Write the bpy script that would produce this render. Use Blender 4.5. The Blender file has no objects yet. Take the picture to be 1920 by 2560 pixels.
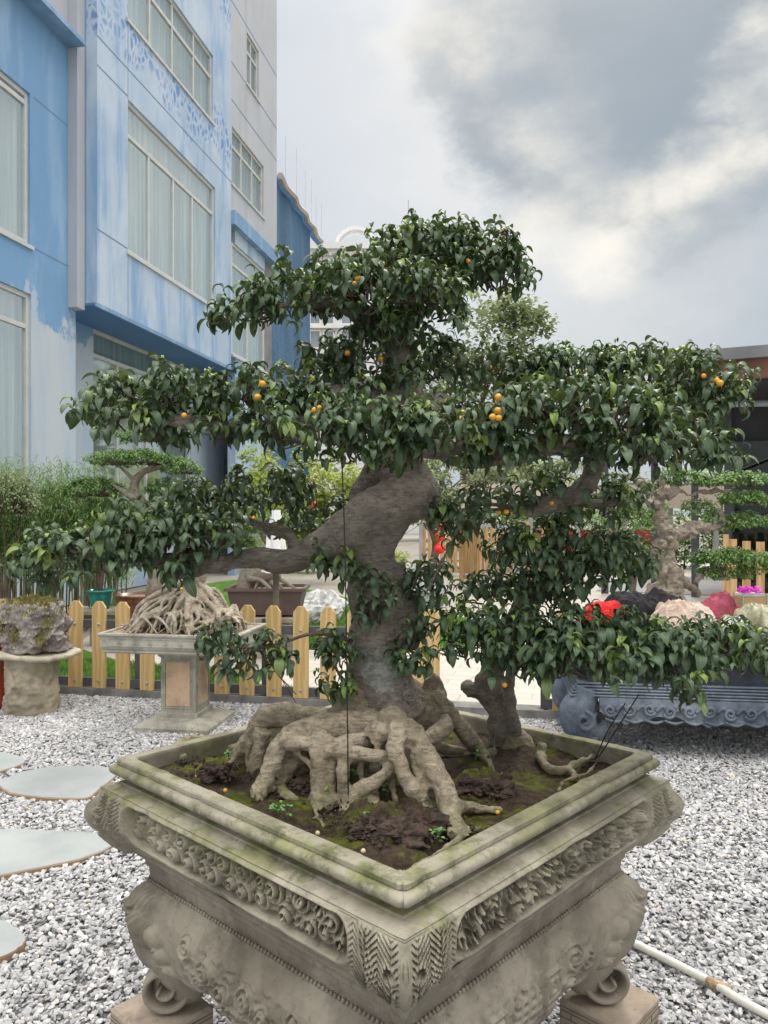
import bpy, math, random
import numpy as np
from mathutils import Vector, noise as mnoise
random.seed(7); RNG = np.random.default_rng(7)
R = math.radians
SC = bpy.context.scene; COL = SC.collection
# ------------------------------------------------------------------ camera
F = 1920.0; HZ = 1288.0; CAMH = 1.5
cam = bpy.data.cameras.new('camera'); camo = bpy.data.objects.new('camera', cam); COL.objects.link(camo)
cam.sensor_fit = 'VERTICAL'; cam.sensor_height = 36; cam.lens = 27.0; cam.shift_y = (HZ-1280)/2560
cam.clip_start = 0.05; cam.clip_end = 3000
camo.location = (0, 0, CAMH); camo.rotation_euler = (R(90), 0, 0)
SC.camera = camo
# ------------------------------------------------------------------ world
SUN_AZ = 16.0; SUN_EL = 46.0       # azimuth to the right of +Y
world = bpy.data.worlds.new('World'); SC.world = world; world.use_nodes = True
wt = world.node_tree; wn = wt.nodes; wl = wt.links
for n in list(wn): wn.remove(n)
def W(t, **k):
    n = wn.new(t)
    for a, b in k.items():
        if a.startswith('i_'): n.inputs[int(a[2:])].default_value = b
        else: setattr(n, a, b)
    return n
wout = W('ShaderNodeOutputWorld')
sky = W('ShaderNodeTexSky', sky_type='NISHITA', sun_disc=False, sun_elevation=R(SUN_EL), sun_rotation=R(SUN_AZ), air_density=1.5, dust_density=3.0)
bgs = W('ShaderNodeBackground'); bgs.inputs[1].default_value = 0.10
wl.new(sky.outputs[0], bgs.inputs[0])
tc = W('ShaderNodeTexCoord')
def wmath(op, a, b=None, clamp=False):
    n = W('ShaderNodeMath', operation=op, use_clamp=clamp)
    for i, x in enumerate((a, b)):
        if x is None: continue
        if isinstance(x, (int, float)): n.inputs[i].default_value = x
        else: wl.new(x, n.inputs[i])
    return n.outputs[0]
nz = W('ShaderNodeTexNoise'); nz.inputs['Scale'].default_value = 3.2; nz.inputs['Detail'].default_value = 9; nz.inputs['Roughness'].default_value = .55
nz2 = W('ShaderNodeTexNoise'); nz2.inputs['Scale'].default_value = 1.7; nz2.inputs['Detail'].default_value = 6; nz2.inputs['Roughness'].default_value = .5
mp = W('ShaderNodeMapping'); mp.inputs['Scale'].default_value = (1, 1, 1.7); mp.inputs['Location'].default_value = (1.3, .4, 0)
wl.new(tc.outputs['Generated'], mp.inputs[0]); wl.new(mp.outputs[0], nz.inputs[0]); wl.new(mp.outputs[0], nz2.inputs[0])
# distorted direction
vm = W('ShaderNodeVectorMath', operation='MULTIPLY_ADD')
wl.new(nz.outputs['Color'], vm.inputs[0]); vm.inputs[1].default_value = (.16, .16, .16)
wl.new(tc.outputs['Generated'], vm.inputs[2])
nf = W('ShaderNodeTexNoise'); nf.inputs['Scale'].default_value = 13; nf.inputs['Detail'].default_value = 7; nf.inputs['Roughness'].default_value = .6; wl.new(mp.outputs[0], nf.inputs[0])
vm2 = W('ShaderNodeVectorMath', operation='MULTIPLY_ADD'); wl.new(nf.outputs['Color'], vm2.inputs[0]); vm2.inputs[1].default_value = (.09, .09, .09); wl.new(vm.outputs[0], vm2.inputs[2])
vs = W('ShaderNodeVectorMath', operation='SUBTRACT'); wl.new(vm2.outputs[0], vs.inputs[0]); vs.inputs[1].default_value = (.125, .125, .125)
DIRV = vs.outputs[0]
def skydir(u, v):
    d = Vector(((u-960)/F, 1, (HZ-v)/F)); return d.normalized()
def blob(u, v, rad, soft):
    u += 85; v -= 10
    d = W('ShaderNodeVectorMath', operation='DISTANCE'); wl.new(DIRV, d.inputs[0]); d.inputs[1].default_value = skydir(u, v)
    m = W('ShaderNodeMapRange', interpolation_type='SMOOTHSTEP'); wl.new(d.outputs['Value'], m.inputs[0])
    m.inputs[1].default_value = rad+soft; m.inputs[2].default_value = max(rad-soft, 0); m.inputs[3].default_value = 0; m.inputs[4].default_value = 1
    return m.outputs[0]
def wmax(l):
    o = l[0]
    for x in l[1:]: o = wmath('MAXIMUM', o, x)
    return o
dark = wmax([blob(1480, 40, .22, .03), blob(1430, 250, .13, .035), blob(1600, 250, .15, .05), blob(1720, 40, .20, .05), blob(1340, 60, .09, .03), blob(1490, 380, .08, .04)])
dark2 = wmax([blob(1800, 700, .13, .10), blob(1600, 800, .10, .10), blob(1900, 560, .08, .06), blob(1760, 300, .05, .05)])
bright = wmax([blob(u_, v_, r_, .055) for u_, v_, r_ in ((1040, 40, .05), (1150, 150, .05), (1240, 260, .045), (1300, 350, .03), (1340, 450, .035), (1400, 540, .04), (1450, 600, .035), (1520, 500, .03), (1610, 450, .025), (1700, 400, .025), (1790, 350, .02), (1880, 330, .02), (1290, 520, .04), (1840, 180, .02), (1900, 100, .02))])
glow = wmax([blob(1380, 560, .17, .16), blob(1150, 260, .1, .14)])
def wmix(fac, a, b):
    n = W('ShaderNodeMix', data_type='RGBA'); 
    if isinstance(fac, float): n.inputs[0].default_value = fac
    else: wl.new(fac, n.inputs[0])
    for i, x in ((6, a), (7, b)):
        if isinstance(x, tuple): n.inputs[i].default_value = (*x, 1)
        else: wl.new(x, n.inputs[i])
    return n.outputs[2]
f1 = W('ShaderNodeMapRange', interpolation_type='SMOOTHSTEP'); wl.new(nz2.outputs[0], f1.inputs[0]); f1.inputs[1].default_value = .38; f1.inputs[2].default_value = .64
c = wmix(f1.outputs[0], (.52, .60, .70), (.70, .74, .79))
c = wmix(wmath('MULTIPLY', dark2, .85), c, (.42, .49, .57))
f2 = W('ShaderNodeMapRange', interpolation_type='SMOOTHSTEP'); wl.new(nz.outputs[0], f2.inputs[0]); f2.inputs[1].default_value = .30; f2.inputs[2].default_value = .62
c = wmix(wmath('MULTIPLY', glow, .65), c, (.90, .885, .85))
c = wmix(wmath('MULTIPLY', dark, .95), c, wmix(f2.outputs[0], (.29, .365, .44), (.235, .315, .39)))
c = wmix(wmath('MULTIPLY', wmath('MULTIPLY', bright, f2.outputs[0]), .85), c, (1.10, 1.04, .93))
# overcast: zenith and sky behind the camera are lifted and warmed as added fill
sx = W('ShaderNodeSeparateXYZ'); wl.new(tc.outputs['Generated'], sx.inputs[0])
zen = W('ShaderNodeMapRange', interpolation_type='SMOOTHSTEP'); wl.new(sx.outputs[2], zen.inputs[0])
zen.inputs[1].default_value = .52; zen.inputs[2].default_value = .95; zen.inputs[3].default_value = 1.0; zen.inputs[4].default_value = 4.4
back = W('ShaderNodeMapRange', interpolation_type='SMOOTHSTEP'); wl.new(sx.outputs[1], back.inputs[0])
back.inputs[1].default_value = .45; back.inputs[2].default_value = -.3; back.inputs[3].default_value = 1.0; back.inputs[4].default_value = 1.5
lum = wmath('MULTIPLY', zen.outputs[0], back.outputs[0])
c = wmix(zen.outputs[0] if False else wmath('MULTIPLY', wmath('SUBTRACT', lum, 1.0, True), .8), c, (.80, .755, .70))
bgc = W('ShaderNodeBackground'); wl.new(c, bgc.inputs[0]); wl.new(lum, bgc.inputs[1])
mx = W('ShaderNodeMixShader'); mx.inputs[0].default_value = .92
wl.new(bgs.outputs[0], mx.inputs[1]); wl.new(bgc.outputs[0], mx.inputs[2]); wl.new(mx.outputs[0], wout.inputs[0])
# ------------------------------------------------------------------ sun behind thin cloud
sun = bpy.data.lights.new('sun', 'SUN'); suno = bpy.data.objects.new('sun', sun); COL.objects.link(suno)
sun.energy = 1.5; sun.angle = R(14); sun.color = (1, .95, .87)
sd = Vector((math.sin(R(SUN_AZ))*math.cos(R(SUN_EL)), math.cos(R(SUN_AZ))*math.cos(R(SUN_EL)), math.sin(R(SUN_EL))))
suno.rotation_euler = sd.to_track_quat('Z', 'Y').to_euler(); suno.location = (4, 6, 12)
SC.view_settings.view_transform = 'Standard'; SC.view_settings.look = 'None'; SC.view_settings.exposure = 0.0; SC.view_settings.gamma = 1
SC.cycles.use_denoising = True; SC.cycles.max_bounces = 8; SC.cycles.transparent_max_bounces = 12
# ------------------------------------------------------------------ helpers
K = 1.15732            # 1659-wide view -> 1920-wide photograph
def P(u, v, d): return Vector(((u-960)/F*d, d, CAMH-(v-HZ)/F*d))
def D(x, y, d): return P(x*K, y*K, d)
def G(u, v, z=0.0):     # point of the plane z seen at u, v
    d = (CAMH-z)*F/(v-HZ); return Vector(((u-960)/F*d, d, z))
def tag(o, label=None, cat=None, group=None, kind=None):
    if label: o['label'] = label
    if cat: o['category'] = cat
    if group: o['group'] = group
    if kind: o['kind'] = kind
    return o
def empty(name, loc=(0, 0, 0), label=None, cat=None, group=None, rz=0):
    o = bpy.data.objects.new(name, None); COL.objects.link(o); o.location = loc; o.rotation_euler = (0, 0, rz)
    o.empty_display_size = .1
    return tag(o, label, cat, group)
class MB:
    def __init__(s): s.v = []; s.f = []; s.n = 0
    def add(s, verts, faces):
        verts = np.asarray(verts, float).reshape(-1, 3)
        s.v.append(verts); o = s.n
        if isinstance(faces, np.ndarray): s.f.extend((faces+o).tolist())
        else: s.f.extend([[i+o for i in f] for f in faces])
        s.n += len(verts); return s
    def box(s, x0, y0, z0, x1, y1, z1, bev=0.0):
        if bev <= 0:
            v = [(x0,y0,z0),(x1,y0,z0),(x1,y1,z0),(x0,y1,z0),(x0,y0,z1),(x1,y0,z1),(x1,y1,z1),(x0,y1,z1)]
            return s.add(v, [(0,3,2,1),(4,5,6,7),(0,1,5,4),(1,2,6,5),(2,3,7,6),(3,0,4,7)])
        b = bev
        rings = []
        for z, i in ((z0, b), (z0+b, 0), (z1-b, 0), (z1, b)):
            xa, xb, ya, yb = x0+i, x1-i, y0+i, y1-i
            rings.append([(xa+b,ya,z),(xb-b,ya,z),(xb,ya+b,z),(xb,yb-b,z),(xb-b,yb,z),(xa+b,yb,z),(xa,yb-b,z),(xa,ya+b,z)])
        v = [p for r in rings for p in r]; f = [tuple(range(7, -1, -1)), tuple(range(24, 32))]
        for k in range(3):
            for i in range(8):
                j = (i+1) % 8; f.append((k*8+i, k*8+j, k*8+8+j, k*8+8+i))
        return s.add(v, f)
    def obox(s, c, dx, dy, dz):   # oriented box: centre and three half axes
        c, dx, dy, dz = map(lambda q: np.array(q, float), (c, dx, dy, dz))
        if np.dot(np.cross(dx, dy), dz) < 0: dx = -dx
        v = [c+a*dx+b*dy+e*dz for e in (-1, 1) for a, b in ((-1,-1),(1,-1),(1,1),(-1,1))]
        return s.add(v, [(0,3,2,1),(4,5,6,7),(0,1,5,4),(1,2,6,5),(2,3,7,6),(3,0,4,7)])
    def tube(s, pts, rad, seg=10, sub=5, cap=True, flat=1.0, wob=0.0):
        pts = np.array([tuple(p) for p in pts], float); rad = np.array(rad, float) if hasattr(rad, '__len__') else np.full(len(pts), rad)
        if sub > 1 and len(pts) > 2: pts, rad = catmull(pts, rad, sub)
        n = len(pts); T = np.gradient(pts, axis=0); T /= np.linalg.norm(T, axis=1)[:, None]+1e-9
        a = np.array([0, 0, 1.0]) if abs(T[0][2]) < .9 else np.array([1.0, 0, 0])
        u = np.cross(T[0], a); u /= np.linalg.norm(u); vv = []
        ang = np.linspace(0, 2*np.pi, seg, endpoint=False)
        for i in range(n):
            u = u-T[i]*np.dot(u, T[i]); u /= np.linalg.norm(u)+1e-9; w = np.cross(T[i], u)
            rr = rad[i]*(1+wob*(RNG.random(seg)-.5))
            vv.append(pts[i]+(np.cos(ang)*rr)[:, None]*u+(np.sin(ang)*rr*flat)[:, None]*w)
        V = np.concatenate(vv); f = []
        for i in range(n-1):
            for j in range(seg):
                k = (j+1) % seg; f.append((i*seg+j, i*seg+k, (i+1)*seg+k, (i+1)*seg+j))
        if cap: f.append(tuple(range(seg-1, -1, -1))); f.append(tuple((n-1)*seg+j for j in range(seg)))
        return s.add(V, f)
    def lathe(s, prof, c=(0, 0, 0), seg=32, cap=True, sq=None):
        V = []; 
        for r, z in prof:
            for j in range(seg):
                a = 2*math.pi*(j+.5)/seg; V.append((c[0]+r*math.cos(a), c[1]+r*math.sin(a), c[2]+z))
        f = []; n = len(prof)
        for i in range(n-1):
            for j in range(seg):
                k = (j+1) % seg; f.append((i*seg+j, i*seg+k, (i+1)*seg+k, (i+1)*seg+j))
        if cap: f.append(tuple(range(seg-1, -1, -1))); f.append(tuple((n-1)*seg+j for j in range(seg)))
        return s.add(V, f)
    def sqloft(s, prof, c=(0, 0, 0), ax=1.0, ay=1.0):  # square rings: half sizes (hx,hy,z)
        V = []; n = len(prof)
        for p in prof:
            hx, hy, z = p if len(p) == 3 else (p[0]*ax, p[0]*ay, p[1])
            V += [(c[0]-hx, c[1]-hy, c[2]+z), (c[0]+hx, c[1]-hy, c[2]+z), (c[0]+hx, c[1]+hy, c[2]+z), (c[0]-hx, c[1]+hy, c[2]+z)]
        f = [(3, 2, 1, 0), tuple((n-1)*4+j for j in range(4))]
        for i in range(n-1):
            for j in range(4):
                k = (j+1) % 4; f.append((i*4+j, i*4+k, (i+1)*4+k, (i+1)*4+j))
        return s.add(V, f)
    def grid(s, A, flip=False):   # A: (n,m,3)
        n, m = A.shape[:2]; i = np.arange(n-1)[:, None]; j = np.arange(m-1)[None, :]
        a = (i*m+j).ravel(); q = np.stack([a, a+1, a+m+1, a+m], 1)
        if flip: q = q[:, ::-1]
        return s.add(A.reshape(-1, 3), q)
    def build(s, name, mat, parent=None, smooth=False, attr=None):
        me = bpy.data.meshes.new(name); V = np.concatenate(s.v) if s.v else np.zeros((0, 3))
        lens = np.fromiter((len(f) for f in s.f), int, len(s.f)); li = np.fromiter((i for f in s.f for i in f), int, int(lens.sum()))
        me.vertices.add(len(V)); me.vertices.foreach_set('co', V.ravel())
        me.loops.add(len(li)); me.loops.foreach_set('vertex_index', li)
        me.polygons.add(len(lens)); st = np.concatenate([[0], np.cumsum(lens)[:-1]]) if len(lens) else []
        me.polygons.foreach_set('loop_start', st)
        me.polygons.foreach_set('use_smooth', np.full(len(lens), bool(smooth)))
        me.update(calc_edges=True); me.validate()
        if smooth and smooth is not True: me.set_sharp_from_angle(angle=R(smooth))
        if attr is not None:
            ca = me.color_attributes.new('leafdata', 'FLOAT_COLOR', 'POINT'); ca.data.foreach_set('color', attr.astype(np.float32).ravel())
        if mat: me.materials.append(mat)
        o = bpy.data.objects.new(name, me); COL.objects.link(o)
        if parent is not None:
            o.parent = parent; 
            # geometry given in world space when the parent is moved
            o.matrix_parent_inverse = parent_inv(parent)
        return o
def parent_inv(p):
    from mathutils import Matrix
    if p.type == 'MESH': return Matrix.Identity(4)      # mesh parts sit at world identity
    return Matrix.LocRotScale(p.location, p.rotation_euler, None).inverted()
def copy_tree(o, parent=None, **kw):
    c_ = o.copy(); COL.objects.link(c_)
    if parent is not None: c_.parent = parent
    for ch in list(o.children): copy_tree(ch, c_)
    return c_
def catmull(pts, rad, sub):
    P0 = np.vstack([2*pts[0]-pts[1], pts, 2*pts[-1]-pts[-2]]); r0 = np.concatenate([[rad[0]], rad, [rad[-1]]])
    o = []; rr = []
    for i in range(len(pts)-1):
        a, b, c_, d = P0[i:i+4]
        for k in range(sub):
            t = k/sub; o.append(.5*((2*b)+(-a+c_)*t+(2*a-5*b+4*c_-d)*t*t+(-a+3*b-3*c_+d)*t**3))
            rr.append(r0[i+1]*(1-t)+r0[i+2]*t)
    o.append(pts[-1]); rr.append(rad[-1]); return np.array(o), np.array(rr)
def remesh(o, voxel, smooth_it=4, fac=.5, disp=None):
    """union the overlapping tubes of a mesh into one skin"""
    m = o.modifiers.new('r', 'REMESH'); m.mode = 'VOXEL'; m.voxel_size = voxel; m.use_smooth_shade = True
    if smooth_it:
        s = o.modifiers.new('s', 'SMOOTH'); s.iterations = smooth_it; s.factor = fac
    dg = bpy.context.evaluated_depsgraph_get(); dg.update()
    me = bpy.data.meshes.new_from_object(o.evaluated_get(dg)); old = o.data; mats = list(old.materials)
    o.modifiers.clear(); o.data = me; bpy.data.meshes.remove(old)
    if not me.materials and mats: me.materials.append(mats[0])
    me.name = o.name
    if disp:
        n = len(me.vertices); co = np.empty(n*3); me.vertices.foreach_get('co', co); co = co.reshape(-1, 3)
        no = np.empty(n*3); me.vertices.foreach_get('normal', no) ; no = no.reshape(-1, 3)
        dd = np.array([disp(Vector(c_), Vector(n_)) for c_, n_ in zip(co, no)])
        co += no*dd[:, None]; me.vertices.foreach_set('co', co.ravel()); me.update()
    me.polygons.foreach_set('use_smooth', np.ones(len(me.polygons), bool)); me.update()
    return o
def fbm(p, s, o=3): 
    a = 0; k = 1.0
    for i in range(o):
        a += k*mnoise.noise(p*s); s *= 2.1; k *= .5
    return a
# numpy value noise for big grids
_perm = RNG.random((256, 256))
def vnoise(x, y):
    xi = np.floor(x).astype(int); yi = np.floor(y).astype(int); xf = x-xi; yf = y-yi
    xf = xf*xf*(3-2*xf); yf = yf*yf*(3-2*yf)
    g = lambda i, j: _perm[i & 255, j & 255]
    return (g(xi, yi)*(1-xf)+g(xi+1, yi)*xf)*(1-yf)+(g(xi, yi+1)*(1-xf)+g(xi+1, yi+1)*xf)*yf
def vfbm(x, y, o=4):
    a = 0; k = 1; t = 0
    for i in range(o): a = a+k*vnoise(x*2**i+i*17.3, y*2**i+i*9.1); t += k; k *= .5
    return a/t
def sstep(a, b, x):
    t = np.clip((x-a)/(b-a), 0, 1); return t*t*(3-2*t)
# ------------------------------------------------------------------ materials
class M:
    def __init__(s, name, rough=.7, spec=.5, metal=0):
        s.m = bpy.data.materials.new(name); s.m.use_nodes = True; s.t = s.m.node_tree; s.n = s.t.nodes; s.l = s.t.links
        s.b = s.n['Principled BSDF']; s.b.inputs['Roughness'].default_value = rough; s.b.inputs['Specular IOR Level'].default_value = spec; s.b.inputs['Metallic'].default_value = metal
        s.tc = s.n.new('ShaderNodeTexCoord').outputs['Object']
    def mapn(s, sc=(1, 1, 1), loc=(0, 0, 0), rot=(0, 0, 0), src=None):
        m = s.n.new('ShaderNodeMapping'); m.inputs['Scale'].default_value = sc; m.inputs['Location'].default_value = loc; m.inputs['Rotation'].default_value = rot
        s.l.new(src or s.tc, m.inputs[0]); return m.outputs[0]
    def noise(s, scale, detail=4, rough=.55, vec=None, out=0, dist=0):
        n = s.n.new('ShaderNodeTexNoise'); n.inputs['Scale'].default_value = scale; n.inputs['Detail'].default_value = detail; n.inputs['Roughness'].default_value = rough; n.inputs['Distortion'].default_value = dist
        s.l.new(vec or s.tc, n.inputs[0]); return n.outputs[out]
    def vor(s, scale, vec=None, feature='F1', out=0, rnd=1):
        n = s.n.new('ShaderNodeTexVoronoi'); n.feature = feature; n.inputs['Scale'].default_value = scale; n.inputs['Randomness'].default_value = rnd
        s.l.new(vec or s.tc, n.inputs[0]); return n.outputs[out]
    def wave(s, scale, dist=2, detail=2, vec=None, dirn='X', prof='SIN'):
        n = s.n.new('ShaderNodeTexWave'); n.bands_direction = dirn; n.wave_profile = prof; n.inputs['Scale'].default_value = scale; n.inputs['Distortion'].default_value = dist; n.inputs['Detail'].default_value = detail
        s.l.new(vec or s.tc, n.inputs[0]); return n.outputs['Fac']
    def rng(s, x, a, b, c=0, d=1, smooth=True):
        n = s.n.new('ShaderNodeMapRange'); n.interpolation_type = 'SMOOTHSTEP' if smooth else 'LINEAR'
        s.l.new(x, n.inputs[0])
        for i, q in enumerate((a, b, c, d)): n.inputs[i+1].default_value = q
        return n.outputs[0]
    def math(s, op, a, b=0):
        n = s.n.new('ShaderNodeMath'); n.operation = op
        for i, x in enumerate((a, b)):
            if isinstance(x, (int, float)): n.inputs[i].default_value = x
            else: s.l.new(x, n.inputs[i])
        return n.outputs[0]
    def mix(s, f, a, b, mode='MIX'):
        n = s.n.new('ShaderNodeMix'); n.data_type = 'RGBA'; n.blend_type = mode
        if isinstance(f, (int, float)): n.inputs[0].default_value = f
        else: s.l.new(f, n.inputs[0])
        for i, x in ((6, a), (7, b)):
            if isinstance(x, tuple): n.inputs[i].default_value = (*x, 1)
            else: s.l.new(x, n.inputs[i])
        return n.outputs[2]
    def sep(s, v=None):
        n = s.n.new('ShaderNodeSeparateXYZ'); s.l.new(v or s.tc, n.inputs[0]); return n.outputs
    def col(s, c):
        if isinstance(c, tuple): s.b.inputs['Base Color'].default_value = (*c, 1)
        else: s.l.new(c, s.b.inputs['Base Color'])
        return s
    def rgh(s, x): s.l.new(x, s.b.inputs['Roughness']); return s
    def bump(s, h, dist=.01, st=.6):
        n = s.n.new('ShaderNodeBump'); n.inputs['Distance'].default_value = dist; n.inputs['Strength'].default_value = st
        s.l.new(h, n.inputs['Height'])
        if s.b.inputs['Normal'].links: s.l.new(s.b.inputs['Normal'].links[0].from_socket, n.inputs['Normal'])
        s.l.new(n.outputs[0], s.b.inputs['Normal']); return s
def simple(name, c, rough=.6, var=.15, scale=8, bump=.002, spec=.5, metal=0):
    m = M(name, rough, spec, metal); n = m.noise(scale, 5)
    lo = tuple(x*(1-var) for x in c); hi = tuple(min(1, x*(1+var)) for x in c)
    m.col(m.mix(m.rng(n, .3, .7), lo, hi))
    if bump: m.bump(m.noise(scale*6, 4), bump, .5)
    return m.m
# ================================================================== MATERIALS
def plaster(name, base, worn, amount=.5, cells=False, peel=None, dirt=(.25, .28, .27)):
    m = M(name, .75, .3)
    st = m.mapn((1.3, 1.3, .22)); n1 = m.noise(1.6, 8, .62, st); n2 = m.noise(.7, 6, .6)
    f = m.rng(n1, .62-amount*.35, .80-amount*.3)
    c_ = m.mix(m.math('MULTIPLY', f, .85), base, worn)
    c_ = m.mix(m.rng(n2, .35, .65, 0, .35), c_, tuple(x*.82 for x in base))
    if cells:      # a band of mottled deep blue patches above the bay windows
        z = m.sep()[2]; w = m.mapn((1, 1, .72), rot=(0, 0, 0))
        nn = m.noise(2.2, 4, .5, w, out=1)
        ad = m.n.new('ShaderNodeVectorMath'); ad.operation = 'MULTIPLY_ADD'; m.l.new(nn, ad.inputs[0]); ad.inputs[1].default_value = (.35, .35, .35); m.l.new(w, ad.inputs[2])
        v = m.vor(6.2, ad.outputs[0], 'DISTANCE_TO_EDGE')
        cell = m.rng(v, .06, .26)
        zn = m.math('ADD', z, m.rng(m.noise(.8, 4), .3, .7, -.45, .45, False))
        band = m.math('MULTIPLY', m.rng(zn, 9.6, 10.0), m.rng(zn, 11.15, 10.75))
        band = m.math('MAXIMUM', band, m.math('MULTIPLY', m.rng(zn, 13.2, 13.6), m.rng(zn, 15.3, 14.9)))
        c_ = m.mix(m.math('MULTIPLY', m.math('MULTIPLY', band, cell), m.rng(m.noise(1.3, 4), .32, .5, .4, 1)), c_, (.15, .28, .53))
    if peel:       # paint gone below a ragged height
        z = m.sep()[2]; zz = m.math('ADD', z, m.rng(m.noise(1.3, 10, .68, m.mapn((1.4, 1.4, .8))), .25, .75, -.9, .9, False))
        pf = m.rng(zz, peel+.12, peel-.12)
        pc = m.mix(m.rng(m.noise(1.4, 6, .6, st), .35, .7), (.50, .55, .60), (.33, .45, .62))
        c_ = m.mix(pf, c_, pc)
    c_ = m.mix(m.rng(m.noise(5, 8, .7, m.mapn((1.5, 1.5, .12))), .55, .8, 0, .4), c_, dirt)
    m.col(c_); m.bump(m.noise(14, 6, .7), .01, .25); return m.m
mBlueDeep = plaster('blue_render_deep', (.185, .345, .56), (.31, .46, .63), .45, peel=4.75)
mBlueWorn = plaster('blue_render_worn', (.235, .385, .60), (.52, .60, .68), .85, cells=True)
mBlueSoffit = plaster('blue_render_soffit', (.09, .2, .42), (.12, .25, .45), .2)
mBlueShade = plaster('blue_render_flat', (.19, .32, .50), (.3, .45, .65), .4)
mWhiteWall = plaster('white_render', (.455, .475, .51), (.39, .41, .44), .4)
mWhiteTrim = simple('white_trim', (.62, .64, .64), .6, .08, 3, .001)
mFrame = simple('window_frame_paint', (.50, .51, .49), .45, .08, 5, 0)
mFrameLt = simple('white_window_frame', (.54, .55, .54), .45, .05, 5, 0)
mGroove = simple('panel_groove', (.16, .24, .36), .9, .1, 5, 0)
def curtain_mat():
    m = M('pale_green_curtain', .8, .2); n = m.noise(2.6, 5, .6, m.mapn((9, 9, .2)))  # vertical streaks: fold shading put into the curtain colour
    oi = m.n.new('ShaderNodeObjectInfo'); k = m.rng(oi.outputs['Random'], 0, 1, 0, .45, False); big = m.noise(.9, 3, .5, m.mapn((1, 1, .15)))
    c_ = m.mix(m.rng(n, .3, .7), (.22, .30, .27), (.52, .60, .55)); c_ = m.mix(k, c_, (.30, .34, .32)); m.col(m.mix(m.rng(big, .5, .6, 0, .45), c_, (.20, .25, .24))); return m.m
mCurtain = curtain_mat()
def glass_mat(name, tint=(.75, .82, .80), refl=.35):
    m = bpy.data.materials.new(name); m.use_nodes = True; t = m.node_tree; n = t.nodes; n.remove(n['Principled BSDF'])
    tr = n.new('ShaderNodeBsdfTransparent'); tr.inputs[0].default_value = (*tint, 1); g = n.new('ShaderNodeBsdfGlossy'); g.inputs['Roughness'].default_value = .05; g.inputs[0].default_value = (.8, .86, .85, 1)
    fr = n.new('ShaderNodeFresnel'); fr.inputs[0].default_value = 1.5; ad = n.new('ShaderNodeMath'); ad.operation = 'MULTIPLY_ADD'; ad.inputs[1].default_value = .42; ad.inputs[2].default_value = refl*.3
    x = n.new('ShaderNodeMixShader'); t.links.new(fr.outputs[0], ad.inputs[0]); t.links.new(ad.outputs[0], x.inputs[0]); t.links.new(tr.outputs[0], x.inputs[1]); t.links.new(g.outputs[0], x.inputs[2]); t.links.new(x.outputs[0], n['Material Output'].inputs[0])
    return m
mGlass = glass_mat('window_glass', (.97, .985, .975)); mGlassDark = glass_mat('dark_glass', (.30, .34, .34), .06)
def leaf_mat(name, top, light, young, rough=.42, trans=.25, vein=True, spec=.55):
    m = M(name, rough, spec); a = m.n.new('ShaderNodeAttribute'); a.attribute_name = 'leafdata'; s = m.sep(a.outputs['Vector'])
    m.b.inputs['Coat Weight'].default_value = .0
    c_ = m.mix(s[0], top, light)
    gm = m.n.new('ShaderNodeNewGeometry')
    c_ = m.mix(m.math('MULTIPLY', gm.outputs['Backfacing'], .6), c_, tuple(min(1, x*1.5+.008) for x in light))
    c_ = m.mix(s[1], c_, young)
    if vein: c_ = m.mix(m.rng(s[2], .13, .02, 0, .55), c_, tuple(min(1, x*3+.02) for x in light))
    m.col(c_)
    tl = m.n.new('ShaderNodeBsdfTranslucent'); m.l.new(m.mix(.5, c_, tuple(x*1.2 for x in young)), tl.inputs[0])
    x = m.n.new('ShaderNodeMixShader'); x.inputs[0].default_value = trans
    m.l.new(m.b.outputs[0], x.inputs[1]); m.l.new(tl.outputs[0], x.inputs[2]); m.l.new(x.outputs[0], m.n['Material Output'].inputs[0])
    if vein: m.bump(m.rng(s[2], 0, .1), .0008, .5)
    return m.m
mLeaf = leaf_mat('ficus_leaf', (.023, .046, .024), (.055, .094, .046), (.26, .37, .06), .46, .12, spec=.5)
mLeafB = leaf_mat('neighbour_leaf', (.04, .10, .03), (.09, .19, .05), (.3, .42, .08), .5, .25, False)
mBamboo = leaf_mat('bamboo_leaf', (.06, .14, .035), (.15, .28, .07), (.4, .45, .15), .5, .35, False)
mTreeLeaf = leaf_mat('distant_leaf', (.10, .14, .08), (.20, .25, .13), (.35, .38, .15), .6, .3, False)  # pale tones put the distance haze into the leaf colour
mTreeLeafY = leaf_mat('bright_leaf', (.16, .24, .04), (.33, .42, .08), (.5, .5, .1), .6, .4, False)
mPalm = leaf_mat('palm_leaf', (.13, .18, .08), (.25, .3, .13), (.4, .4, .2), .6, .3, False)
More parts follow.
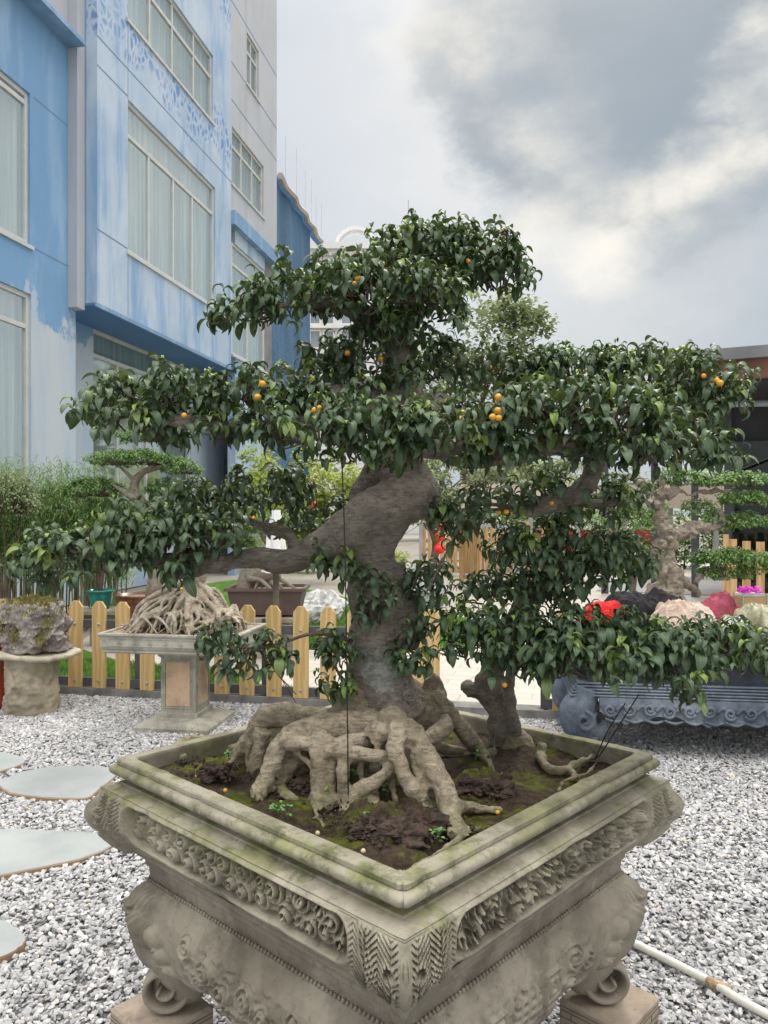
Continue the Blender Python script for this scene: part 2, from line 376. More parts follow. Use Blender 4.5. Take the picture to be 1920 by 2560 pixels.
def bark(name, a, b, lichen=None, moss=None, bump=.012, scale=1.0):
    m = M(name, .82, .3)
    n = m.noise(9*scale, 8, .65); n2 = m.noise(38*scale, 6, .7)
    wr = m.noise(30*scale, 7, .68, m.mapn((.6, .6, 2.2)), dist=1.5)
    c_ = m.mix(m.rng(n, .3, .72), a, b)
    c_ = m.mix(m.rng(n2, .50, .64, 0, .5), c_, tuple(x*.42 for x in a)); c_ = m.mix(m.rng(m.noise(90*scale, 6, .72, m.mapn((.45, .45, 1.9)), dist=.8), .5, .6, 0, .5), c_, tuple(x*.5 for x in a))
    c_ = m.mix(m.rng(wr, .56, .66, 0, .35), c_, tuple(min(1, x*1.35) for x in b))
    spk = m.vor(70*scale, None, 'F1'); c_ = m.mix(m.math('MULTIPLY', m.rng(spk, .22, .12), m.rng(m.noise(6), .5, .6, 0, .5)), c_, (.07, .045, .03))
    if lichen:
        ctr, rad, lc = lichen
        d = m.n.new('ShaderNodeVectorMath'); d.operation = 'DISTANCE'; m.l.new(m.tc, d.inputs[0]); d.inputs[1].default_value = ctr
        dd = m.math('ADD', d.outputs['Value'], m.rng(m.noise(22, 6, .6), .2, .8, -rad*.6, rad*.6, False))
        c_ = m.mix(m.rng(dd, rad*1.12, rad*.95), c_, m.mix(m.rng(m.noise(60, 5), .35, .6), (.20, .21, .18), lc))
    if moss:
        z = m.sep()[2]; zz = m.math('ADD', z, m.rng(m.noise(14, 5), .2, .8, -.05, .05, False))
        c_ = m.mix(m.math('MULTIPLY', m.rng(zz, moss[0]+.05, moss[0]-.03), moss[1]), c_, (.16, .17, .06))
    m.col(c_); fine = m.noise(95*scale, 6, .7, m.mapn((.45, .45, 1.9)), dist=.8); m.bump(wr, bump, .9); m.bump(n2, bump*.5, .8); m.bump(fine, bump*.5, .9); return m.m
mBark = bark('ficus_bark', (.19, .166, .135), (.39, .35, .29), lichen=(tuple(D(826, 1440, 2.03)), .062, (.36, .37, .33)))
mRoot = bark('ficus_root', (.26, .215, .15), (.55, .47, .35), moss=(.835, .55))
mTwig = bark('twig_bark', (.09, .065, .045), (.17, .13, .10), bump=.001)
mBarkPale = bark('pale_bark', (.26, .22, .17), (.42, .37, .30), bump=.012, scale=.7)
mRootPale = bark('pale_root', (.27, .225, .165), (.52, .46, .37), bump=.004)
mTrunkFar = simple('grey_trunk', (.13, .105, .08), .9, .3, 5, .01)
mFig = simple('orange_fig_skin', (.70, .34, .03), .4, .2, 40, .0005)
def carved(name, base, dark, moss=0, light=None):
    m = M(name, .85, .25); g = m.n.new('ShaderNodeNewGeometry'); n = m.noise(7, 8, .65); n2 = m.noise(45, 5, .7)
    c_ = m.mix(m.rng(n, .3, .7), dark, base)
    c_ = m.mix(m.rng(m.noise(3.2, 7, .6, m.mapn((1, 1, .5))), .42, .68, 0, .55), c_, light or tuple(min(1, x*1.3) for x in base))
    c_ = m.mix(m.rng(n2, .56, .7, 0, .4), c_, tuple(x*.5 for x in dark))
    c_ = m.mix(m.rng(m.noise(2.6, 9, .72), .50, .60, 0, .42), c_, tuple(x*.42 for x in dark)); c_ = m.mix(m.rng(m.noise(21, 8, .75), .58, .66, 0, .5), c_, tuple(x*.45 for x in dark)); c_ = m.mix(m.rng(m.noise(8.5, 9, .75), .64, .68, 0, .55), c_, tuple(min(1, x*1.45) for x in base))
    # weather stain runs
    c_ = m.mix(m.rng(m.noise(11, 6, .65, m.mapn((1, 1, .16))), .55, .75, 0, .45), c_, tuple(x*.55 for x in dark))
    if moss:
        nz_ = m.sep(g.outputs['Normal'])[2]; z = m.sep()[2]
        f = m.math('MULTIPLY', m.rng(m.noise(6.5, 9, .72), .47, .58), m.rng(z, .70, .80)); f = m.math('MULTIPLY', f, m.rng(m.noise(2.2, 4), .35, .6, .3, 1))
        c_ = m.mix(m.math('MULTIPLY', f, moss), c_, m.mix(m.rng(m.noise(18, 4), .35, .65), (.075, .09, .03), (.24, .25, .11)))
    m.col(c_); m.bump(n2, .0025, .6); m.bump(m.noise(160, 3, .6), .001, .5); return m.m
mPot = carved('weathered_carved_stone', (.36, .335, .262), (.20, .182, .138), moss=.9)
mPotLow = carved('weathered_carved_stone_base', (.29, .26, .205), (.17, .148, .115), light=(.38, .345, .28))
mPedestal = carved('pinkish_block_stone', (.36, .30, .235), (.25, .2, .155))
mGreyStone = carved('grey_carved_stone', (.40, .39, .33), (.22, .21, .17))
mPeach = carved('peach_marble_panel', (.55, .38, .24), (.36, .27, .19), light=(.70, .52, .35))
mBlueStone = carved('blue_grey_carved_stone', (.125, .155, .195), (.06, .072, .092), light=(.30, .34, .385))
mDarkStone = carved('dark_slate_stone', (.045, .052, .066), (.025, .028, .035))
# ================================================================== GROUND
def ground_mat():
    m = M('gravel_bed', .9, .3); v = m.vor(60, None, 'F1'); vc = m.vor(60, None, 'F1', out=1); s = m.sep(vc)
    c_ = m.mix(s[0], (.22, .22, .22), (.5, .5, .5)); c_ = m.mix(m.rng(v, .3, .62, 0, .85), c_, (.07, .07, .07))
    m.col(c_); m.bump(v, .012, 1); return m.m
gm_ = MB().add([(-60, -12, 0), (60, -12, 0), (60, 6.2, 0), (-60, 6.2, 0)], [(0, 1, 2, 3)])
# the fence line runs slightly towards the viewer on the right
FX = lambda x: 6.44-(x+2.72)*.205
gm_ = MB().add([(-14, -8, 0), (14, -8, 0), (14, FX(14)+.05, 0), (-14, FX(-14)+.05, 0)], [(0, 1, 2, 3)])
tag(gm_.build('gravel_ground', ground_mat()), kind='structure')
def far_mat():
    m = M('far_ground_soil', .95, .2); m.col(m.mix(m.rng(m.noise(.3, 5), .3, .7), (.22, .2, .17), (.32, .3, .26))); return m.m
tag(MB().add([(-900, -300, -.02), (900, -300, -.02), (900, 2500, -.02), (-900, 2500, -.02)], [(0, 1, 2, 3)]).build('ground', far_mat()), kind='structure')
def tile_mat():
    m = M('pale_paving_slabs', .55, .4); b = m.n.new('ShaderNodeTexBrick'); m.l.new(m.mapn((1, 1, 1), rot=(0, 0, .25)), b.inputs[0])
    b.inputs['Scale'].default_value = 1.3; b.inputs['Mortar Size'].default_value = .012; b.inputs['Color1'].default_value = (.47, .43, .37, 1); b.inputs['Color2'].default_value = (.41, .375, .33, 1); b.inputs['Mortar'].default_value = (.33, .29, .25, 1)
    m.col(m.mix(m.rng(m.noise(2.5, 6, .6), .35, .75, 0, .4), b.outputs[0], (.56, .53, .48))); return m.m
tag(MB().add([(-3.2, FX(-3.2)+.1, .004), (12, FX(12)+.1, .004), (30, 24, .004), (-6, 24, .004)], [(0, 1, 2, 3)]).build('pavement', tile_mat()), kind='structure')
def grass_mat():
    m = M('lawn_turf', .95, .2); m.col(m.mix(m.rng(m.noise(9, 6, .7), .3, .7), (.055, .14, .018), (.12, .25, .035))); m.bump(m.noise(90, 3, .7), .02, 1); return m.m
mGrass = grass_mat()
tag(MB().add([(-9, FX(-9)+.1, .012), (-.78, FX(-.78)+.1, .012), (-1.35, 7.3, .012), (-2.6, 7.75, .012), (-4.0, 9.2, .012), (-9, 10.5, .012)], [(0, 1, 2, 3, 4, 5)]).build('lawn', mGrass), kind='structure')
# grassy mound with boulders
def mound(name, cx, cy, rx, ry, h, rz=0):
    n = 40; mb = MB(); th = np.linspace(0, 2*np.pi, n*2+1); r = np.linspace(0, 1, n//2)
    Rr, T = np.meshgrid(r, th, indexing='ij'); e = 1+.12*np.sin(3*T+cx)+.06*np.sin(7*T)
    X = Rr*e*np.cos(T)*rx; Y = Rr*e*np.sin(T)*ry; Z = h*(1-Rr**2)**1.3*(1+.25*(vfbm(X*2+9, Y*2+5)-.5))+.014
    A = np.stack([cx+X*math.cos(rz)-Y*math.sin(rz), cy+X*math.sin(rz)+Y*math.cos(rz), Z], -1)
    return mb.grid(A, True).build(name, mGrass, None, True)
tag(mound('lawn_mound', -.15, 9.6, 1.85, 1.15, .30), kind='structure')
tag(mound('lawn_mound', -2.6, 13.2, 2.4, 1.1, .35), kind='structure')
def blades(name, pts, h=.045, n=None):
    mb = MB(); P_ = np.array(pts); n = len(P_); a = RNG.random(n)*6.28; hh = h*(.6+.8*RNG.random(n)); w = .0035+.002*RNG.random(n)
    dx = np.cos(a)*w; dy = np.sin(a)*w; lx = (RNG.random(n)-.5)*h; ly = (RNG.random(n)-.5)*h
    V = np.stack([np.stack([P_[:, 0]-dx, P_[:, 1]-dy, P_[:, 2]], 1), np.stack([P_[:, 0]+dx, P_[:, 1]+dy, P_[:, 2]], 1), np.stack([P_[:, 0]+lx, P_[:, 1]+ly, P_[:, 2]+hh], 1)], 1).reshape(-1, 3)
    mb.add(V, np.arange(n*3).reshape(-1, 3)); return mb
gp = []
for i in range(26000):
    x = RNG.uniform(-4.2, -.8); y = FX(x)+.12+RNG.random()**1.4*1.6
    if y < 7.3+(-1.35-x)*.36 and (x < -1.1 or y < 6.6): gp.append((x, y, .012))
for i in range(16000):
    t = RNG.random()*6.28; r = math.sqrt(RNG.random())*.98; X = r*math.cos(t)*1.85; Y = r*math.sin(t)*1.15
    gp.append((-.15+X, 9.6+Y, .30*(1-r*r)**1.3+.005))
mBlade = simple('grass_blade', (.10, .22, .03), .8, .4, 3, 0)
tag(blades('grass', gp).build('grass', mBlade), 'short green grass of the lawn strip and mound behind the fence', 'grass', kind='stuff')
# ---- loose gravel chips
def chips():
    import itertools
    phi = (1+5**.5)/2
    iv = np.array([(-1,phi,0),(1,phi,0),(-1,-phi,0),(1,-phi,0),(0,-1,phi),(0,1,phi),(0,-1,-phi),(0,1,-phi),(phi,0,-1),(phi,0,1),(-phi,0,-1),(-phi,0,1)])/1.9
    fc = np.array([(0,11,5),(0,5,1),(0,1,7),(0,7,10),(0,10,11),(1,5,9),(5,11,4),(11,10,2),(10,7,6),(7,1,8),(3,9,4),(3,4,2),(3,2,6),(3,6,8),(3,8,9),(4,9,5),(2,4,11),(6,2,10),(8,6,7),(9,8,1)])
    pts = []
    def dens(n, y0, y1, r0, r1):
        k = 0
        while k < n:
            m_ = n*2; y = RNG.uniform(y0, y1, m_); x = RNG.uniform(-3.6, 3.6, m_)
            ok = (np.abs(x) < y*.56+.25) & (y < FX(x)-.04)
            # under the planter nothing of the gravel shows
            ok &= ~((np.abs(x) < .38) & (y < 2.3) & (y > 1.4))
            x = x[ok]; y = y[ok]; pts.append(np.stack([x, y, RNG.uniform(r0, r1, len(x))], 1)); k += len(x)
    dens(11500, 1.7, 2.6, .006, .0135); dens(21000, 2.6, 3.8, .0068, .0145); dens(23000, 3.8, 5.2, .008, .0155); dens(17000, 5.2, 6.9, .010, .017)
    Q = np.concatenate(pts); n = len(Q)
    sc = np.stack([Q[:, 2]*RNG.uniform(.75, 1.45, n), Q[:, 2]*RNG.uniform(.6, 1.1, n), Q[:, 2]*RNG.uniform(.3, .65, n)], 1)
    V = iv[None]*(1+RNG.uniform(-.28, .28, (n, 12, 1)))+RNG.uniform(-.12, .12, (n, 12, 3)); V = V*sc[:, None]
    e = RNG.normal(0, .45, (n, 2)); a = RNG.uniform(0, 6.28, n)
    def rot(V, c_, s_, i, j):
        Vi = V[..., i]*c_[:, None]-V[..., j]*s_[:, None]; Vj = V[..., i]*s_[:, None]+V[..., j]*c_[:, None]; V = V.copy(); V[..., i] = Vi; V[..., j] = Vj; return V
    V = rot(V, np.cos(e[:, 0]), np.sin(e[:, 0]), 1, 2); V = rot(V, np.cos(e[:, 1]), np.sin(e[:, 1]), 0, 2); V = rot(V, np.cos(a), np.sin(a), 0, 1)
    V[..., 0] += Q[:, 0:1]; V[..., 1] += Q[:, 1:2]; V[..., 2] += (RNG.uniform(0, .012, n)+sc[:, 2]*.5)[:, None]
    mb = MB(); mb.add(V.reshape(-1, 3), (fc[None]+(np.arange(n)*12)[:, None, None]).reshape(-1, 3)); return mb
def chip_mat():
    m = M('crushed_grey_marble', .75, .35); g = m.n.new('ShaderNodeNewGeometry'); r = g.outputs['Random Per Island']
    cr = m.n.new('ShaderNodeValToRGB'); m.l.new(r, cr.inputs[0]); el = cr.color_ramp.elements
    el[0].position = 0; el[0].color = (.27, .273, .28, 1); el[1].position = 1; el[1].color = (.52, .515, .50, 1)
    for p_, c_ in ((.2, (.34, .343, .35)), (.45, (.40, .40, .40)), (.8, (.47, .467, .46)), (.955, (.72, .715, .70)), (.975, (.60, .50, .38))):
        e = el.new(p_); e.color = (*c_, 1)
    m.col(m.mix(m.rng(m.noise(55, 5, .6), .42, .68, 0, .45), cr.outputs[0], (.38, .385, .40))); m.bump(m.noise(140, 3), .002, .5); return m.m
tag(chips().build('gravel', chip_mat()), 'pale grey and white crushed marble gravel covering the ground round the planter', 'gravel', kind='stuff')
# ---- stepping stones
def slab_mat():
    m = M('pale_slate_slab', .8, .25); z = m.sep()[2]
    c_ = m.mix(m.rng(m.noise(2.5, 6, .6), .3, .7), (.255, .275, .275), (.33, .35, .345)); c_ = m.mix(m.rng(m.noise(11, 5), .6, .75, 0, .35), c_, (.24, .27, .25))
    g = m.n.new('ShaderNodeNewGeometry'); nz_ = m.sep(g.outputs['Normal'])[2]
    m.col(m.mix(m.rng(nz_, .8, .3), c_, (.30, .19, .11))); m.bump(m.noise(30, 5), .002, .4); return m.m
mSlab = slab_mat()
def slab(outline, label):
    pts = [G(x*K, y*K, .028) for x, y in outline]; c_ = sum(pts, Vector())/len(pts); n = len(pts)
    P_ = np.array([tuple(p) for p in pts]); P_ = catmull(np.vstack([P_, P_[:1]]), np.zeros(n+1), 5)[0][:-1]; N = len(P_)
    P_[:, :2] += (RNG.random((N, 2))-.5)*.006
    ctr = np.array(c_); ins = ctr+(P_-ctr)*.985; V = []
    for A, z in ((P_, .004), (P_, .024), (ins, .030)):
        B = A.copy(); B[:, 2] = z; V.append(B)
    mb = MB(); f = [tuple(2*N+i for i in range(N))]
    for k in range(2):
        for i in range(N): j = (i+1) % N; f.append((k*N+i, k*N+j, k*N+N+j, k*N+N+i))
    A = np.concatenate(V); 
    # outline may be clockwise
    s_ = np.sum(P_[:, 0]*np.roll(P_[:, 1], -1)-np.roll(P_[:, 0], -1)*P_[:, 1])
    if s_ < 0: f = [tuple(reversed(q)) for q in f]
    return tag(mb.add(A, f).build('stepping_stone', mSlab), label, 'stepping stone', 'stepping stones set in the gravel')
slab([(-160, 1640), (-60, 1618), (40, 1632), (54, 1646), (20, 1660), (-60, 1680), (-170, 1668)], 'pale slate stepping stone farthest up the gravel, cut off by the left edge')
slab([(-10, 1690), (60, 1664), (150, 1655), (230, 1657), (255, 1668), (210, 1708), (180, 1724), (90, 1722), (20, 1712)], 'pale blue slate stepping stone whose tip points at the left corner of the planter')
slab([(-150, 1810), (0, 1791), (110, 1795), (200, 1800), (246, 1820), (190, 1850), (60, 1880), (-60, 1895), (-190, 1870)], 'largest pale slate stepping stone, lying below the left side of the planter')
slab([(-120, 2010), (-20, 1985), (40, 2008), (56, 2032), (20, 2060), (-60, 2085), (-160, 2070)], 'pale slate stepping stone nearest the camera at the left edge')
# ---- white hose
hp = [G(1500, 2310, .03), G(1575, 2352, .03), G(1700, 2415, .032), G(1790, 2462, .03), G(1850, 2500, .03), G(1960, 2560, .03), G(2080, 2640, .03)]
mHose = simple('cream_plastic_pipe', (.66, .64, .56), .35, .06, 20, 0)
hz = empty('pipe', hp[3], 'cream plastic water pipe lying on the gravel right of the planter', 'pipe')
MB().tube(hp, [.0135]*7, 16, 8).build('hose', mHose, hz, True)
MB().tube([hp[3]-Vector((.02, -.02, 0)), hp[3], hp[3]+Vector((.035, -.03, 0))], [.0155, .016, .0155], 14, 4, wob=.12).build('twine_wrap', simple('dry_twine', (.33, .24, .15), .9, .4, 60, .001), hz)
# ================================================================== BLUE BUILDING
BD = Vector((.1942, .981, 0)); BN = Vector((.981, -.1942, 0)); B0 = Vector((-4.63, 13.9, 0))
def BP(t, off, z): return B0+BD*t+BN*off+Vector((0, 0, z))
def fac(u, v, off=0.0):
    a = (u-960)/F; o = B0+BN*off          # o.x + bd.x t = a (o.y + bd.y t)
    t = (a*o.y-o.x)/(BD.x-a*BD.y); d = o.y+BD.y*t; return t, CAMH-(v-HZ)/F*d
bld = empty('office_building', BP(0, 0, 0), 'large weathered blue and white rendered building with curtained windows on the left', 'building')
def bbox(mb, t0, t1, o0, o1, z0, z1):
    return mb.obox(BP((t0+t1)/2, (o0+o1)/2, (z0+z1)/2), BD*(t1-t0)/2, BN*(o1-o0)/2, Vector((0, 0, (z1-z0)/2)))
REC = -.40
ZB = 5.08; REC2 = -1.0; tL = fac(243, 0)[0]; tW = fac(578, 0)[0]; tE = fac(692, 0)[0]
def wall_with_holes(name, mat, t0, t1, z0, z1, off, th, holes):
    """a wall slab with real openings: strips between the holes"""
    ts = sorted({t0, t1, *[h[0] for h in holes], *[h[1] for h in holes]}); mb = MB()
    for a, b in zip(ts, ts[1:]):
        if b-a < 1e-4 or a < t0-1e-6 or b > t1+1e-6: continue
        hs = sorted([h for h in holes if h[0] < (a+b)/2 < h[1]], key=lambda h: h[2]); z = z0
        for h in hs:
            if h[2] > z: bbox(mb, a, b, off-th, off, z, min(h[2], z1))
            z = max(z, h[3])
        if z < z1: bbox(mb, a, b, off-th, off, z, z1)
    return mb.build(name, mat, bld)
def window(t0, t1, z0, z1, off, mull=(), trans=(), fm=None, fw=.07, deep=.10):
    fm = fm or mFrame; fr = MB(); o1 = off-deep+.06
    bbox(fr, t0, t1, o1-.07, o1, z0, z0+fw); bbox(fr, t0, t1, o1-.07, o1, z1-fw, z1)
    bbox(fr, t0, t0+fw, o1-.07, o1, z0+fw, z1-fw); bbox(fr, t1-fw, t1, o1-.07, o1, z0+fw, z1-fw)
    f_ = fr.build('window', fm, bld)
    b = MB()
    for zt in trans: bbox(b, t0+fw, t1-fw, o1-.062, o1-.004, zt-.035, zt+.035)
    tr0 = trans[0]-.035 if trans else z1-fw
    for q in mull:
        tm, full = q; bbox(b, tm-.03, tm+.03, o1-.058, o1-.008, z0+fw, (z1-fw) if full else tr0)
    if mull or trans: b.build('mullion', fm, f_)
    g = MB(); g.add([BP(t0+fw, o1-.035, z0+fw), BP(t1-fw, o1-.035, z0+fw), BP(t1-fw, o1-.035, z1-fw), BP(t0+fw, o1-.035, z1-fw)], [(0, 3, 2, 1)]); g.build('pane', mGlass, f_)
    c_ = MB(); n = int((t1-t0)/.02)+2; tt = np.linspace(t0-.05, t1+.05, n); ph = np.cumsum(RNG.uniform(.25, .95, n)); amp = .03+.03*vnoise(tt*1.2, tt*0+3.3)
    oo = o1-.16+np.sin(ph)*amp; zz = np.array([z0-.1, z1+.1]); A = np.zeros((2, n, 3))
    for i in range(2):
        for j in range(n): A[i, j] = BP(tt[j], oo[j], zz[i])
    c_.grid(A).build('curtain', mCurtain, f_, True)
    s_ = MB(); bbox(s_, t0-.06, t1+.06, off-.02, off+.035, z0-.06, z0-.003); s_.build('sill', fm, f_)
    return f_
def avg(*a): return sum(a)/len(a)
holes0 = []; wins = []
def addwin(store, off, uL, uR, zt, zb, mulls=(), transom=None, fm=None, full=True, ext=0):
    t0 = fac(uL, 0, off)[0]-ext; t1 = fac(uR, 0, off)[0]; store.append((t0, t1, zb, zt))
    wins.append((t0, t1, zb, zt, off, [(fac(m_, 0, off)[0], full) for m_ in mulls], [transom] if transom else [], fm))
z2t = avg(fac(320, 241)[1], fac(538, 475)[1]); z2b = avg(fac(320, 625)[1], fac(540, 773.6)[1]); z2m = avg(fac(320, 328)[1], fac(538, 540)[1])
z1b = avg(fac(320, 45.6)[1], fac(533, 310)[1]); z1t = fac(532, 139)[1]; z1m = fac(532, 195)[1]
addwin(holes0, 0, 320, 538, z2t, z2b, (378, 439, 486), z2m, mFrameLt, False)
addwin(holes0, 0, 320, 533, z1t, z1b, (380, 436, 489), z1m, mFrame)
bayTop = 17.5
wall_with_holes('bay_wall', mBlueWorn, tL, tW, ZB, bayTop, 0, .20, holes0)
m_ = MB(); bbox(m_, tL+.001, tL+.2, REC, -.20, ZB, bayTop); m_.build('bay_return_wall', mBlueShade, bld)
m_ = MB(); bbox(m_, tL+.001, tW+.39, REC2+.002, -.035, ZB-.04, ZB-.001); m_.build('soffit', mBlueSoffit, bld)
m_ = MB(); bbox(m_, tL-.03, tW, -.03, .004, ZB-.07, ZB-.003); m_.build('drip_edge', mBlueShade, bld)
m_ = MB(); bbox(m_, tL-.22, tL-.001, REC, REC+.17, ZB-.12, bayTop); m_.build('corner_pilaster', mWhiteWall, bld)
# recessed plane
hr = []
zl1t = fac(75, 234, REC)[1]; zl1b = fac(75, 614, REC)[1]; zl1m = fac(75, 260, REC)[1]
addwin(hr, REC, 74, 75, zl1t, zl1b, (), zl1m, mFrameLt, ext=2.4)
zl2t = fac(78, 736, REC)[1]; zl2m = fac(78, 818, REC)[1]
addwin(hr, REC, 77, 78, zl2t, .9, (), zl2m, mFrameLt, ext=2.4)
zu = avg(fac(229, 813, REC2)[1], fac(478, 925, REC2)[1]); zum = fac(229, 884, REC2)[1]; hr2 = []
addwin(hr2, REC2, 233, 478, zu, .9, (300, 372), zum, mFrameLt, False)
addwin(hr2, REC2, 560, 630, 3.6, .9, (600,), None, mFrameLt)
tR0 = fac(-60, 0, REC)[0]-4; zled = avg(fac(43, 0, REC)[1], fac(206, 130, REC)[1]); zled2 = fac(206, 156, REC)[1]
wall_with_holes('recessed_wall', mBlueDeep, tR0, tL-.002, 0, zled2, REC, .2, hr)
wall_with_holes('ground_floor_wall', mBlueDeep, tL-.5, tW+3, 0, ZB-.002, REC2, .2, hr2)
m_ = MB(); bbox(m_, tR0, tL-.22, REC-.2, REC-.001, zled2, bayTop); m_.build('upper_wall', mWhiteWall, bld)
m_ = MB(); bbox(m_, tR0, tL-.20, REC-.1, REC+.32, zled2, zled); m_.build('string_course', mBlueShade, bld)
# white wing
hw = []
za_t = avg(fac(580, 312)[1], fac(659, 419)[1]); za_b = fac(657, 542)[1]; za_m = fac(657, 453)[1]
addwin(hw, 0, 580, 659, za_t, za_b, (607, 634), za_m, mFrame)
zc_t = avg(fac(617, 78)[1], fac(647, 130)[1]); zc_b = fac(647, 252)[1]
addwin(hw, 0, 617, 647, zc_t, zc_b, (631,), fac(647, 170)[1], mFrame)
zwl = avg(fac(581, 527)[1], fac(694, 642)[1])
wall_with_holes('white_wing_wall', mWhiteWall, tW, tE, zwl, 21, 0, .2, hw)
m_ = MB(); bbox(m_, tW+.001, tE, -.2, .10, zwl-.34, zwl); m_.build('string_course', mBlueShade, bld)
hb = []
zb_t = avg(fac(582, 595)[1], fac(664, 676)[1]); zb_b = avg(fac(664, 925)[1], fac(586, 885)[1]); zb_m = avg(fac(582, 650)[1], fac(664, 722)[1])
addwin(hb, -.06, 582, 664, zb_t, zb_b, (622,), zb_m, mFrameLt, False)
tB = fac(667, 0)[0]
wall_with_holes('lower_wing_wall', mBlueWorn, tW+.4, tB, 0, zwl-.34, -.06, .2, hb)
m_ = MB(); bbox(m_, tB, tE-.1, -.5, -.12, 0, zwl-.34); m_.build('grey_pier', simple('grey_brown_cladding', (.20, .19, .19), .6, .2, 2, 0), bld)
m_ = MB(); bbox(m_, tR0, tE, -7, -1.6, 0, bayTop-.5); m_.build('inner_block', simple('dark_interior', (.10, .11, .11), .9, .2, 2, 0), bld)
m_ = MB(); bbox(m_, tE-.2, tE-.01, -7, -.2, 0, 21); m_.build('end_wall', mWhiteWall, bld)
m_ = MB(); bbox(m_, tR0, tE, -7, -.21, 21, 21.2); m_.build('roof', mWhiteWall, bld)
for w_ in wins: window(*w_[:5], w_[5], w_[6], w_[7])
# panel joints
for u0, v0, u1, v1, off, ta, tb in ((243, 80, 580, 463, 0, tL, tW), (243, 163, 320, 240, 0, tL, None), (243, 572, 320, 622, 0, tL, None), (580, 560, 560, 560, 0, None, None),
                                    (82, 241, 189, 331, REC, None, tL-.22), (82, 618, 189, 676, REC, None, tL-.22)):
    if u0 == 580: continue
    z = avg(fac(u0, v0, off)[1], fac(u1, v1, off)[1]); a = ta if ta is not None else fac(u0, 0, off)[0]+.02; b = tb if tb is not None else fac(u1, 0, off)[0]-.02
    m_ = MB(); bbox(m_, a, b, off-.01, off+.003, z-.012, z+.012); m_.build('panel_joint', mGroove, bld)
for u0, v0 in ((320, 700), (540, 800), (320, 120)):
    t = fac(u0, 0)[0]; zz = fac(u0, v0)[1]
    m_ = MB(); bbox(m_, t-.006, t+.006, -.01, .003, (ZB+.02 if v0 > 400 else z2t), (z2b-.07 if v0 > 400 else z1b-.07)); m_.build('panel_joint', mGroove, bld)
for v0, v1 in ((0+7, 160), (148, 270), (234, 406)):
    z = avg(fac(600, v0+40)[1], fac(680, v0+155)[1]); m_ = MB()
    if abs(z-za_t) < .3 or za_b < z < za_t: continue
    bbox(m_, tW+.01, tE-.01, -.01, .003, z-.015, z+.015); m_.build('panel_joint', mGroove, bld)
# ================================================================== DISTANT BUILDINGS
def hous_pt(u, v, d): return P(u, v, d)
mFarWhite = simple('distant_white_render', (.66, .66, .66), .8, .05, .3, 0)
mFarGlass = simple('distant_window_glass', (.22, .25, .28), .3, .2, .5, 0)
fb = empty('apartment_tower', (P(900, 1290, 62).x, 62, 0), 'distant ornate white apartment building with round arch on its roof', 'building')
d = 62; X = lambda u: (u-960)/F*d; Z = lambda v: CAMH-(v-HZ)/F*d
m_ = MB(); m_.box(X(762), d, 0, X(1062), d+14, Z(628)); m_.build('wall', mFarWhite, fb)
m_ = MB(); m_.box(X(752), d-.7, Z(628), X(1072), d+.6, Z(612)); m_.box(X(758), d-.4, Z(640), X(1066), d-.002, Z(628)-.002); m_.box(X(800), d+.6, Z(628), X(1040), d+10, Z(600)); m_.build('cornice', mFarWhite, fb)
# rooftop arch ring
cx, cz = X(887), Z(592); mb = MB(); prof = [(1.02, 0), (1.02, -.6), (.86, -.6), (.86, -.3), (.72, -.3), (.72, 0)]
rO = (X(885)-X(833))*1.05; V = []; ns = 40
for i in range(ns+1):
    a = math.pi*i/ns
    for r_, y_ in prof: V.append((cx-math.cos(a)*rO*r_, d+3+y_, cz+math.sin(a)*rO*r_))
f = []; q = len(prof)
for i in range(ns):
    for j in range(q): k = (j+1) % q; f.append((i*q+j, i*q+k, (i+1)*q+k, (i+1)*q+j))
mb.add(V, f).build('roof_arch', mFarWhite, fb, False)
m_ = MB(); m_.box(X(846), d+3.2, cz-1, X(924), d+3.4, cz+.3); m_.build('arch_infill', mFarWhite, fb)
for u in (788, 822, 866, 905, 950, 1000):
    for v in (655, 715, 775, 835, 890, 950, 1010, 1070):
        fr = MB(); x0, x1, z1, z0 = X(u-11), X(u+11), Z(v-8+2), Z(v+34)
        fr.box(x0-.12, d-.10, z0-.12, x1+.12, d-.002, z0-.001); fr.box(x0-.12, d-.10, z1+.001, x1+.12, d-.002, z1+.14); fr.box(x0-.12, d-.1, z0, x0-.002, d-.002, z1); fr.box(x1+.002, d-.1, z0, x1+.12, d-.002, z1)
        w_ = fr.build('window', mFarWhite, fb); g = MB(); g.box(x0, d-.04, z0, x1, d-.003, z1); g.build('pane', mFarGlass, w_)
m_ = MB(); 
for v in (700, 820, 940, 1060): m_.box(X(760), d-.35, Z(v+2), X(1064), d-.003, Z(v-5))
m_.build('string_course', mFarWhite, fb)
mast = empty('roof_mast', P(1021, 620, 70), 'thin antenna mast standing on a far roof', 'mast'); MB().tube([P(1021, 700, 70), P(1021, 500, 70)], [.09, .04], 6, 1).build('mast_pole', simple('mast_metal', (.35, .36, .38), .5, .1, 1, 0), mast)
MB().tube([P(1014, 540, 70), P(1028, 540, 70)], [.03, .03], 6, 1).build('mast_arm', bpy.data.materials['mast_metal'], mast)
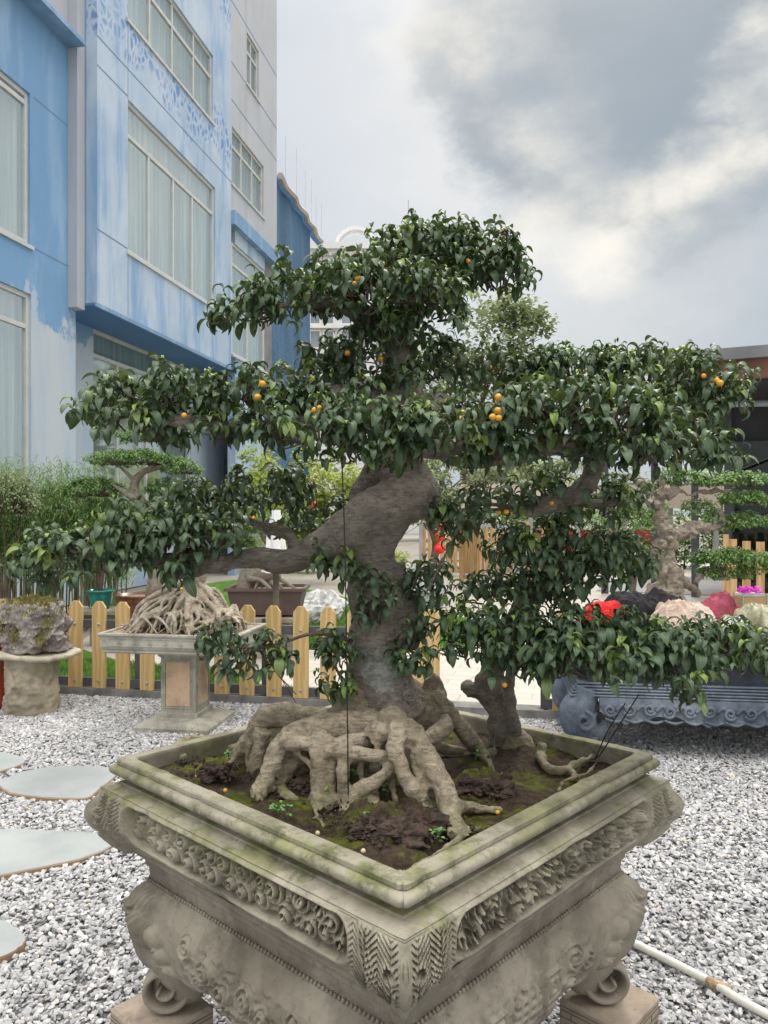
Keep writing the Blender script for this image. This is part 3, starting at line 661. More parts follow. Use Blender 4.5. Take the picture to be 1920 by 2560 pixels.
# building under construction behind blue safety net, top line falling away
def net_mat():
    m = M('blue_safety_net', .8, .2); m.col(m.mix(m.rng(m.noise(.5, 6, .6, m.mapn((1, 1, .3))), .3, .7), (.04, .10, .18), (.07, .155, .26))); m.bump(m.noise(3, 3), .1, .5); return m.m
mNet = net_mat(); mNetB = simple('bright_blue_tarpaulin', (.04, .20, .48), .6, .2, 1, 0)
cb = empty('construction_building', (P(730, 1290, 34).x, 34, 0), 'unfinished building wrapped in dark blue safety net with rods on top', 'building')
A0 = P(640, 392, 30); A1 = P(806, 640, 52)    # sloping top line seen in perspective
T0 = Vector((A0.x, A0.y, 0)); T1 = Vector((A1.x, A1.y, 0)); ztop = 15.6
def Zat(p, v): return CAMH-(v-HZ)/F*p.y
n = 24; A = np.zeros((2, n, 3)); 
for j in range(n):
    s_ = j/(n-1); p = T0.lerp(T1, s_); u = 960+p.x/p.y*F; v = 452+(u-692)*1.52+1.5*math.sin(s_*9) ; off = .25*math.sin(j*1.7)
    A[0, j] = (p.x+off*.3, p.y, 0); A[1, j] = (p.x+off*.3, p.y, Zat(p, v))
jn = int(n*.74); MB().grid(A[:, :jn]).build('net_sheet', mNet, cb, True)
B = A[1].copy(); MB().tube(B[::2], [.13]*len(B[::2]), 8, 3).build('tarpaulin_roll', mNetB, cb, True)
B2 = B+np.array([.2, .4, .22]); mb = MB().tube(B2[4:22:2], [.16]*9, 6, 3); mb.build('concrete_edge', simple('raw_concrete_edge', (.45, .40, .36), .9, .2, 1, 0), cb)
for j in range(3, 22, 3): MB().tube([Vector(B[j])+Vector((.2, .4, 0)), Vector(B[j])+Vector((.2, .4, 2.6+.3*(j % 2)))], [.018, .015], 5, 1).build('rod', simple('rod_steel', (.5, .5, .52), .6, .1, 1, 0) if 'rod_steel' not in bpy.data.materials else bpy.data.materials['rod_steel'], cb)
m_ = MB(); q0 = T0+Vector((-.6, .5, 0)); q1 = T0.lerp(T1, .70)+Vector((-.6, .5, 0)); dv = (q1-q0); nn = Vector((-dv.y, dv.x, 0)).normalized()
m_.obox((q0+q1)/2+nn*3+Vector((0, 0, 5.5)), dv/2, nn*2.8, (0, 0, 5.5)); m_.build('concrete_frame', simple('raw_concrete', (.3, .3, .3), .9, .2, .5, 0), cb)
# ================================================================== FOLIAGE
def leaf_tpl(nseg, a0, a1, w, fold, tip=1.0, asym=0.0):
    """unit-length leaf in local x (outward) / y (across) / z (up): arches over and hangs"""
    t = np.linspace(0, 1, nseg+1); ang = np.radians(a0+(a1-a0)*np.clip(t*1.25, 0, 1)**.85)
    ds = 1.0/nseg; x = np.concatenate([[0], np.cumsum(np.cos((ang[1:]+ang[:-1])/2)*ds)]); z = np.concatenate([[0], np.cumsum(np.sin((ang[1:]+ang[:-1])/2)*ds)])
    tb = np.clip((t-.07)/.93, 0, 1); wd = w*(tb**.62)*((1-tb)**(.95*tip))*1.95; wd[0] = .012; wd = np.maximum(wd, .006)
    V = []
    AC = (-1, -.5, 0, .5, 1) if nseg > 3 else (-1, 0, 1); na = len(AC)
    for i in range(nseg+1):
        up = np.array([-math.sin(ang[i]), 0, math.cos(ang[i])])
        for s_ in AC:
            V.append(np.array([x[i], s_*wd[i]*math.cos(fold), z[i]])+up*(abs(s_)**1.35*wd[i]*math.sin(fold)+asym*s_*wd[i]))
    f = []
    for i in range(nseg):
        for j in range(na-1): a = i*na+j; f.append((a, a+1, a+na+1, a+na))
    e = np.array([abs(AC[k % na]) for k in range(len(V))], float)
    return np.array(V), np.array(f), e
TPL = [leaf_tpl(7, a0, a1, w, fo, tp, asy) for a0, a1, w, fo, tp, asy in ((50, -105, .27, .42, .95, .1), (35, -95, .29, .30, .9, -.1), (65, -120, .26, .5, 1, 0), (20, -95, .31, .22, .9, .12), (60, -80, .26, .35, .95, -.15), (0, -100, .29, .3, .9, 0), (45, -140, .27, .5, .95, .1), (75, -100, .25, .45, 1, -.05))]
TPLS = [leaf_tpl(3, a0, a1, w, fo, 1, 0) for a0, a1, w, fo in ((35, -80, .36, .3), (10, -60, .38, .2), (45, -100, .34, .4))]
TPLB = [leaf_tpl(3, a0, a1, w, .25, 1.3, 0) for a0, a1, w in ((20, -60, .10), (5, -40, .11), (-10, -80, .09))]
TPLF = [leaf_tpl(2, a0, a0-70, .42, .25, .8, 0) for a0 in (30, 0)]
def plant_leaves(pos, yaw, L, tone, young, tpls, pitch=None, roll=None):
    """one mesh of many leaves; returns MB and per-vertex data"""
    mb = MB(); data = []; n = len(pos); k = RNG.integers(0, len(tpls), n)
    pitch = RNG.normal(0, .22, n) if pitch is None else pitch; roll = RNG.normal(0, .28, n) if roll is None else roll
    for q, (V, f, e) in enumerate(tpls):
        s_ = np.where(k == q)[0]
        if not len(s_): continue
        U = V[None]*L[s_][:, None, None]; U = np.repeat(U, 1, 0).copy()
        U = np.broadcast_to(V[None], (len(s_),)+V.shape)*L[s_][:, None, None]
        U = U.copy()
        c_, s2 = np.cos(roll[s_])[:, None], np.sin(roll[s_])[:, None]; y, z = U[..., 1].copy(), U[..., 2].copy(); U[..., 1] = y*c_-z*s2; U[..., 2] = y*s2+z*c_
        c_, s2 = np.cos(pitch[s_])[:, None], np.sin(pitch[s_])[:, None]; x, z = U[..., 0].copy(), U[..., 2].copy(); U[..., 0] = x*c_-z*s2; U[..., 2] = x*s2+z*c_
        c_, s2 = np.cos(yaw[s_])[:, None], np.sin(yaw[s_])[:, None]; x, y = U[..., 0].copy(), U[..., 1].copy(); U[..., 0] = x*c_-y*s2; U[..., 1] = x*s2+y*c_
        U += pos[s_][:, None, :]
        m = len(V); mb.add(U.reshape(-1, 3), (f[None]+(np.arange(len(s_))*m)[:, None, None]).reshape(-1, 4))
        dt = np.zeros((len(s_), m, 4)); dt[..., 0] = tone[s_][:, None]; dt[..., 1] = young[s_][:, None]; dt[..., 2] = e[None]; dt[..., 3] = 1; data.append(dt.reshape(-1, 4))
    return mb, np.concatenate(data)
def shoots(P_, A_, nl, L, spread=.035, tpls=None, youngp=.05, bud=.35, tone0=None):
    """leafy shoots at P_ with axis A_: leaves spiral round each shoot, arch outward and hang"""
    pos, yaw, LL, tone, young, pitch = [], [], [], [], [], []
    for p, a in zip(P_, A_):
        m = max(2, int(round(RNG.normal(nl, nl*.2)))); ph = RNG.random()*6.28; bt = RNG.random()
        isb = RNG.random() < bud; yg = 1 if RNG.random() < youngp*2 else 0
        for i in range(m):
            s_ = i/max(1, m-1); ph += 2.4+RNG.normal(0, .25); q = p+a*spread*s_*(L/.05)
            h = np.array([math.cos(ph), math.sin(ph)])+a[:2]*.75; y = math.atan2(h[1], h[0])
            pos.append(q); yaw.append(y); LL.append(L*RNG.uniform(.7, 1.2)*(1-.25*s_)); tone.append(np.clip(bt*.6+RNG.random()*.4, 0, 1))
            young.append((.25+.5*s_) if yg else (RNG.random() < youngp)*RNG.uniform(.2, .6)); pitch.append(RNG.normal(.05+.35*s_, .25))
        if isb:
            pos.append(p+a*spread*1.1*(L/.05)); yaw.append(ph); LL.append(L*.42); tone.append(1); young.append(.9); pitch.append(1.25)
    return plant_leaves(np.array(pos), np.array(yaw), np.array(LL), np.array(tone), np.array(young), tpls or TPL, pitch=np.array(pitch))
def pad_points(c_, r, n, lo=-.35, flat=0.0):
    """shoot positions over the shell of a lumpy pad"""
    d = RNG.normal(0, 1, (n*3, 3)); d /= np.linalg.norm(d, axis=1)[:, None]; d = d[d[:, 2] > lo-RNG.random(len(d))*.35][:n]
    rr = RNG.uniform(.62, 1.0, len(d))**.7
    lump = 1+.15*np.sin(d[:, 0]*5+c_[0]*9)*np.cos(d[:, 1]*4+c_[2]*7)+.15*np.sin(d[:, 0]*11+d[:, 2]*9+c_[0]*3)
    P_ = np.array(c_)[None]+d*np.array(r)[None]*(rr*lump)[:, None]
    nrm = d/np.array(r)[None]; nrm /= np.linalg.norm(nrm, axis=1)[:, None]; A_ = nrm*.65+np.array([0, 0, .55]); A_ /= np.linalg.norm(A_, axis=1)[:, None]
    return P_, A_
def area(r): a, b, c_ = r; p = 1.6; return 4*math.pi*(((a*b)**p+(a*c_)**p+(b*c_)**p)/3)**(1/p)
def foliage_pad(name, parent, pads, L, dens, mat, tpls=None, nl=6, lo=-.35, youngp=.05, bud=.35, twigs=True, twigm=None):
    PP, AA = [], []; tw = MB()
    for c_, r in pads:
        n = max(6, int(area(r)*dens*1.75/(L*L*.42)/nl)); P_, A_ = pad_points(c_, r, n, lo); PP.append(P_); AA.append(A_)
        if twigs:
            ctr = np.array(c_)-np.array([0, 0, r[2]*.5])
            for p, a in list(zip(P_, A_))[:max(3, int(n*.55))]:
                st = ctr+(p-ctr)*np.array([.55, .55, .1])*RNG.uniform(.6, 1); mid = (st+p)/2+RNG.normal(0, .008*L/.05, 3)
                tw.tube([st, mid, p, p+a*L*.6], [L*.055, L*.04, L*.03, L*.018], 5, 2)
    PP = np.concatenate(PP); AA = np.concatenate(AA)
    mb, dt = shoots(PP, AA, nl, L, tpls=tpls, youngp=youngp, bud=bud); o = mb.build(name, mat, parent, True, dt)
    if twigs and tw.n: tw.build('twigs', twigm or mTwig, o, True)
    return o
# ================================================================== BACKGROUND TREES
def bg_tree(name, label, base, height, crown, mat, L, dens, trunk_r=.14, group='trees behind the garden', nlimb=6, tp=None):
    t = empty(name, base, label, 'tree', group); bx, by, bz = base; mb = MB()
    cz = np.mean([c_[0][2] for c_ in crown]); cxm = np.mean([c_[0][0] for c_ in crown]); cym = np.mean([c_[0][1] for c_ in crown])
    fork = Vector((bx*.75+cxm*.25, by*.75+cym*.25, bz+(cz-bz)*.5))
    mb.tube([base, Vector(base).lerp(fork, .5)+Vector((.1*height*.1, 0, 0)), fork], [trunk_r*1.2, trunk_r, trunk_r*.8], 10, 4)
    for c_, r in crown:
        c_ = Vector(c_); mb.tube([fork-Vector((0, 0, .3)), fork.lerp(c_, .5)+Vector((RNG.normal(0, .15), RNG.normal(0, .15), .1)), c_], [trunk_r*.55, trunk_r*.38, trunk_r*.18], 7, 4)
        for k in range(nlimb):
            e = c_+Vector((RNG.normal(0, .55)*r[0], RNG.normal(0, .5)*r[1], RNG.normal(.1, .45)*r[2])); s_ = fork.lerp(c_, RNG.uniform(.55, .95))
            mb.tube([s_, s_.lerp(e, .5)+Vector((0, 0, .08)), e], [trunk_r*.16, trunk_r*.1, trunk_r*.04], 5, 3)
    mb.build('trunk', mTrunkFar, t, True)
    PP, AA = [], []
    for c_, r in crown:
        ncl = max(6, int(16*dens)); cc, _ = pad_points(c_, r, ncl, -.8)
        for q in cc:
            rr = np.array(r)*RNG.uniform(.22, .42)*(.85 if dens < 1 else 1); n = int(26*dens*max(.3, (rr[0]/L)/9)); n = min(max(n, 12), 90)
            P_, A_ = pad_points(q, rr, n, -.7); PP.append(P_); AA.append(A_)
    PP = np.concatenate(PP); AA = np.concatenate(AA); mb, dt = shoots(PP, AA, 5, L, spread=.05, tpls=tp or TPLF, youngp=.05, bud=0)
    mb.build('crown', mat, t, False, dt); return t
bg_tree('leafy_tree', 'tall hazy grey-green tree rising between the top and right crown pads', P(1150, 1330, 23), 8,
        [((P(1180, 870, 23)), (2.0, 1.6, 1.25)), ((P(1290, 830, 23.4)), (1.0, 1.0, .8)), ((P(1120, 960, 22.6)), (1.5, 1.4, 1.0)), ((P(1330, 930, 23.4)), (1.1, 1.2, .8)), ((P(1230, 1060, 22.5)), (1.7, 1.3, .9)), ((P(1050, 1100, 22)), (1.6, 1.3, 1.0))], mTreeLeaf, .26, 1.0, .18)
bg_tree('leafy_tree', 'yellow-green tree seen through the gap left of the big trunk', P(760, 1420, 17), 5,
        [((P(745, 1190, 17)), (.95, .9, .65)), ((P(850, 1230, 16.6)), (.8, .8, .65)), ((P(700, 1270, 17.4)), (.7, .7, .55)), ((P(800, 1330, 17)), (.8, .7, .4))], mTreeLeafY, .17, .9, .09)
bg_tree('leafy_tree', 'dull olive tree with bare crooked limbs right behind the trunk elbow', P(1075, 1440, 13.5), 4,
        [((P(1150, 1200, 13.6)), (.85, .8, .4)), ((P(1030, 1180, 13.4)), (.6, .6, .45)), ((P(1260, 1190, 14)), (.6, .6, .3)), ((P(1085, 1270, 13.6)), (.45, .5, .3))], mTreeLeaf, .13, .8, .07)
bg_tree('leafy_tree', 'dark green tree filling the far left gap beside the blue wall', P(690, 1430, 20), 5,
        [((P(655, 1260, 20)), (.8, .8, .8)), ((P(735, 1380, 20)), (1.3, .8, .5)), ((P(900, 1400, 21)), (1.2, .8, .4))], mTreeLeafY, .17, .9, .1)
bg_tree('leafy_tree', 'dark leafy bush just left of the knobbly pale trunk on the right', P(1580, 1480, 10.5), 2.4,
        [((P(1570, 1370, 10.5)), (.45, .4, .45)), ((P(1600, 1290, 10.6)), (.35, .3, .3))], mLeafB, .07, 1.0, .04)
bg_tree('leafy_tree', 'broad dark tree line far away behind the palms', P(1400, 1330, 48), 8,
        [((P(1220, 1240, 48)), (5, 3, 1.6)), ((P(1500, 1240, 50)), (5, 3, 1.5)), ((P(1350, 1270, 47)), (4, 3, 1.4)), ((P(1050, 1250, 46)), (4, 3, 2)), ((P(820, 1240, 46)), (4, 3, 2.2)), ((P(1800, 1250, 46)), (5, 3, 2))], mTreeLeaf, .55, .8, .25)
def palm(base, h, L, n, label):
    t = empty('palm_tree', base, label, 'palm tree', 'palms beyond the far wall'); base = Vector(base); top = base+Vector((0, 0, h))
    MB().tube([base, base.lerp(top, .5)+Vector((.08, 0, 0)), top], [.14, .11, .1], 8, 3).build('trunk', mTrunkFar, t, True)
    pos, yaw, LL = [], [], []; rib = MB()
    for i in range(n):
        a = i*2.4; el = R(RNG.uniform(10, 75)); pts = []
        for k in range(9):
            s_ = k/8; r = L*s_*math.cos(el*(1-.4*s_)); z = L*(math.sin(el)*s_-.75*s_*s_); p = top+Vector((math.cos(a)*r, math.sin(a)*r, z)); pts.append(p)
            if k:
                for sd_ in (-1, 1):
                    for m in range(3): pos.append(tuple(p+(pts[k-1]-p)*(m/3))); yaw.append(a+sd_*1.05); LL.append(L*.32*(1-.5*abs(s_-.45)))
        rib.tube(pts, [.02]*8+[.008], 4, 1)
    n_ = len(pos); mb, dt = plant_leaves(np.array(pos), np.array(yaw), np.array(LL), RNG.random(n_), RNG.random(n_)*.2, TPLB); o = mb.build('crown', mPalm, t, False, dt); rib.build('frond_ribs', mPalm, o)
for u, v, dd, L, lab in ((1275, 1195, 30, 2.0, 'tallest feathery palm, in the gap under the right branches'), (1370, 1185, 32, 2.1, 'feathery palm right of the tallest palm, half behind leaves'), (1330, 1215, 28, 1.5, 'lowest feathery palm between two taller ones')):
    z = CAMH-(v-HZ)/F*dd; palm((P(u, v, dd).x, dd, 0), z, L, 15, lab)
# ================================================================== FAR SIDE OF THE GARDEN
mCream = simple('cream_panel', (.62, .52, .42), .7, .06, 1, 0); mWood = M('pine_slat', .6, .3)
w_ = mWood; w_.col(w_.mix(w_.rng(w_.noise(3, 6, .6, w_.mapn((6, 6, .5))), .3, .7), (.40, .235, .10), (.62, .42, .22))); mWood = w_.m
mSteelG = simple('grey_steel', (.36, .37, .38), .5, .1, 3, 0)
cw = empty('cream_wall', P(1150, 1480, 19), 'long low cream wall panel behind the slatted wooden gates', 'wall')
a, b = P(1146, 1300, 19), P(1960, 1300, 20); m_ = MB(); dv = (b-a); z0, z1 = 1.68, CAMH-(1211-HZ)/F*19
m_.obox(Vector(((a.x+b.x)/2, (a.y+b.y)/2, (z0+z1)/2)), Vector((dv.x, dv.y, 0))/2, (0, .1, 0), (0, 0, (z1-z0)/2)); m_.build('panel', mCream, cw)
for k in range(7):
    q = a.lerp(b, (k+.5)/7); MB().box(q.x-.05, q.y+.02, 0, q.x+.05, q.y+.10, 1.75).build('post', mSteelG, cw)
hg = empty('hedge', P(1500, 1480, 21.5), 'long dark clipped hedge under the cream wall panel', 'hedge'); PP = []; AA = []
for k in range(26):
    q = P(1150+k*33, 1300, 21.5); P_, A_ = pad_points((q.x, 21.5, .75), (.42, .4, .85), 90, -.9); PP.append(P_); AA.append(A_)
mb, dt = shoots(np.concatenate(PP), np.concatenate(AA), 5, .16, spread=.05, tpls=TPLF, bud=0); mb.build('foliage', mLeafB, hg, False, dt); hm = MB()
for k in range(26): q = P(1150+k*33, 1300, 21.5); hm.tube([(q.x, 21.5, 0), (q.x+.05, 21.5, 1.2)], [.03, .01], 5, 1)
hm.build('stems', mTrunkFar, hg)
def slat_fence(u0, u1, vt, vb, d0, d1, pitch, label, frame=True, cat='fence'):
    a = G(u0, vb); b = G(u1, vb); a = Vector(((u0-960)/F*d0, d0, 0)); b = Vector(((u1-960)/F*d1, d1, 0)); L = (b-a).length; e = (b-a)/L
    zt = CAMH-(vt-HZ)/F*d0; g = empty('slat_fence', (a+b)/2, label, cat); nrm = Vector((-e.y, e.x, 0))
    n = int(L/pitch)
    for i in range(n):
        s_ = (i+.5)*L/n; c_ = a+e*s_; h = zt-RNG.uniform(0, .05); m = MB(); m.obox(c_+Vector((0, 0, h/2+.06)), e*pitch*.36, nrm*.02, (0, 0, h/2-.06)); m.build('slat', mWood, g)
    r = MB()
    for z in ((.14, zt*.55, zt+.03) if frame else (.25, zt*.8)): r.obox((a+b)/2+nrm*.045+Vector((0, 0, z)), e*L/2, nrm*.02, (0, 0, .035))
    r.build('rail', mSteelG if frame else mWood, g)
    for s_ in (0, L):
        m = MB(); m.obox(a+e*s_-nrm*.05+Vector((0, 0, zt/2+.03)), e*.04, nrm*.035, (0, 0, zt/2+.03)); m.build('post', mSteelG if frame else mWood, g)
    return g
slat_fence(1052, 1285, 1318, 1420, 18.6, 18.6, .15, 'far slatted pine gate in a pale steel frame right of the trunk')
slat_fence(1159, 1204, 1326, 1448, 16.6, 16.0, .06, 'narrow slatted pine gate leaf standing open in front of the far gate', False, 'gate')
slat_fence(1316, 1362, 1368, 1440, 15.5, 15.5, .09, 'short slatted pine barrier under the right crown pads', False, 'barrier')
for u in (1318, 1358):
    p = Vector(((u-960)/F*15.3, 15.3, 0)); m = empty('gate_post', p, 'tall square pine post, %s of a pair under the right branch' % ('left one' if u == 1318 else 'right one'), 'post', 'pair of pine gate posts')
    q = MB(); q.box(p.x-.035, p.y-.035, 0, p.x+.035, p.y+.035, CAMH-(1305-HZ)/F*15.3, .004); q.build('shaft', mWood, m); q = MB(); q.box(p.x-.05, p.y-.05, 0, p.x+.05, p.y+.05, .03); q.build('foot_plate', mSteelG, m)
slat_fence(1815, 1990, 1346, 1500, 11.6, 11.2, .16, 'slatted pine fence at the right edge behind the shaggy bonsai', False)
rb = empty('banner', P(1400, 1330, 20.6), 'long dark red banner strip strung low across the far side', 'banner')
m_ = MB(); a, b = P(1290, 1328, 20.6), P(1640, 1328, 20.6); A = np.zeros((2, 30, 3))
for j in range(30):
    x = a.x+(b.x-a.x)*j/29; A[0, j] = (x, 20.6+.05*math.sin(j), .55+.03*math.sin(j*.9)); A[1, j] = (x, 20.6+.05*math.cos(j*1.3), 1.12)
m_.grid(A).build('cloth', simple('dark_red_cloth', (.30, .035, .04), .7, .2, 1, 0), rb, True)
for x in (a.x, (a.x+b.x)/2, b.x): MB().tube([(x, 20.66, 0), (x, 20.66, 1.2)], [.03, .03], 6, 1).build('pole', mSteelG, rb)
# people-free far clutter: parked car-like shapes are not visible; a low dark hedge is
# ---- pavilion on the right
mSteel = simple('dark_steel', (.055, .06, .07), .5, .2, 3, 0); mFascia = simple('brown_red_fascia', (.16, .065, .045), .6, .4, 2, .002); mCeil = simple('dark_ceiling', (.035, .038, .045), .7, .2, 2, 0)
pv = empty('pavilion', P(1800, 1500, 12), 'dark steel and glass pavilion with wide flat roof on the right', 'pavilion')
a = P(1640, 890, 12.4); b = Vector((a.x+6.5, a.y-2.9, a.z)); e = (b-a).normalized(); nrm = Vector((-e.y, e.x, 0))   # nrm points away from camera
if nrm.y < 0: nrm = -nrm
L = (b-a).length
def pbox(s0, s1, n0, n1, z0, z1): return MB().obox(a+e*(s0+s1)/2+nrm*(n0+n1)/2+Vector((0, 0, (z0+z1)/2-a.z)), e*(s1-s0)/2, nrm*(n1-n0)/2, (0, 0, (z1-z0)/2))
zr = a.z
pbox(0, L, 0, 7, zr-.14, zr).build('roof', mSteel, pv); pbox(-.04, L, -.10, -.002, zr-.16, zr+.02).build('gutter', simple('zinc_gutter', (.16, .17, .18), .4, .15, 2, 0), pv)
pbox(.05, L, .02, .14, zr-.46, zr-.142).build('fascia', mFascia, pv); pbox(0, L, .16, 6.9, zr-.50, zr-.145).build('ceiling', mCeil, pv)
for k in range(9): pbox(.3+k*.8, .36+k*.8, .2, 6.8, zr-.60, zr-.502).build('beam', mSteel, pv)
MB().tube([a+e*1.1+nrm*.9+Vector((0, 0, -.72)), a+e*6+nrm*.4+Vector((0, 0, -.95))], [.055, .055], 12, 1).build('duct', simple('pale_blue_duct', (.32, .38, .44), .35, .1, 2, 0), pv, True)
pbox(0, L, 2.2, 2.3, zr-1.25, zr-.62).build('beam', mCeil, pv)
for s_ in (-1.15, -.25, .45, 1.0, 2.4, 3.6):
    pbox(s_, s_+.12, 2.0, 2.12, 0, zr-.142).build('post', mSteel, pv)
for s0, s1 in ((1.12, 2.4), (2.52, 3.6), (3.72, 5.4)):
    pbox(s0, s1, 2.05, 2.07, .1, zr-1.25).build('glass_panel', mGlassDark, pv)
pbox(-1.3, L, -.0+2.4, 6.8, -.0, .02).build('floor_slab', simple('pavilion_floor', (.3, .3, .3), .4, .1, 2, 0), pv)
pbox(1.2, 5.4, 5.6, 5.7, .02, zr-.5).build('rear_wall', simple('olive_rear_wall', (.13, .135, .10), .8, .3, 1, 0), pv)
for k in range(4): MB().tube([a+e*(1.3+k*.1)+nrm*1.5+Vector((0, 0, -1.75-k*.28)), a+e*4.5+nrm*1.3+Vector((0, 0, -.35-k*.42))], [.022, .022], 5, 1).build('tie_rod', mSteel, pv)
# ---- red lanterns
mRed = simple('red_lantern_silk', (.80, .02, .015), .45, .1, 10, .001); mGold = simple('gold_trim', (.7, .4, .05), .4, .1, 10, 0)
def lantern(u, v, r_px, d, label, extra=()):
    c_ = P(u, v, d); r = r_px/F*d; t = empty('lantern_string', c_, label, 'lantern', 'red lantern strings')
    for k, (dv, rr) in enumerate(((0, 1.0),)+tuple(extra)):
        cc = c_-Vector((0, 0, dv/F*d)); pr = [(r*rr*math.sin(math.pi*q/10)*(1+.05*math.cos(q*3)), r*rr*.92*-math.cos(math.pi*q/10)) for q in range(11)]; pr[0] = (.15*r, pr[0][1]); pr[-1] = (.15*r, pr[-1][1])
        MB().lathe(pr, tuple(cc), 20).build('lantern', mRed, t, True)
    zb = c_-Vector((0, 0, (extra[-1][0]+12 if extra else 14)/F*d))
    MB().tube([c_+Vector((0, 0, r*6)), zb], [.003, .003], 5, 1).build('cord', mRed, t)
    for k in range(3): MB().tube([zb+Vector((0, 0, -.01*k)), zb+Vector((RNG.normal(0, .02), 0, -.12-.05*k))], [.014, .006], 6, 1).build('tassel', mRed, t)
    MB().lathe([(.25*r, 0), (.25*r, r*.16)], tuple(c_+Vector((0, 0, r*.9))), 12).build('cap', mGold, t)
lantern(782, 1262, 13, 8.5, 'red lantern string left of the big trunk elbow', ((26, .62), (44, .4), (60, .3)))
lantern(1099, 1372, 14, 9, 'red lantern string right of the trunk in front of the slatted gate', ((-30, .9), (-58, .45)))
# ---- boulders
def rock(name, c_, r, seed, mat, label, cat='boulder', parent=None, detail=24, rough=.35, group=None):
    n = detail; th = np.linspace(0, math.pi, n); ph = np.linspace(0, 2*math.pi, 2*n+1); A = np.zeros((n, 2*n+1, 3))
    for i, t_ in enumerate(th):
        for j, p_ in enumerate(ph):
            dv = Vector((math.sin(t_)*math.cos(p_), math.sin(t_)*math.sin(p_), math.cos(t_))); q = dv*1.3+Vector((seed, seed*1.7, 0))
            k = 1+rough*fbm(q, 1.2, 4)-.22*abs(mnoise.noise(q*2.6)); cell = mnoise.cell_vector(q*1.9); k += .08*(cell.x-.5)
            A[i, j] = (c_[0]+dv.x*r[0]*k, c_[1]+dv.y*r[1]*k, c_[2]+dv.z*r[2]*k)
    o = MB().grid(A, True).build(name, mat, parent, False)
    return tag(o, label, cat, group) if label else o
mRock = simple('pale_grey_boulder', (.36, .37, .36), .85, .35, 6, .01); mRockW = simple('white_quartz_boulder', (.55, .55, .54), .8, .25, 6, .01)
p = P(1068, 1428, 10.2); rock('boulder', (p.x, 10.2, .48), (.25, .22, .24), 3.1, mRock, 'rounded grey boulder on the grassy mound right of the trunk')
p = P(800, 1440, 9.4); rock('boulder', (p.x, 9.4, .33), (.30, .25, .24), 5.2, mRockW, 'white streaked boulder on the mound left of the trunk')
p = P(1045, 1400, 12.2); rock('boulder', (p.x, 12.2, .30), (.2, .25, .42), 8.2, mRock, 'small pointed grey boulder behind the rounded one')
# ================================================================== BAMBOO HEDGE
def cane_mat():
    m = M('bamboo_cane', .5, .4); g = m.n.new('ShaderNodeNewGeometry'); r = g.outputs['Random Per Island']
    cr = m.n.new('ShaderNodeValToRGB'); m.l.new(r, cr.inputs[0]); el = cr.color_ramp.elements; el[0].color = (.10, .13, .05, 1); el[1].color = (.55, .55, .50, 1)
    for p_, c_ in ((.5, (.20, .20, .09)), (.8, (.30, .24, .14))): e_ = el.new(p_); e_.color = (*c_, 1)
    m.col(m.mix(m.rng(m.noise(20, 4), .4, .7, 0, .5), cr.outputs[0], (.10, .10, .05))); return m.m
mCane = cane_mat()
clumps = [(-30, 9.6, 'bamboo clump farthest left with shaggy bleached twigs'), (45, 9.7, 'bamboo clump behind the weathered rock on its stump'), (115, 9.9, 'bamboo clump behind the second picket, feathery against the window'), (190, 10.1, 'bamboo clump next to the teal glazed pot'), (265, 10.4, 'rightmost bamboo clump, behind the bonsai with the curved pale trunk')]
for i, (u, dd, lab) in enumerate(clumps):
    x0 = (u-960)/F*dd; t = empty('bamboo_clump', (x0, dd, 0), lab, 'bamboo', 'bamboo hedge along the blue building'); cn = MB(); tops = []
    for k in range(22):
        x = x0+RNG.uniform(-.21, .21); y = dd+RNG.uniform(-.25, .3); h = RNG.uniform(1.5, 2.05)*(1 if i < 4 else .85); lx, ly = RNG.normal(0, .12), RNG.normal(0, .12)
        cn.tube([(x, y, 0), (x+lx*.3, y+ly*.3, h*.5), (x+lx, y+ly, h)], [.011, .0095, .004], 6, 3); tops.append((x+lx, y+ly, h, x, y))
    cn.build('canes', mCane, t, True)
    pos, yaw, LL = [], [], []
    for (x, y, h, xb, yb) in tops:
        for q in range(260):
            s_ = RNG.uniform(.48, 1.10); px = xb+(x-xb)*s_+RNG.normal(0, .11); py = yb+(y-yb)*s_+RNG.normal(0, .13); pz = h*s_+RNG.normal(0, .06)
            if pz > h*1.02 and RNG.random() < .6: continue
            pos.append((px, py, pz)); yaw.append(RNG.random()*6.28); LL.append(RNG.uniform(.06, .13))
    # arching sprays above
    tw = MB()
    for q in range(9):
        bx, by, bz = x0+RNG.uniform(-.2, .2), dd+RNG.uniform(-.15, .15), 1.8; a = RNG.uniform(0, 6.28); pts = [Vector((bx, by, bz)), Vector((bx+.1*math.cos(a), by+.05, bz+.28)), Vector((bx+.28*math.cos(a), by, bz+RNG.uniform(.3, .52)))]; tw.tube(pts, [.003, .002, .001], 4, 4)
        for s_ in np.linspace(.2, 1, 9): p = pts[0].lerp(pts[1], min(1, s_*2)) if s_ < .5 else pts[1].lerp(pts[2], s_*2-1); pos.append(tuple(p)); yaw.append(a+RNG.normal(0, .9)); LL.append(RNG.uniform(.06, .11))
    n_ = len(pos); mb, dt = plant_leaves(np.array(pos), np.array(yaw), np.array(LL), RNG.random(n_), (RNG.random(n_) < .05)*.6, TPLB); o = mb.build('foliage', mBamboo, t, False, dt); tw.build('twigs', mCane, o)
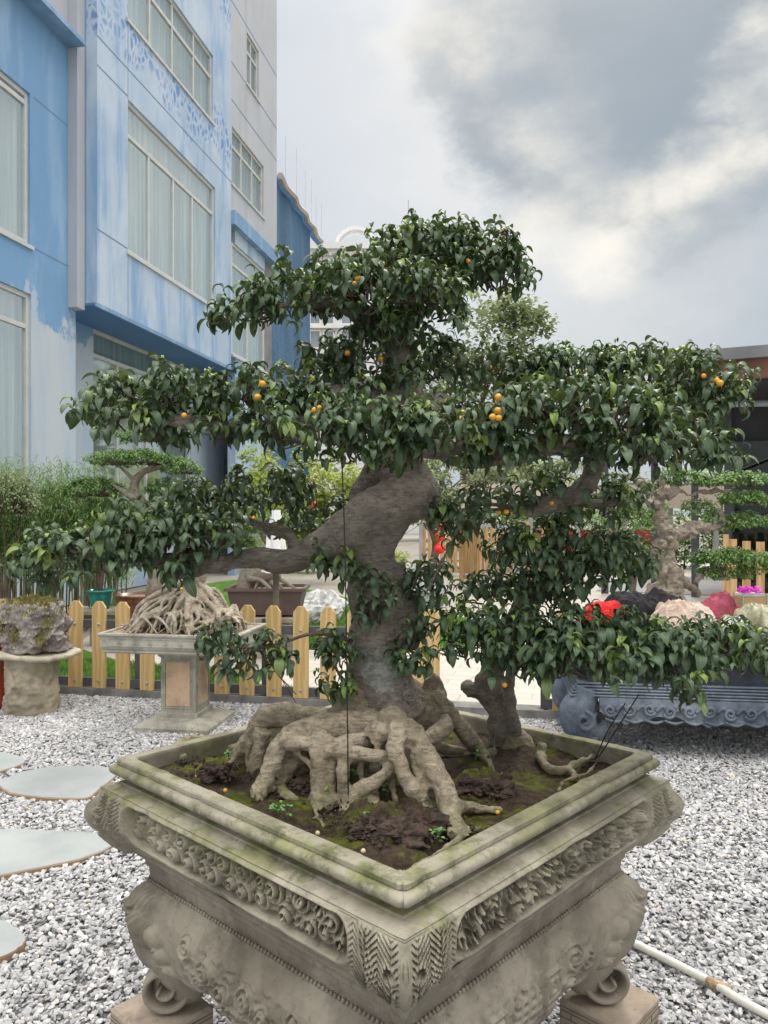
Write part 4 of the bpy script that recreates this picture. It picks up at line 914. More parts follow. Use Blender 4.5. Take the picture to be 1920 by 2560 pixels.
for u, v, dd, rx, rz, mt_, lab in ((20, 1250, 9.0, .30, .34, mTreeLeaf, 'straggly olive shrub in front of the bamboo at the left edge'), (245, 1280, 9.0, .22, .16, mLeafB, 'round green shrub in front of the bamboo above the teal pot')):
    p = P(u, v, dd); t = empty('shrub', (p.x, dd, 0), lab, 'shrub'); m = MB()
    for k in range(9): e_ = p+Vector((RNG.normal(0, rx*.5), RNG.normal(0, .1), RNG.normal(0, rz*.5))); m.tube([(p.x+RNG.normal(0, .03), dd, 0), ((p.x+e_.x)/2, dd, p.z*.5), tuple(e_)], [.012, .009, .003], 5, 3)
    m.build('stems', mTwig, t); foliage_pad('foliage', t, [(tuple(p), (rx, .22, rz)), (tuple(p+Vector((rx*.6, 0, -.06))), (rx*.6, .2, rz*.6))], .06, .9, mt_, TPLS if mt_ is not mBamboo else TPLB, 5)
# ================================================================== PICKET FENCE (front)
mPicket = M('yellow_oak_picket', .5, .35); q = mPicket
gr = q.wave(2.2, 9, 2, q.mapn((3, 3, .6)), 'X'); q.col(q.mix(q.rng(gr, .35, .9), (.49, .34, .14), (.62, .44, .20))); q.col(q.mix(q.rng(q.noise(2, 5), .3, .7, 0, .35), q.b.inputs['Base Color'].links[0].from_socket, (.50, .34, .14))); mPicket = q.m
mRail = simple('charcoal_rail', (.075, .08, .09), .6, .2, 6, .001); mKerb = simple('grey_cement_kerb', (.19, .185, .175), .9, .3, 7, .004); mScrew = simple('zinc_screw', (.45, .44, .42), .35, .1, 30, 0, metal=.8)
pf = empty('picket_fence', (-1.6, FX(-1.6), 0), 'yellow wooden picket fence with charcoal rails behind the planter', 'fence')
fe = Vector((1, -.205, 0)).normalized(); fnn = Vector((-.205, -1, 0)).normalized()   # towards camera
def fpt(x, o=0, z=0): return Vector((x, FX(x), 0))+fnn*o+Vector((0, 0, z))
def xat(u, o=.03):
    a = (u-960)/F; return a*5.8524/(1+a*.205)
def picket(u):
    x = xat(u); w = .061; c_ = fpt(x, .035, 0); m = MB(); zb, zt = .078, .79
    pr = [(-w, zb), (w, zb), (w, zt-.048), (w*.42, zt), (-w*.42, zt), (-w, zt-.048)]; V = []
    for o in (-.010, .010): V += [tuple(c_+fe*a_+fnn*o+Vector((0, 0, z))) for a_, z in pr]
    tl_ = RNG.normal(0, .006); V = [(p_[0]+tl_*(p_[2]-zb), p_[1], p_[2]) for p_ in V]
    f = [tuple(range(6)), tuple(range(11, 5, -1))]+[(i, i+6, (i+1) % 6+6, (i+1) % 6) for i in range(6)]
    p = m.add(V, f).build('picket', mPicket, pf)
    for z in (.135, .60): MB().lathe([(.012, 0), (.012, .004), (.007, .007), (.0, .008)], (0, 0, 0), 10).build('screw', mScrew, p).matrix_local = __import__('mathutils').Matrix.LocRotScale(fpt(x, .0455, z), fnn.to_track_quat('Z', 'Y'), None)
for u in [-100, -45, 10, 66, 120, 191, 251, 310, 371, 434, 497, 558, 620, 688, 755, 822, 890, 1050, 1082, 1404, 1475, 1545, 1617, 1690, 1765, 1840, 1915]: picket(u)
def rail(x0, x1, z0, z1):
    a_, b_ = fpt(x0, .008), fpt(x1, .008); MB().obox((a_+b_)/2+Vector((0, 0, (z0+z1)/2)), (b_-a_)/2, fnn*.016, (0, 0, (z1-z0)/2)).build('rail', mRail, pf)
for x0, x1 in ((-4.2, .12), (xat(1360), 3.4)):
    rail(x0, x1, .565, .635); rail(x0, x1, .085, .155)
for u in (-70, 340, 660, 903, 1068, 1363, 1660, 1960):
    x = xat(u); c_ = fpt(x, -.035); MB().obox(c_+Vector((0, 0, .34)), fe*.028, fnn*.026, (0, 0, .34)).build('post', mRail, pf)
kb = MB(); a_, b_ = fpt(-6, -.03), fpt(6, -.03); kb.obox((a_+b_)/2+Vector((0, 0, .035)), (b_-a_)/2, fnn*.085, (0, 0, .040)); tag(kb.build('kerb', mKerb), kind='structure')
# ================================================================== POTTED BONSAI BEHIND THE FENCE (left)
def tray(name, c_, hx, hy, h, mat, label, cat, parent_rz=0, soil=None, lip=.02, taper=.85, group=None, feet=True):
    t = empty(name, c_, label, cat, group); m = MB()
    m.sqloft([(hx*taper, hy*taper, .02), (hx*.96, hy*.96, h-.05), (hx*.96, hy*.96, h-.03), (hx+lip, hy+lip, h-.03), (hx+lip, hy+lip, h), (hx-.02, hy-.02, h), (hx-.03, hy-.03, h-.05)], c_)
    m.build('body', mat, t)
    if feet:
        for sx_ in (-1, 1):
            for sy_ in (-1, 1): MB().box(c_[0]+sx_*hx*.7-.04, c_[1]+sy_*hy*.6-.03, c_[2], c_[0]+sx_*hx*.7+.04, c_[1]+sy_*hy*.6+.03, c_[2]+.02).build('foot', mat, t)
    MB().sqloft([(hx-.031, hy-.031, h-.06), (hx-.035, hy-.035, h-.03)], c_).build('soil', soil or mSoilPale, t); return t
mSoilPale = simple('pale_sandy_soil', (.30, .23, .16), .95, .35, 25, .01)
mBrownPot = simple('matte_brown_ceramic', (.105, .07, .065), .55, .2, 4, .001); mTeal = simple('teal_glazed_ceramic', (.02, .20, .165), .2, .25, 12, .001)
mRedPot = M('brown_red_glazed_ceramic', .3, .5); q = mRedPot; q.col(q.mix(q.rng(q.noise(9, 6), .4, .6), (.09, .045, .035), (.20, .07, .04))); mRedPot = q.m
mOliveStone = carved('olive_stone_block', (.33, .30, .24), (.18, .165, .13))
def stand(c_, hx, hy, h, label, mat=None, cat='stand'):
    t = empty('display_stand', c_, label, cat); m = MB(); m.box(c_[0]-hx, c_[1]-hy, c_[2]+h-.05, c_[0]+hx, c_[1]+hy, c_[2]+h, .008); m.build('top_slab', mat or mOliveStone, t)
    m = MB(); m.box(c_[0]-hx*.6, c_[1]-hy*.6, c_[2], c_[0]+hx*.6, c_[1]+hy*.6, c_[2]+h-.052, .006); m.build('block', mat or mOliveStone, t)
# brown rectangular pot
c0 = P(671, 1520, 8.2); stand((c0.x, 8.2, 0), .44, .3, .44, 'low stone stand under the matte brown rectangular pot')
tray('rectangular_pot', (c0.x, 8.2, .442), .40, .26, .30, mBrownPot, 'matte brown rectangular ceramic pot with a mossy root mass, behind the fence', 'pot')
t = empty('bonsai_tree', (c0.x, 8.2, .71), 'bonsai with sprawling pale roots in the brown rectangular pot', 'bonsai tree'); m = MB()
for k in range(16):
    a = RNG.uniform(0, 6.28); r = RNG.uniform(.12, .34); s_ = Vector((c0.x+RNG.normal(-.05, .07), 8.2+RNG.normal(0, .05), .71+RNG.uniform(.10, .2))); e_ = Vector((c0.x+math.cos(a)*r, 8.2+math.sin(a)*r*.6, .70))
    m.tube([s_, s_.lerp(e_, .5)+Vector((0, 0, .05)), e_], [.05, .028, .01], 7, 4, wob=.2)
m.tube([(c0.x-.25, 8.2, .70), (c0.x-.2, 8.2, .84), (c0.x+.0, 8.15, .92), (c0.x+.1, 8.15, 1.1), (c0.x-.05, 8.2, 1.3)], [.10, .11, .12, .08, .05], 10, 4, wob=.15)
m.build('trunk', mBarkPale, t, True)
foliage_pad('foliage', t, [((c0.x-.1, 8.2, 1.38), (.5, .35, .13)), ((c0.x-.35, 8.2, 1.2), (.2, .2, .08))], .045, 1.2, mLeafB, TPLS, 5)
# white statue-like draped shape behind the lower left branch
p = P(690, 1350, 7.4); t = empty('white_cover', (p.x, 7.4, 0), 'white cloth tied over a pole behind the left branch', 'cloth cover')
A = np.zeros((26, 33, 3))
for i in range(26):
    z = .95+.60*i/25; r = .105*(1-.75*(i/25)**1.2)+.012
    for j in range(33):
        a = 2*math.pi*j/32; k = 1+.25*math.sin(a*5+i*.2)*(1-i/30)+.1*math.sin(a*9+i*.5); A[i, j] = (p.x+math.cos(a)*r*k, 7.4+math.sin(a)*r*k, z)
MB().grid(A).build('cloth', simple('white_cotton', (.78, .78, .77), .8, .05, 8, .002), t, True); MB().tube([(p.x, 7.4, 0), (p.x, 7.4, 1.5)], [.03, .03], 8, 1).build('pole', mTrunkFar, t)
# teal pot and red-brown bowl on a stone stand
c1 = P(275, 1515, 8.9); stand((c1.x+.15, 8.9, 0), .55, .25, .42, 'rough stone ledge carrying the teal pot and the red-brown bowl', mOliveStone)
p = P(252, 1500, 8.9); t = empty('glazed_pot', (p.x, 8.9, .422), 'round teal glazed pot behind the fence', 'pot')
MB().lathe([(.09, 0), (.115, .05), (.135, .15), (.14, .19), (.16, .195), (.16, .215), (.135, .215), (.13, .16)], (p.x, 8.9, .422), 28).build('body', mTeal, t, True); MB().lathe([(.13, .17), (.12, .18)], (p.x, 8.9, .422), 20).build('soil', mSoilPale, t)
t = empty('shrub', (p.x, 8.9, .60), 'small shrub with fresh light green leaves growing in the teal pot', 'shrub'); MB().tube([(p.x, 8.9, .59), (p.x+.03, 8.9, .9), (p.x+.05, 8.9, 1.25)], [.02, .016, .01], 8, 4).build('stem', mTwig, t, True)
foliage_pad('foliage', t, [((p.x+.08, 8.9, 1.38), (.28, .22, .15)), ((p.x-.12, 8.9, 1.15), (.15, .15, .1))], .055, 1.0, mTreeLeafY, TPLS, 5)
p2_ = P(350, 1500, 8.7); t = empty('bonsai_bowl', (p2_.x, 8.75, .422), 'wide red-brown glazed bowl beside the teal pot', 'pot')
MB().lathe([(.16, 0), (.17, .02), (.24, .06), (.285, .12), (.27, .155), (.29, .165), (.29, .18), (.26, .18), (.25, .13)], (p2_.x, 8.75, .422), 32).build('body', mRedPot, t, True); MB().lathe([(.252, .13), (.24, .15)], (p2_.x, 8.75, .422), 24).build('soil', mSoilPale, t)
# bonsai with curved pale trunk (behind left crown)
t = empty('bonsai_tree', (p2_.x, 8.75, .57), 'bonsai with curved pale trunk and flat crown in the red-brown bowl', 'bonsai tree'); m = MB(); dd = 8.75
m.tube([D(330, 1290, dd), D(345, 1180, dd), D(325, 1110, dd), D(295, 1075, dd), D(292, 1040, dd), D(310, 1020, dd), D(335, 1005, dd)], [.09, .085, .075, .06, .05, .035, .02], 12, 5)
m.tube([D(312, 1090, dd), D(280, 1070, dd-.1), D(240, 1045, dd-.1)], [.06, .04, .015], 9, 4); m.tube([D(293, 1040, dd), D(272, 1020, dd), D(255, 1005, dd)], [.03, .02, .01], 8, 4); m.tube([D(305, 1022, dd), D(370, 1005, dd), D(420, 1010, dd)], [.025, .018, .008], 8, 4)
m.build('trunk', mBarkPale, t, True)
foliage_pad('foliage', t, [(tuple(D(290, 995, dd)), (.52, .3, .095)), (tuple(D(395, 1015, dd)), (.22, .2, .09)), (tuple(D(200, 1060, dd)), (.34, .25, .14)), (tuple(D(320, 945, dd+.1)), (.35, .2, .1)), (tuple(D(370, 1060, dd)), (.3, .2, .12)), (tuple(D(250, 1110, dd)), (.35, .2, .12))], .05, 1.35, mLeafB, TPLS, 6)
# ================================================================== STONE TABLE WITH THE ROOTY BONSAI
tc_ = Vector((-1.42, 5.50, 0)); trz = R(-9)
tb = empty('stone_table', tc_, 'square-pedestal carved grey stone table carrying the bonsai with the tangle of roots', 'stone table')
Rz = lambda x, y, z, c_=tc_, a=trz: Vector((c_.x+x*math.cos(a)-y*math.sin(a), c_.y+x*math.sin(a)+y*math.cos(a), z))
def rotmb(mb, c_=tc_, a=trz):
    for k, V in enumerate(mb.v):
        W_ = V.copy(); W_[:, 0] = c_.x+V[:, 0]*math.cos(a)-V[:, 1]*math.sin(a); W_[:, 1] = c_.y+V[:, 0]*math.sin(a)+V[:, 1]*math.cos(a); mb.v[k] = W_
    return mb
rotmb(MB().sqloft([(.27, 0), (.27, .040), (.255, .05), (.20, .075), (.145, .085), (.145, .115), (.135, .12)])).build('plinth', mGreyStone, tb)
rotmb(MB().sqloft([(.128, .12), (.128, .50), (.14, .51), (.15, .53), (.17, .545), (.19, .552)])).build('pedestal', mGreyStone, tb)
for a_ in (0, 1):
    m = MB(); w_ = .088; o = .1285
    P4 = [(-w_, .165), (w_, .165), (w_, .47), (-w_, .47)]
    if a_ == 0: m.box(-w_, -o-.004, .165, w_, -o, .47)
    else: m.box(o, -w_, .165, o+.004, w_, .47)
    rotmb(m).build('inset_panel', mPeach, tb)
    m = MB(); g_ = .101
    def fr(x0, z0, x1, z1):
        if a_ == 0: m.box(x0, -o-.007, z0, x1, -o+.001, z1)
        else: m.box(o-.001, x0, z0, o+.007, x1, z1)
    fr(-g_, .150, g_, .156); fr(-g_, .479, g_, .485); fr(-g_, .1561, -g_+.006, .4789); fr(g_-.006, .1561, g_, .4789); rotmb(m).build('panel_moulding', mGreyStone, tb)
hx_, hy_ = .50, .33
rotmb(MB().sqloft([(hx_*.93, hy_*.90, .553), (hx_*.95, hy_*.93, .565), (hx_*.93, hy_*.91, .575), (hx_*.955, hy_*.94, .585), (hx_*.97, hy_*.96, .60), (hx_*.97, hy_*.96, .665), (hx_, hy_, .68), (hx_, hy_, .692), (hx_-.03, hy_-.03, .692), (hx_-.035, hy_-.035, .675)])).build('tray', mGreyStone, tb)
# relief band on the tray sides
m = MB(); 
for sx0, sx1, face in ((-.42, .42, 0), (-.27, .27, 1)):
    for i, (z0, z1) in enumerate(((.606, .609), (.656, .659))):
        if face == 0: m.box(sx0, -hy_*.96-.005, z0, sx1, -hy_*.96+.002, z1)
        else: m.box(hx_*.97-.002, sx0, z0, hx_*.97+.005, sx1, z1)
for k in range(7):
    x = -.34+k*.11
    for (dx, dz, w_, h_) in ((-.014, .012, .028, .003), (-.014, -.012, .028, .003), (-.003, -.014, .004, .028), (-.018, -.004, .036, .003), (.010, -.014, .003, .012)):
        m.box(x+dx, -hy_*.96-.004, .633+dz-h_/2, x+dx+w_, -hy_*.96+.002, .633+dz+h_/2)
rotmb(m).build('relief_band', mGreyStone, tb)
rotmb(MB().sqloft([(hx_-.036, hy_-.036, .66), (hx_-.04, hy_-.04, .682)])).build('soil', mSoilPale, tb)
rt = empty('bonsai_tree', Rz(0, 0, .69), 'bonsai on a tall cone of tangled pale roots on the carved stone table', 'bonsai tree'); m = MB()
apex = Rz(.06, .03, 1.02); rs = np.random.default_rng(5)
m.tube([Rz(.04, .02, .69), Rz(.05, .02, .85), apex, D(425, 1235, 5.5), D(400, 1205, 5.45), D(392, 1170, 5.45)], [.18, .13, .07, .075, .06, .035], 14, 5, wob=.1)
m.tube([apex, D(395, 1225, 5.3), D(375, 1240, 5.2), D(355, 1205, 5.25)], [.06, .05, .045, .02], 10, 5)
for k in range(120):
    a = rs.uniform(0, 2*math.pi); z0 = rs.uniform(.78, 1.02); r0 = (1.06-z0)*.62+rs.uniform(.0, .05); r1 = rs.uniform(.20, .36); 
    x1 = math.cos(a)*r1*1.35; y1 = math.sin(a)*r1*.95; s_ = Rz(.05+math.cos(a)*r0*1.25, .02+math.sin(a)*r0*.8, z0); e_ = Rz(max(-.43, min(.42, .02+x1)), max(-.27, min(.27, y1)), .685)
    pts = [s_]
    for q in (.3, .6, .85): pts.append(s_.lerp(e_, q)+Vector((rs.normal(0, .028), rs.normal(0, .028), .05*math.sin(q*3.1)+rs.normal(0, .02))))
    pts.append(e_); rr = rs.uniform(.007, .021); m.tube(pts, [rr*1.5, rr*1.2, rr, rr*.9, rr*.6], 8, 4, wob=.15)
for k in range(45):
    a = rs.uniform(math.pi*.9, 2.15*math.pi); r = rs.uniform(.2, .34); b = a+rs.normal(0, .5)
    s_ = Rz(max(-.42, min(.42, math.cos(a)*r*1.2)), math.sin(a)*r*.7, rs.uniform(.70, .80)); e_ = Rz(max(-.44, min(.44, math.cos(b)*r*1.4)), max(-.29, math.sin(b)*r*.9), .69)
    m.tube([s_, s_.lerp(e_, .5)+Vector((rs.normal(0, .02), 0, .03)), e_], [.013, .010, .005], 7, 4, wob=.15)
o = m.build('trunk', mRootPale, rt, True); remesh(o, .0042, 1, .4, lambda c_, n_: .002*fbm(c_, 40, 3))
foliage_pad('foliage', rt, [(tuple(D(390, 1130, 5.6)), (.33, .3, .14)), (tuple(D(330, 1160, 5.4)), (.28, .25, .1))], .05, .6, mLeaf, TPLS, 6)
# ================================================================== STUMP, ROCK, RED BIN (far left)
sp = G(80, 1780); mStump = carved('rough_cream_plaster', (.42, .37, .27), (.24, .21, .15)); 
t = empty('stone_drum', sp, 'rough cream cylindrical stone drum with ragged flat slab on top, at the left edge', 'stone drum'); n = 60; A = np.zeros((34, n+1, 3))
for i in range(34):
    z = .43*i/33
    for j in range(n+1):
        a = 2*math.pi*(j % n)/n; q = Vector((math.cos(a)*3, math.sin(a)*3, z*14)); r = .195-.012*(i/33)+.018*fbm(q, 1.1, 3)+.006*mnoise.noise(q*4); r += .010*fbm(q, 3.1, 3); A[i, j] = (sp.x+math.cos(a)*r, sp.y+math.sin(a)*r, z)
MB().grid(A).build('drum', mStump, t, True)
A = np.zeros((5, n+1, 3))
for j in range(n+1):
    a = 2*math.pi*(j % n)/n; r = .30*(1+.25*mnoise.noise(Vector((math.cos(a)*2, math.sin(a)*2, 3)))+.06*mnoise.noise(Vector((math.cos(a)*7, math.sin(a)*7, 3)))); 
    for i, (k, z) in enumerate(((.0, .43), (.96, .428), (1, .445), (.95, .465), (0, .468))): A[i, j] = (sp.x+math.cos(a)*r*k*1.12, sp.y+math.sin(a)*r*k*.8, z+.012*math.sin(a*2))
MB().grid(A).build('slab', carved('cream_ragged_slab', (.50, .46, .36), (.3, .27, .2)), t, True)
mKarst = carved('pitted_purple_grey_rock', (.32, .285, .26), (.13, .11, .10), light=(.42, .39, .37))
t = empty('scholar_rock', (sp.x, sp.y, .468), 'pitted grey scholar rock with mossy top standing on the cream stone drum', 'rock'); n = 90; A = np.zeros((70, n+1, 3))
for i in range(70):
    s_ = i/69; z = .468+.40*s_
    for j in range(n+1):
        a = 2*math.pi*j/n; q = Vector((math.cos(a)*1.5, math.sin(a)*1.5, s_*2.6)); base = .235*(1-.30*s_**2.5)*(1 if s_ < .86 else max(0.02, math.sqrt(max(0, 1-((s_-.86)/.14)**2))))
        k = 1+.26*fbm(q, 1.7, 3)-.32*max(0, .45-abs(mnoise.noise(q*2.3)*2.2))*1.2*(mnoise.noise(q*1.1)+.6)
        if abs(s_-.42) < .05 and math.sin(a) < -.2: k *= .93
        A[i, j] = (sp.x+.02+math.cos(a)*base*k*1.08, sp.y+math.sin(a)*base*k*.85, z)
A[0, :, 0] = sp.x; A[0, :, 1] = sp.y; A[-1, :, 0] = sp.x; A[-1, :, 1] = sp.y; m = MB().grid(A)
for k in range(16):
    a = RNG.uniform(math.pi*.9, 2.1*math.pi); z_ = RNG.uniform(.50, .80); q = Vector((sp.x+.19*math.cos(a), sp.y+.16*math.sin(a), z_)); rr = RNG.uniform(.025, .05); m.tube([q-Vector((RNG.normal(0, .02), 0, rr*1.6)), q, q+Vector((RNG.normal(0, .02), .02, rr*1.4))], [rr*.5, rr, rr*.5], 9, 3, wob=.4)
o = m.build('stone', mKarst, t, True); remesh(o, .0075, 1, .3, lambda c_, n_: .014*fbm(c_, 20, 3)-.05*max(0, mnoise.noise(c_*12)-.12)-.02*max(0, mnoise.noise(c_*26)-.2))
mDryMoss = simple('dry_moss', (.22, .20, .06), .95, .5, 30, .01); pos = []
from mathutils.bvhtree import BVHTree
bv = BVHTree.FromPolygons([v_.co for v_ in o.data.vertices], [p_.vertices[:] for p_ in o.data.polygons])
for q in range(5200):
    x, y = sp.x+RNG.normal(.01, .11), sp.y+RNG.normal(0, .09); h_ = bv.ray_cast(Vector((x, y, 1.4)), Vector((0, 0, -1)))
    if h_[0] and h_[0].z > .70+.1*mnoise.noise(Vector((x*9, y*9, 0))): pos.append((x, y, h_[0].z-.004))
for cx_, cz_ in ((-.18, .66), (.17, .70), (-.05, .60), (.14, .58)):
    for q in range(260):
        h_ = bv.ray_cast(Vector((sp.x+cx_+RNG.normal(0, .025), sp.y-1, cz_+RNG.normal(0, .035))), Vector((0, 1, 0)))
        if h_[0]: pos.append(tuple(h_[0]))
blades('moss', pos, .026).build('moss', mDryMoss, t)
rbp = Vector((-3.12, 6.02, 0)); t = empty('red_bin', rbp, 'orange-red box with dark lid cut off by the left edge behind the stone drum', 'box'); mBin = simple('orange_red_lacquer', (.50, .06, .02), .45, .15, 4, 0)
MB().box(rbp.x-.22, rbp.y-.18, .03, rbp.x+.195, rbp.y+.18, .60, .012).build('body', mBin, t); MB().box(rbp.x-.24, rbp.y-.2, .602, rbp.x+.21, rbp.y+.2, .66, .012).build('lid', mRail, t); MB().box(rbp.x-.21, rbp.y-.17, 0, rbp.x+.18, rbp.y+.17, .03).build('base', mRail, t)
for x in (-.1, .03, .13): MB().box(rbp.x+x, rbp.y-.186, .06, rbp.x+x+.008, rbp.y-.178, .57).build('groove', mRail, t)
# ================================================================== BLUE-GREY CARVED TABLE (right)
ba = R(-8); bc = Vector((2.26, 5.02, 0)); bHX, bHY = 1.05, .40
bt = empty('carved_altar_table', bc, 'long blue-grey carved stone table with scroll feet, heaped with clothes on the right', 'stone table')
rb_ = lambda mb: rotmb(mb, bc, ba); BZ = lambda x, y, z: Rz(x, y, z, bc, ba)
rb_(MB().sqloft([(bHX*.95, bHY*.9, .585), (bHX*.98, bHY*.95, .60), (bHX*.97, bHY*.94, .625), (bHX*1.0, bHY*.98, .64), (bHX*.985, bHY*.965, .665), (bHX*1.01, bHY, .685), (bHX*1.02, bHY*1.02, .71), (bHX*1.02, bHY*1.02, .755), (bHX*1.0, bHY, .765)])).build('table_top', mDarkStone, bt)
rb_(MB().sqloft([(bHX*.90, bHY*.84, .40), (bHX*.90, bHY*.84, .585)])).build('recessed_frieze', mDarkStone, bt)
m = MB()
for k in range(5): m.sqloft([(bHX*(.955+.012*k), bHY*(.89+.025*k), .455-.017*k), (bHX*(.963+.012*k), bHY*(.905+.025*k), .449-.017*k), (bHX*(.955+.012*k), bHY*(.89+.025*k), .441-.017*k)])
rb_(m).build('stepped_moulding', mBlueStone, bt)
def spiral_pts(cx, cz, r, turns=1.6, dirn=1, a0=0, n=26):
    return [(cx+math.cos(a0+dirn*turns*2*math.pi*s_)*r*(1-s_*.85), cz+math.sin(a0+dirn*turns*2*math.pi*s_)*r*(1-s_*.85)) for s_ in np.linspace(0, 1, n)]
# apron: wavy lower edge, with scroll relief
n = 220; yF = -bHY*.97; xs = np.linspace(-bHX*.84, bHX*.84, n)
def apz(x): u_ = abs(((x/bHX)*2.0) % 1-.5)*2; return .235+.022*math.cos(x*13)+.02*abs(math.sin(x*26))+(.03 if abs(x) > .8 else 0)-.03*math.exp(-(x/.12)**2)
for side, yy in ((0, yF), (1, -yF)):
    V = []; 
    for x in xs:
        zb_ = apz(x); yo = .012*math.sin((x)*40)*.2
        for (y, z) in ((yy-.022, .373), (yy-.03, .33), (yy-.024, zb_+.02), (yy-.028, zb_), (yy+.012, zb_), (yy+.012, .373)): V.append((x, y+yo, z))
    f = []; q = 6
    for i in range(n-1):
        for j in range(q): k = (j+1) % q; f.append((i*q+j, i*q+k, (i+1)*q+k, (i+1)*q+j))
    f.append(tuple(range(q))); f.append(tuple((n-1)*q+j for j in range(q-1, -1, -1))); o = MB().add(V, f); rb_(o).build('apron', mBlueStone, bt)
    if side == 0:
        m = MB()
        for k in range(15):
            x = -.82+k*.117; dr = 1 if k % 2 else -1; r = .036
            m.tube([(a_, yF-.031, b_) for a_, b_ in spiral_pts(x, .30+.006*(k % 3), r, 1.5, dr, R(200 if dr > 0 else -20))], [.011]*20+[.009]*4+[.007]*2, 7, 2)
            m.tube([(x+.036, yF-.03, .30), (x+.075, yF-.033, .335), (x+.10, yF-.03, .30)], [.008, .012, .006], 7, 4)
            m.tube([(x-.03, yF-.028, .25), (x+.03, yF-.031, .232), (x+.08, yF-.028, .245)], [.006, .010, .005], 7, 4)
        rb_(m).build('scroll_relief', mBlueStone, bt, True)
m = MB(); m.sqloft([(bHX*.94, bHY*.9, .36), (bHX*.94, bHY*.9, .386)]); rb_(m).build('under_slab', mDarkStone, bt)
# scroll legs
for sx_, sy_ in ((-1, -1), (1, -1), (-1, 1), (1, 1)):
    x0, y0 = sx_*bHX*.92, sy_*bHY*.86; m = MB(); V = []; ns = 28
    # S-shaped leg outline in the x-z plane, extruded with rounded thickness
    path = [(x0-sx_*.02, .42, .060), (x0+sx_*.0, .36, .070), (x0+sx_*.035, .28, .095), (x0+sx_*.02, .21, .105), (x0-sx_*.03, .165, .085), (x0-sx_*.09, .155, .045), (x0-sx_*.13, .19, .028), (x0-sx_*.125, .23, .018)]
    m.tube([(a_, y0, b_) for a_, b_, _ in path], [r for _, _, r in path], 14, 5, flat=1.25)
    for yq in (y0-.115, y0+.115): m.tube([(a_, yq, b_) for a_, b_ in spiral_pts(x0+sx_*.01, .235, .062, 1.6, sx_, R(90))], [.014]*18+[.011]*8, 8, 2)
    o = rb_(m).build('leg', mBlueStone, bt, True); remesh(o, .007, 3, .5)
    m = MB(); m.sqloft([(.115, .115, 0), (.115, .115, .025), (.10, .10, .03), (.085, .085, .05), (.10, .10, .065), (.10, .10, .085), (.075, .075, .10), (.07, .07, .13)], (x0, y0, 0)); rb_(m).build('foot', mBlueStone if sx_ < 0 else mDarkStone, bt)
# ---- garments on the table
def cloth_heap(name, u, v, d, rx, ry, h, seed, mat, label, cat='garment', zb=.766, fold=1.0, zr=0, freq=5.5, n=130, edge=0.0):
    c_ = P(u, v, d); th = np.linspace(0, 2*np.pi, 2*n+1); r = np.linspace(0, 1, n); Rr, T = np.meshgrid(r, th, indexing='ij')
    o = 1+(.16*np.sin(2*T+seed)+.12*np.sin(3*T+seed*2.1)+.07*np.sin(7*T+seed)+.05*np.sin(12*T+seed*3))*Rr**2
    X = Rr*np.cos(T)*rx*o; Y = Rr*np.sin(T)*ry*o; a = X*math.cos(zr+seed)+Y*math.sin(zr+seed); b = -X*math.sin(zr+seed)+Y*math.cos(zr+seed)
    wx = vfbm(X*5+seed, Y*5+2, 3)-.5; wy = vfbm(X*5+seed+30, Y*5+9, 3)-.5
    rg = lambda fx, fy, s0, o_: 1-np.abs(2*vfbm(a*fx+3*wx+s0, b*fy+3*wy+s0*2, o_)-1)*2.6
    c1 = np.clip(rg(freq*.55, freq*1.9, seed*3, 2), -1, 1); c2 = np.clip(rg(freq*2.6, freq*1.3, seed*5+7, 2), -1, 1); c3 = np.clip(rg(freq*3.6, freq*4.2, seed*7+3, 2), -1, 1)
    lob = vfbm(X*3.6+seed*4, Y*3.6+seed, 2)
    Z = h*np.clip((1-Rr**3)*1.15, 0, 1)**.8*(.38+.95*lob)+fold*(.015*c1+.012*c2+.008*c3)*np.clip((1-Rr)*7, 0, 1)**.5
    Z = np.maximum(Z, .003)+edge*np.maximum(0, np.sin(9*T+seed))*Rr**4*.02
    A = np.stack([c_.x+X, d+Y, zb+Z], -1); o_ = MB().grid(A, True).build(name, mat, None, True)
    s_ = o_.modifiers.new('t', 'SOLIDIFY'); s_.thickness = .002
    return tag(o_, label, cat)
def fabric(name, c_, rough=.8, var=.2, hi=None):
    m = M(name, rough, .25); 
    m.col(m.mix(m.rng(m.noise(6, 5), .3, .7), tuple(x*(1-var) for x in c_), hi or c_)); m.bump(m.noise(22, 6, .65, m.mapn((1, 2.2, 1)), dist=1.5), .02, 1); return m.m
cloth_heap('black_garment', 1595, 1560, 5.05, .29, .23, .27, 1.2, fabric('black_fabric', (.016, .014, .018), .75), 'large heap of black cloth on the carved stone table')
cloth_heap('red_garment', 1510, 1585, 4.9, .15, .15, .15, 2.7, fabric('scarlet_fabric', (.72, .012, .015), .6), 'bright red cloth at the left end of the heap of clothes')
cloth_heap('cream_garment', 1700, 1580, 4.86, .22, .17, .15, 4.4, fabric('cream_fabric', (.62, .47, .38), .85, .15, (.72, .58, .48)), 'crumpled cream pink shirt lying in front of the black cloth', fold=1.3)
cloth_heap('maroon_garment', 1775, 1520, 5.08, .20, .15, .20, 6.1, fabric('rose_maroon_fabric', (.34, .055, .09), .75, .3, (.46, .10, .15)), 'rose maroon cloth bundled behind the cream shirt', fold=1.7, freq=8)
cloth_heap('white_garment', 1838, 1590, 4.86, .09, .11, .075, 7.7, fabric('white_lace_fabric', (.62, .62, .63), .85, .2, (.75, .75, .76)), 'small pile of grey white lace beside the cream shirt', fold=1.2, freq=12)
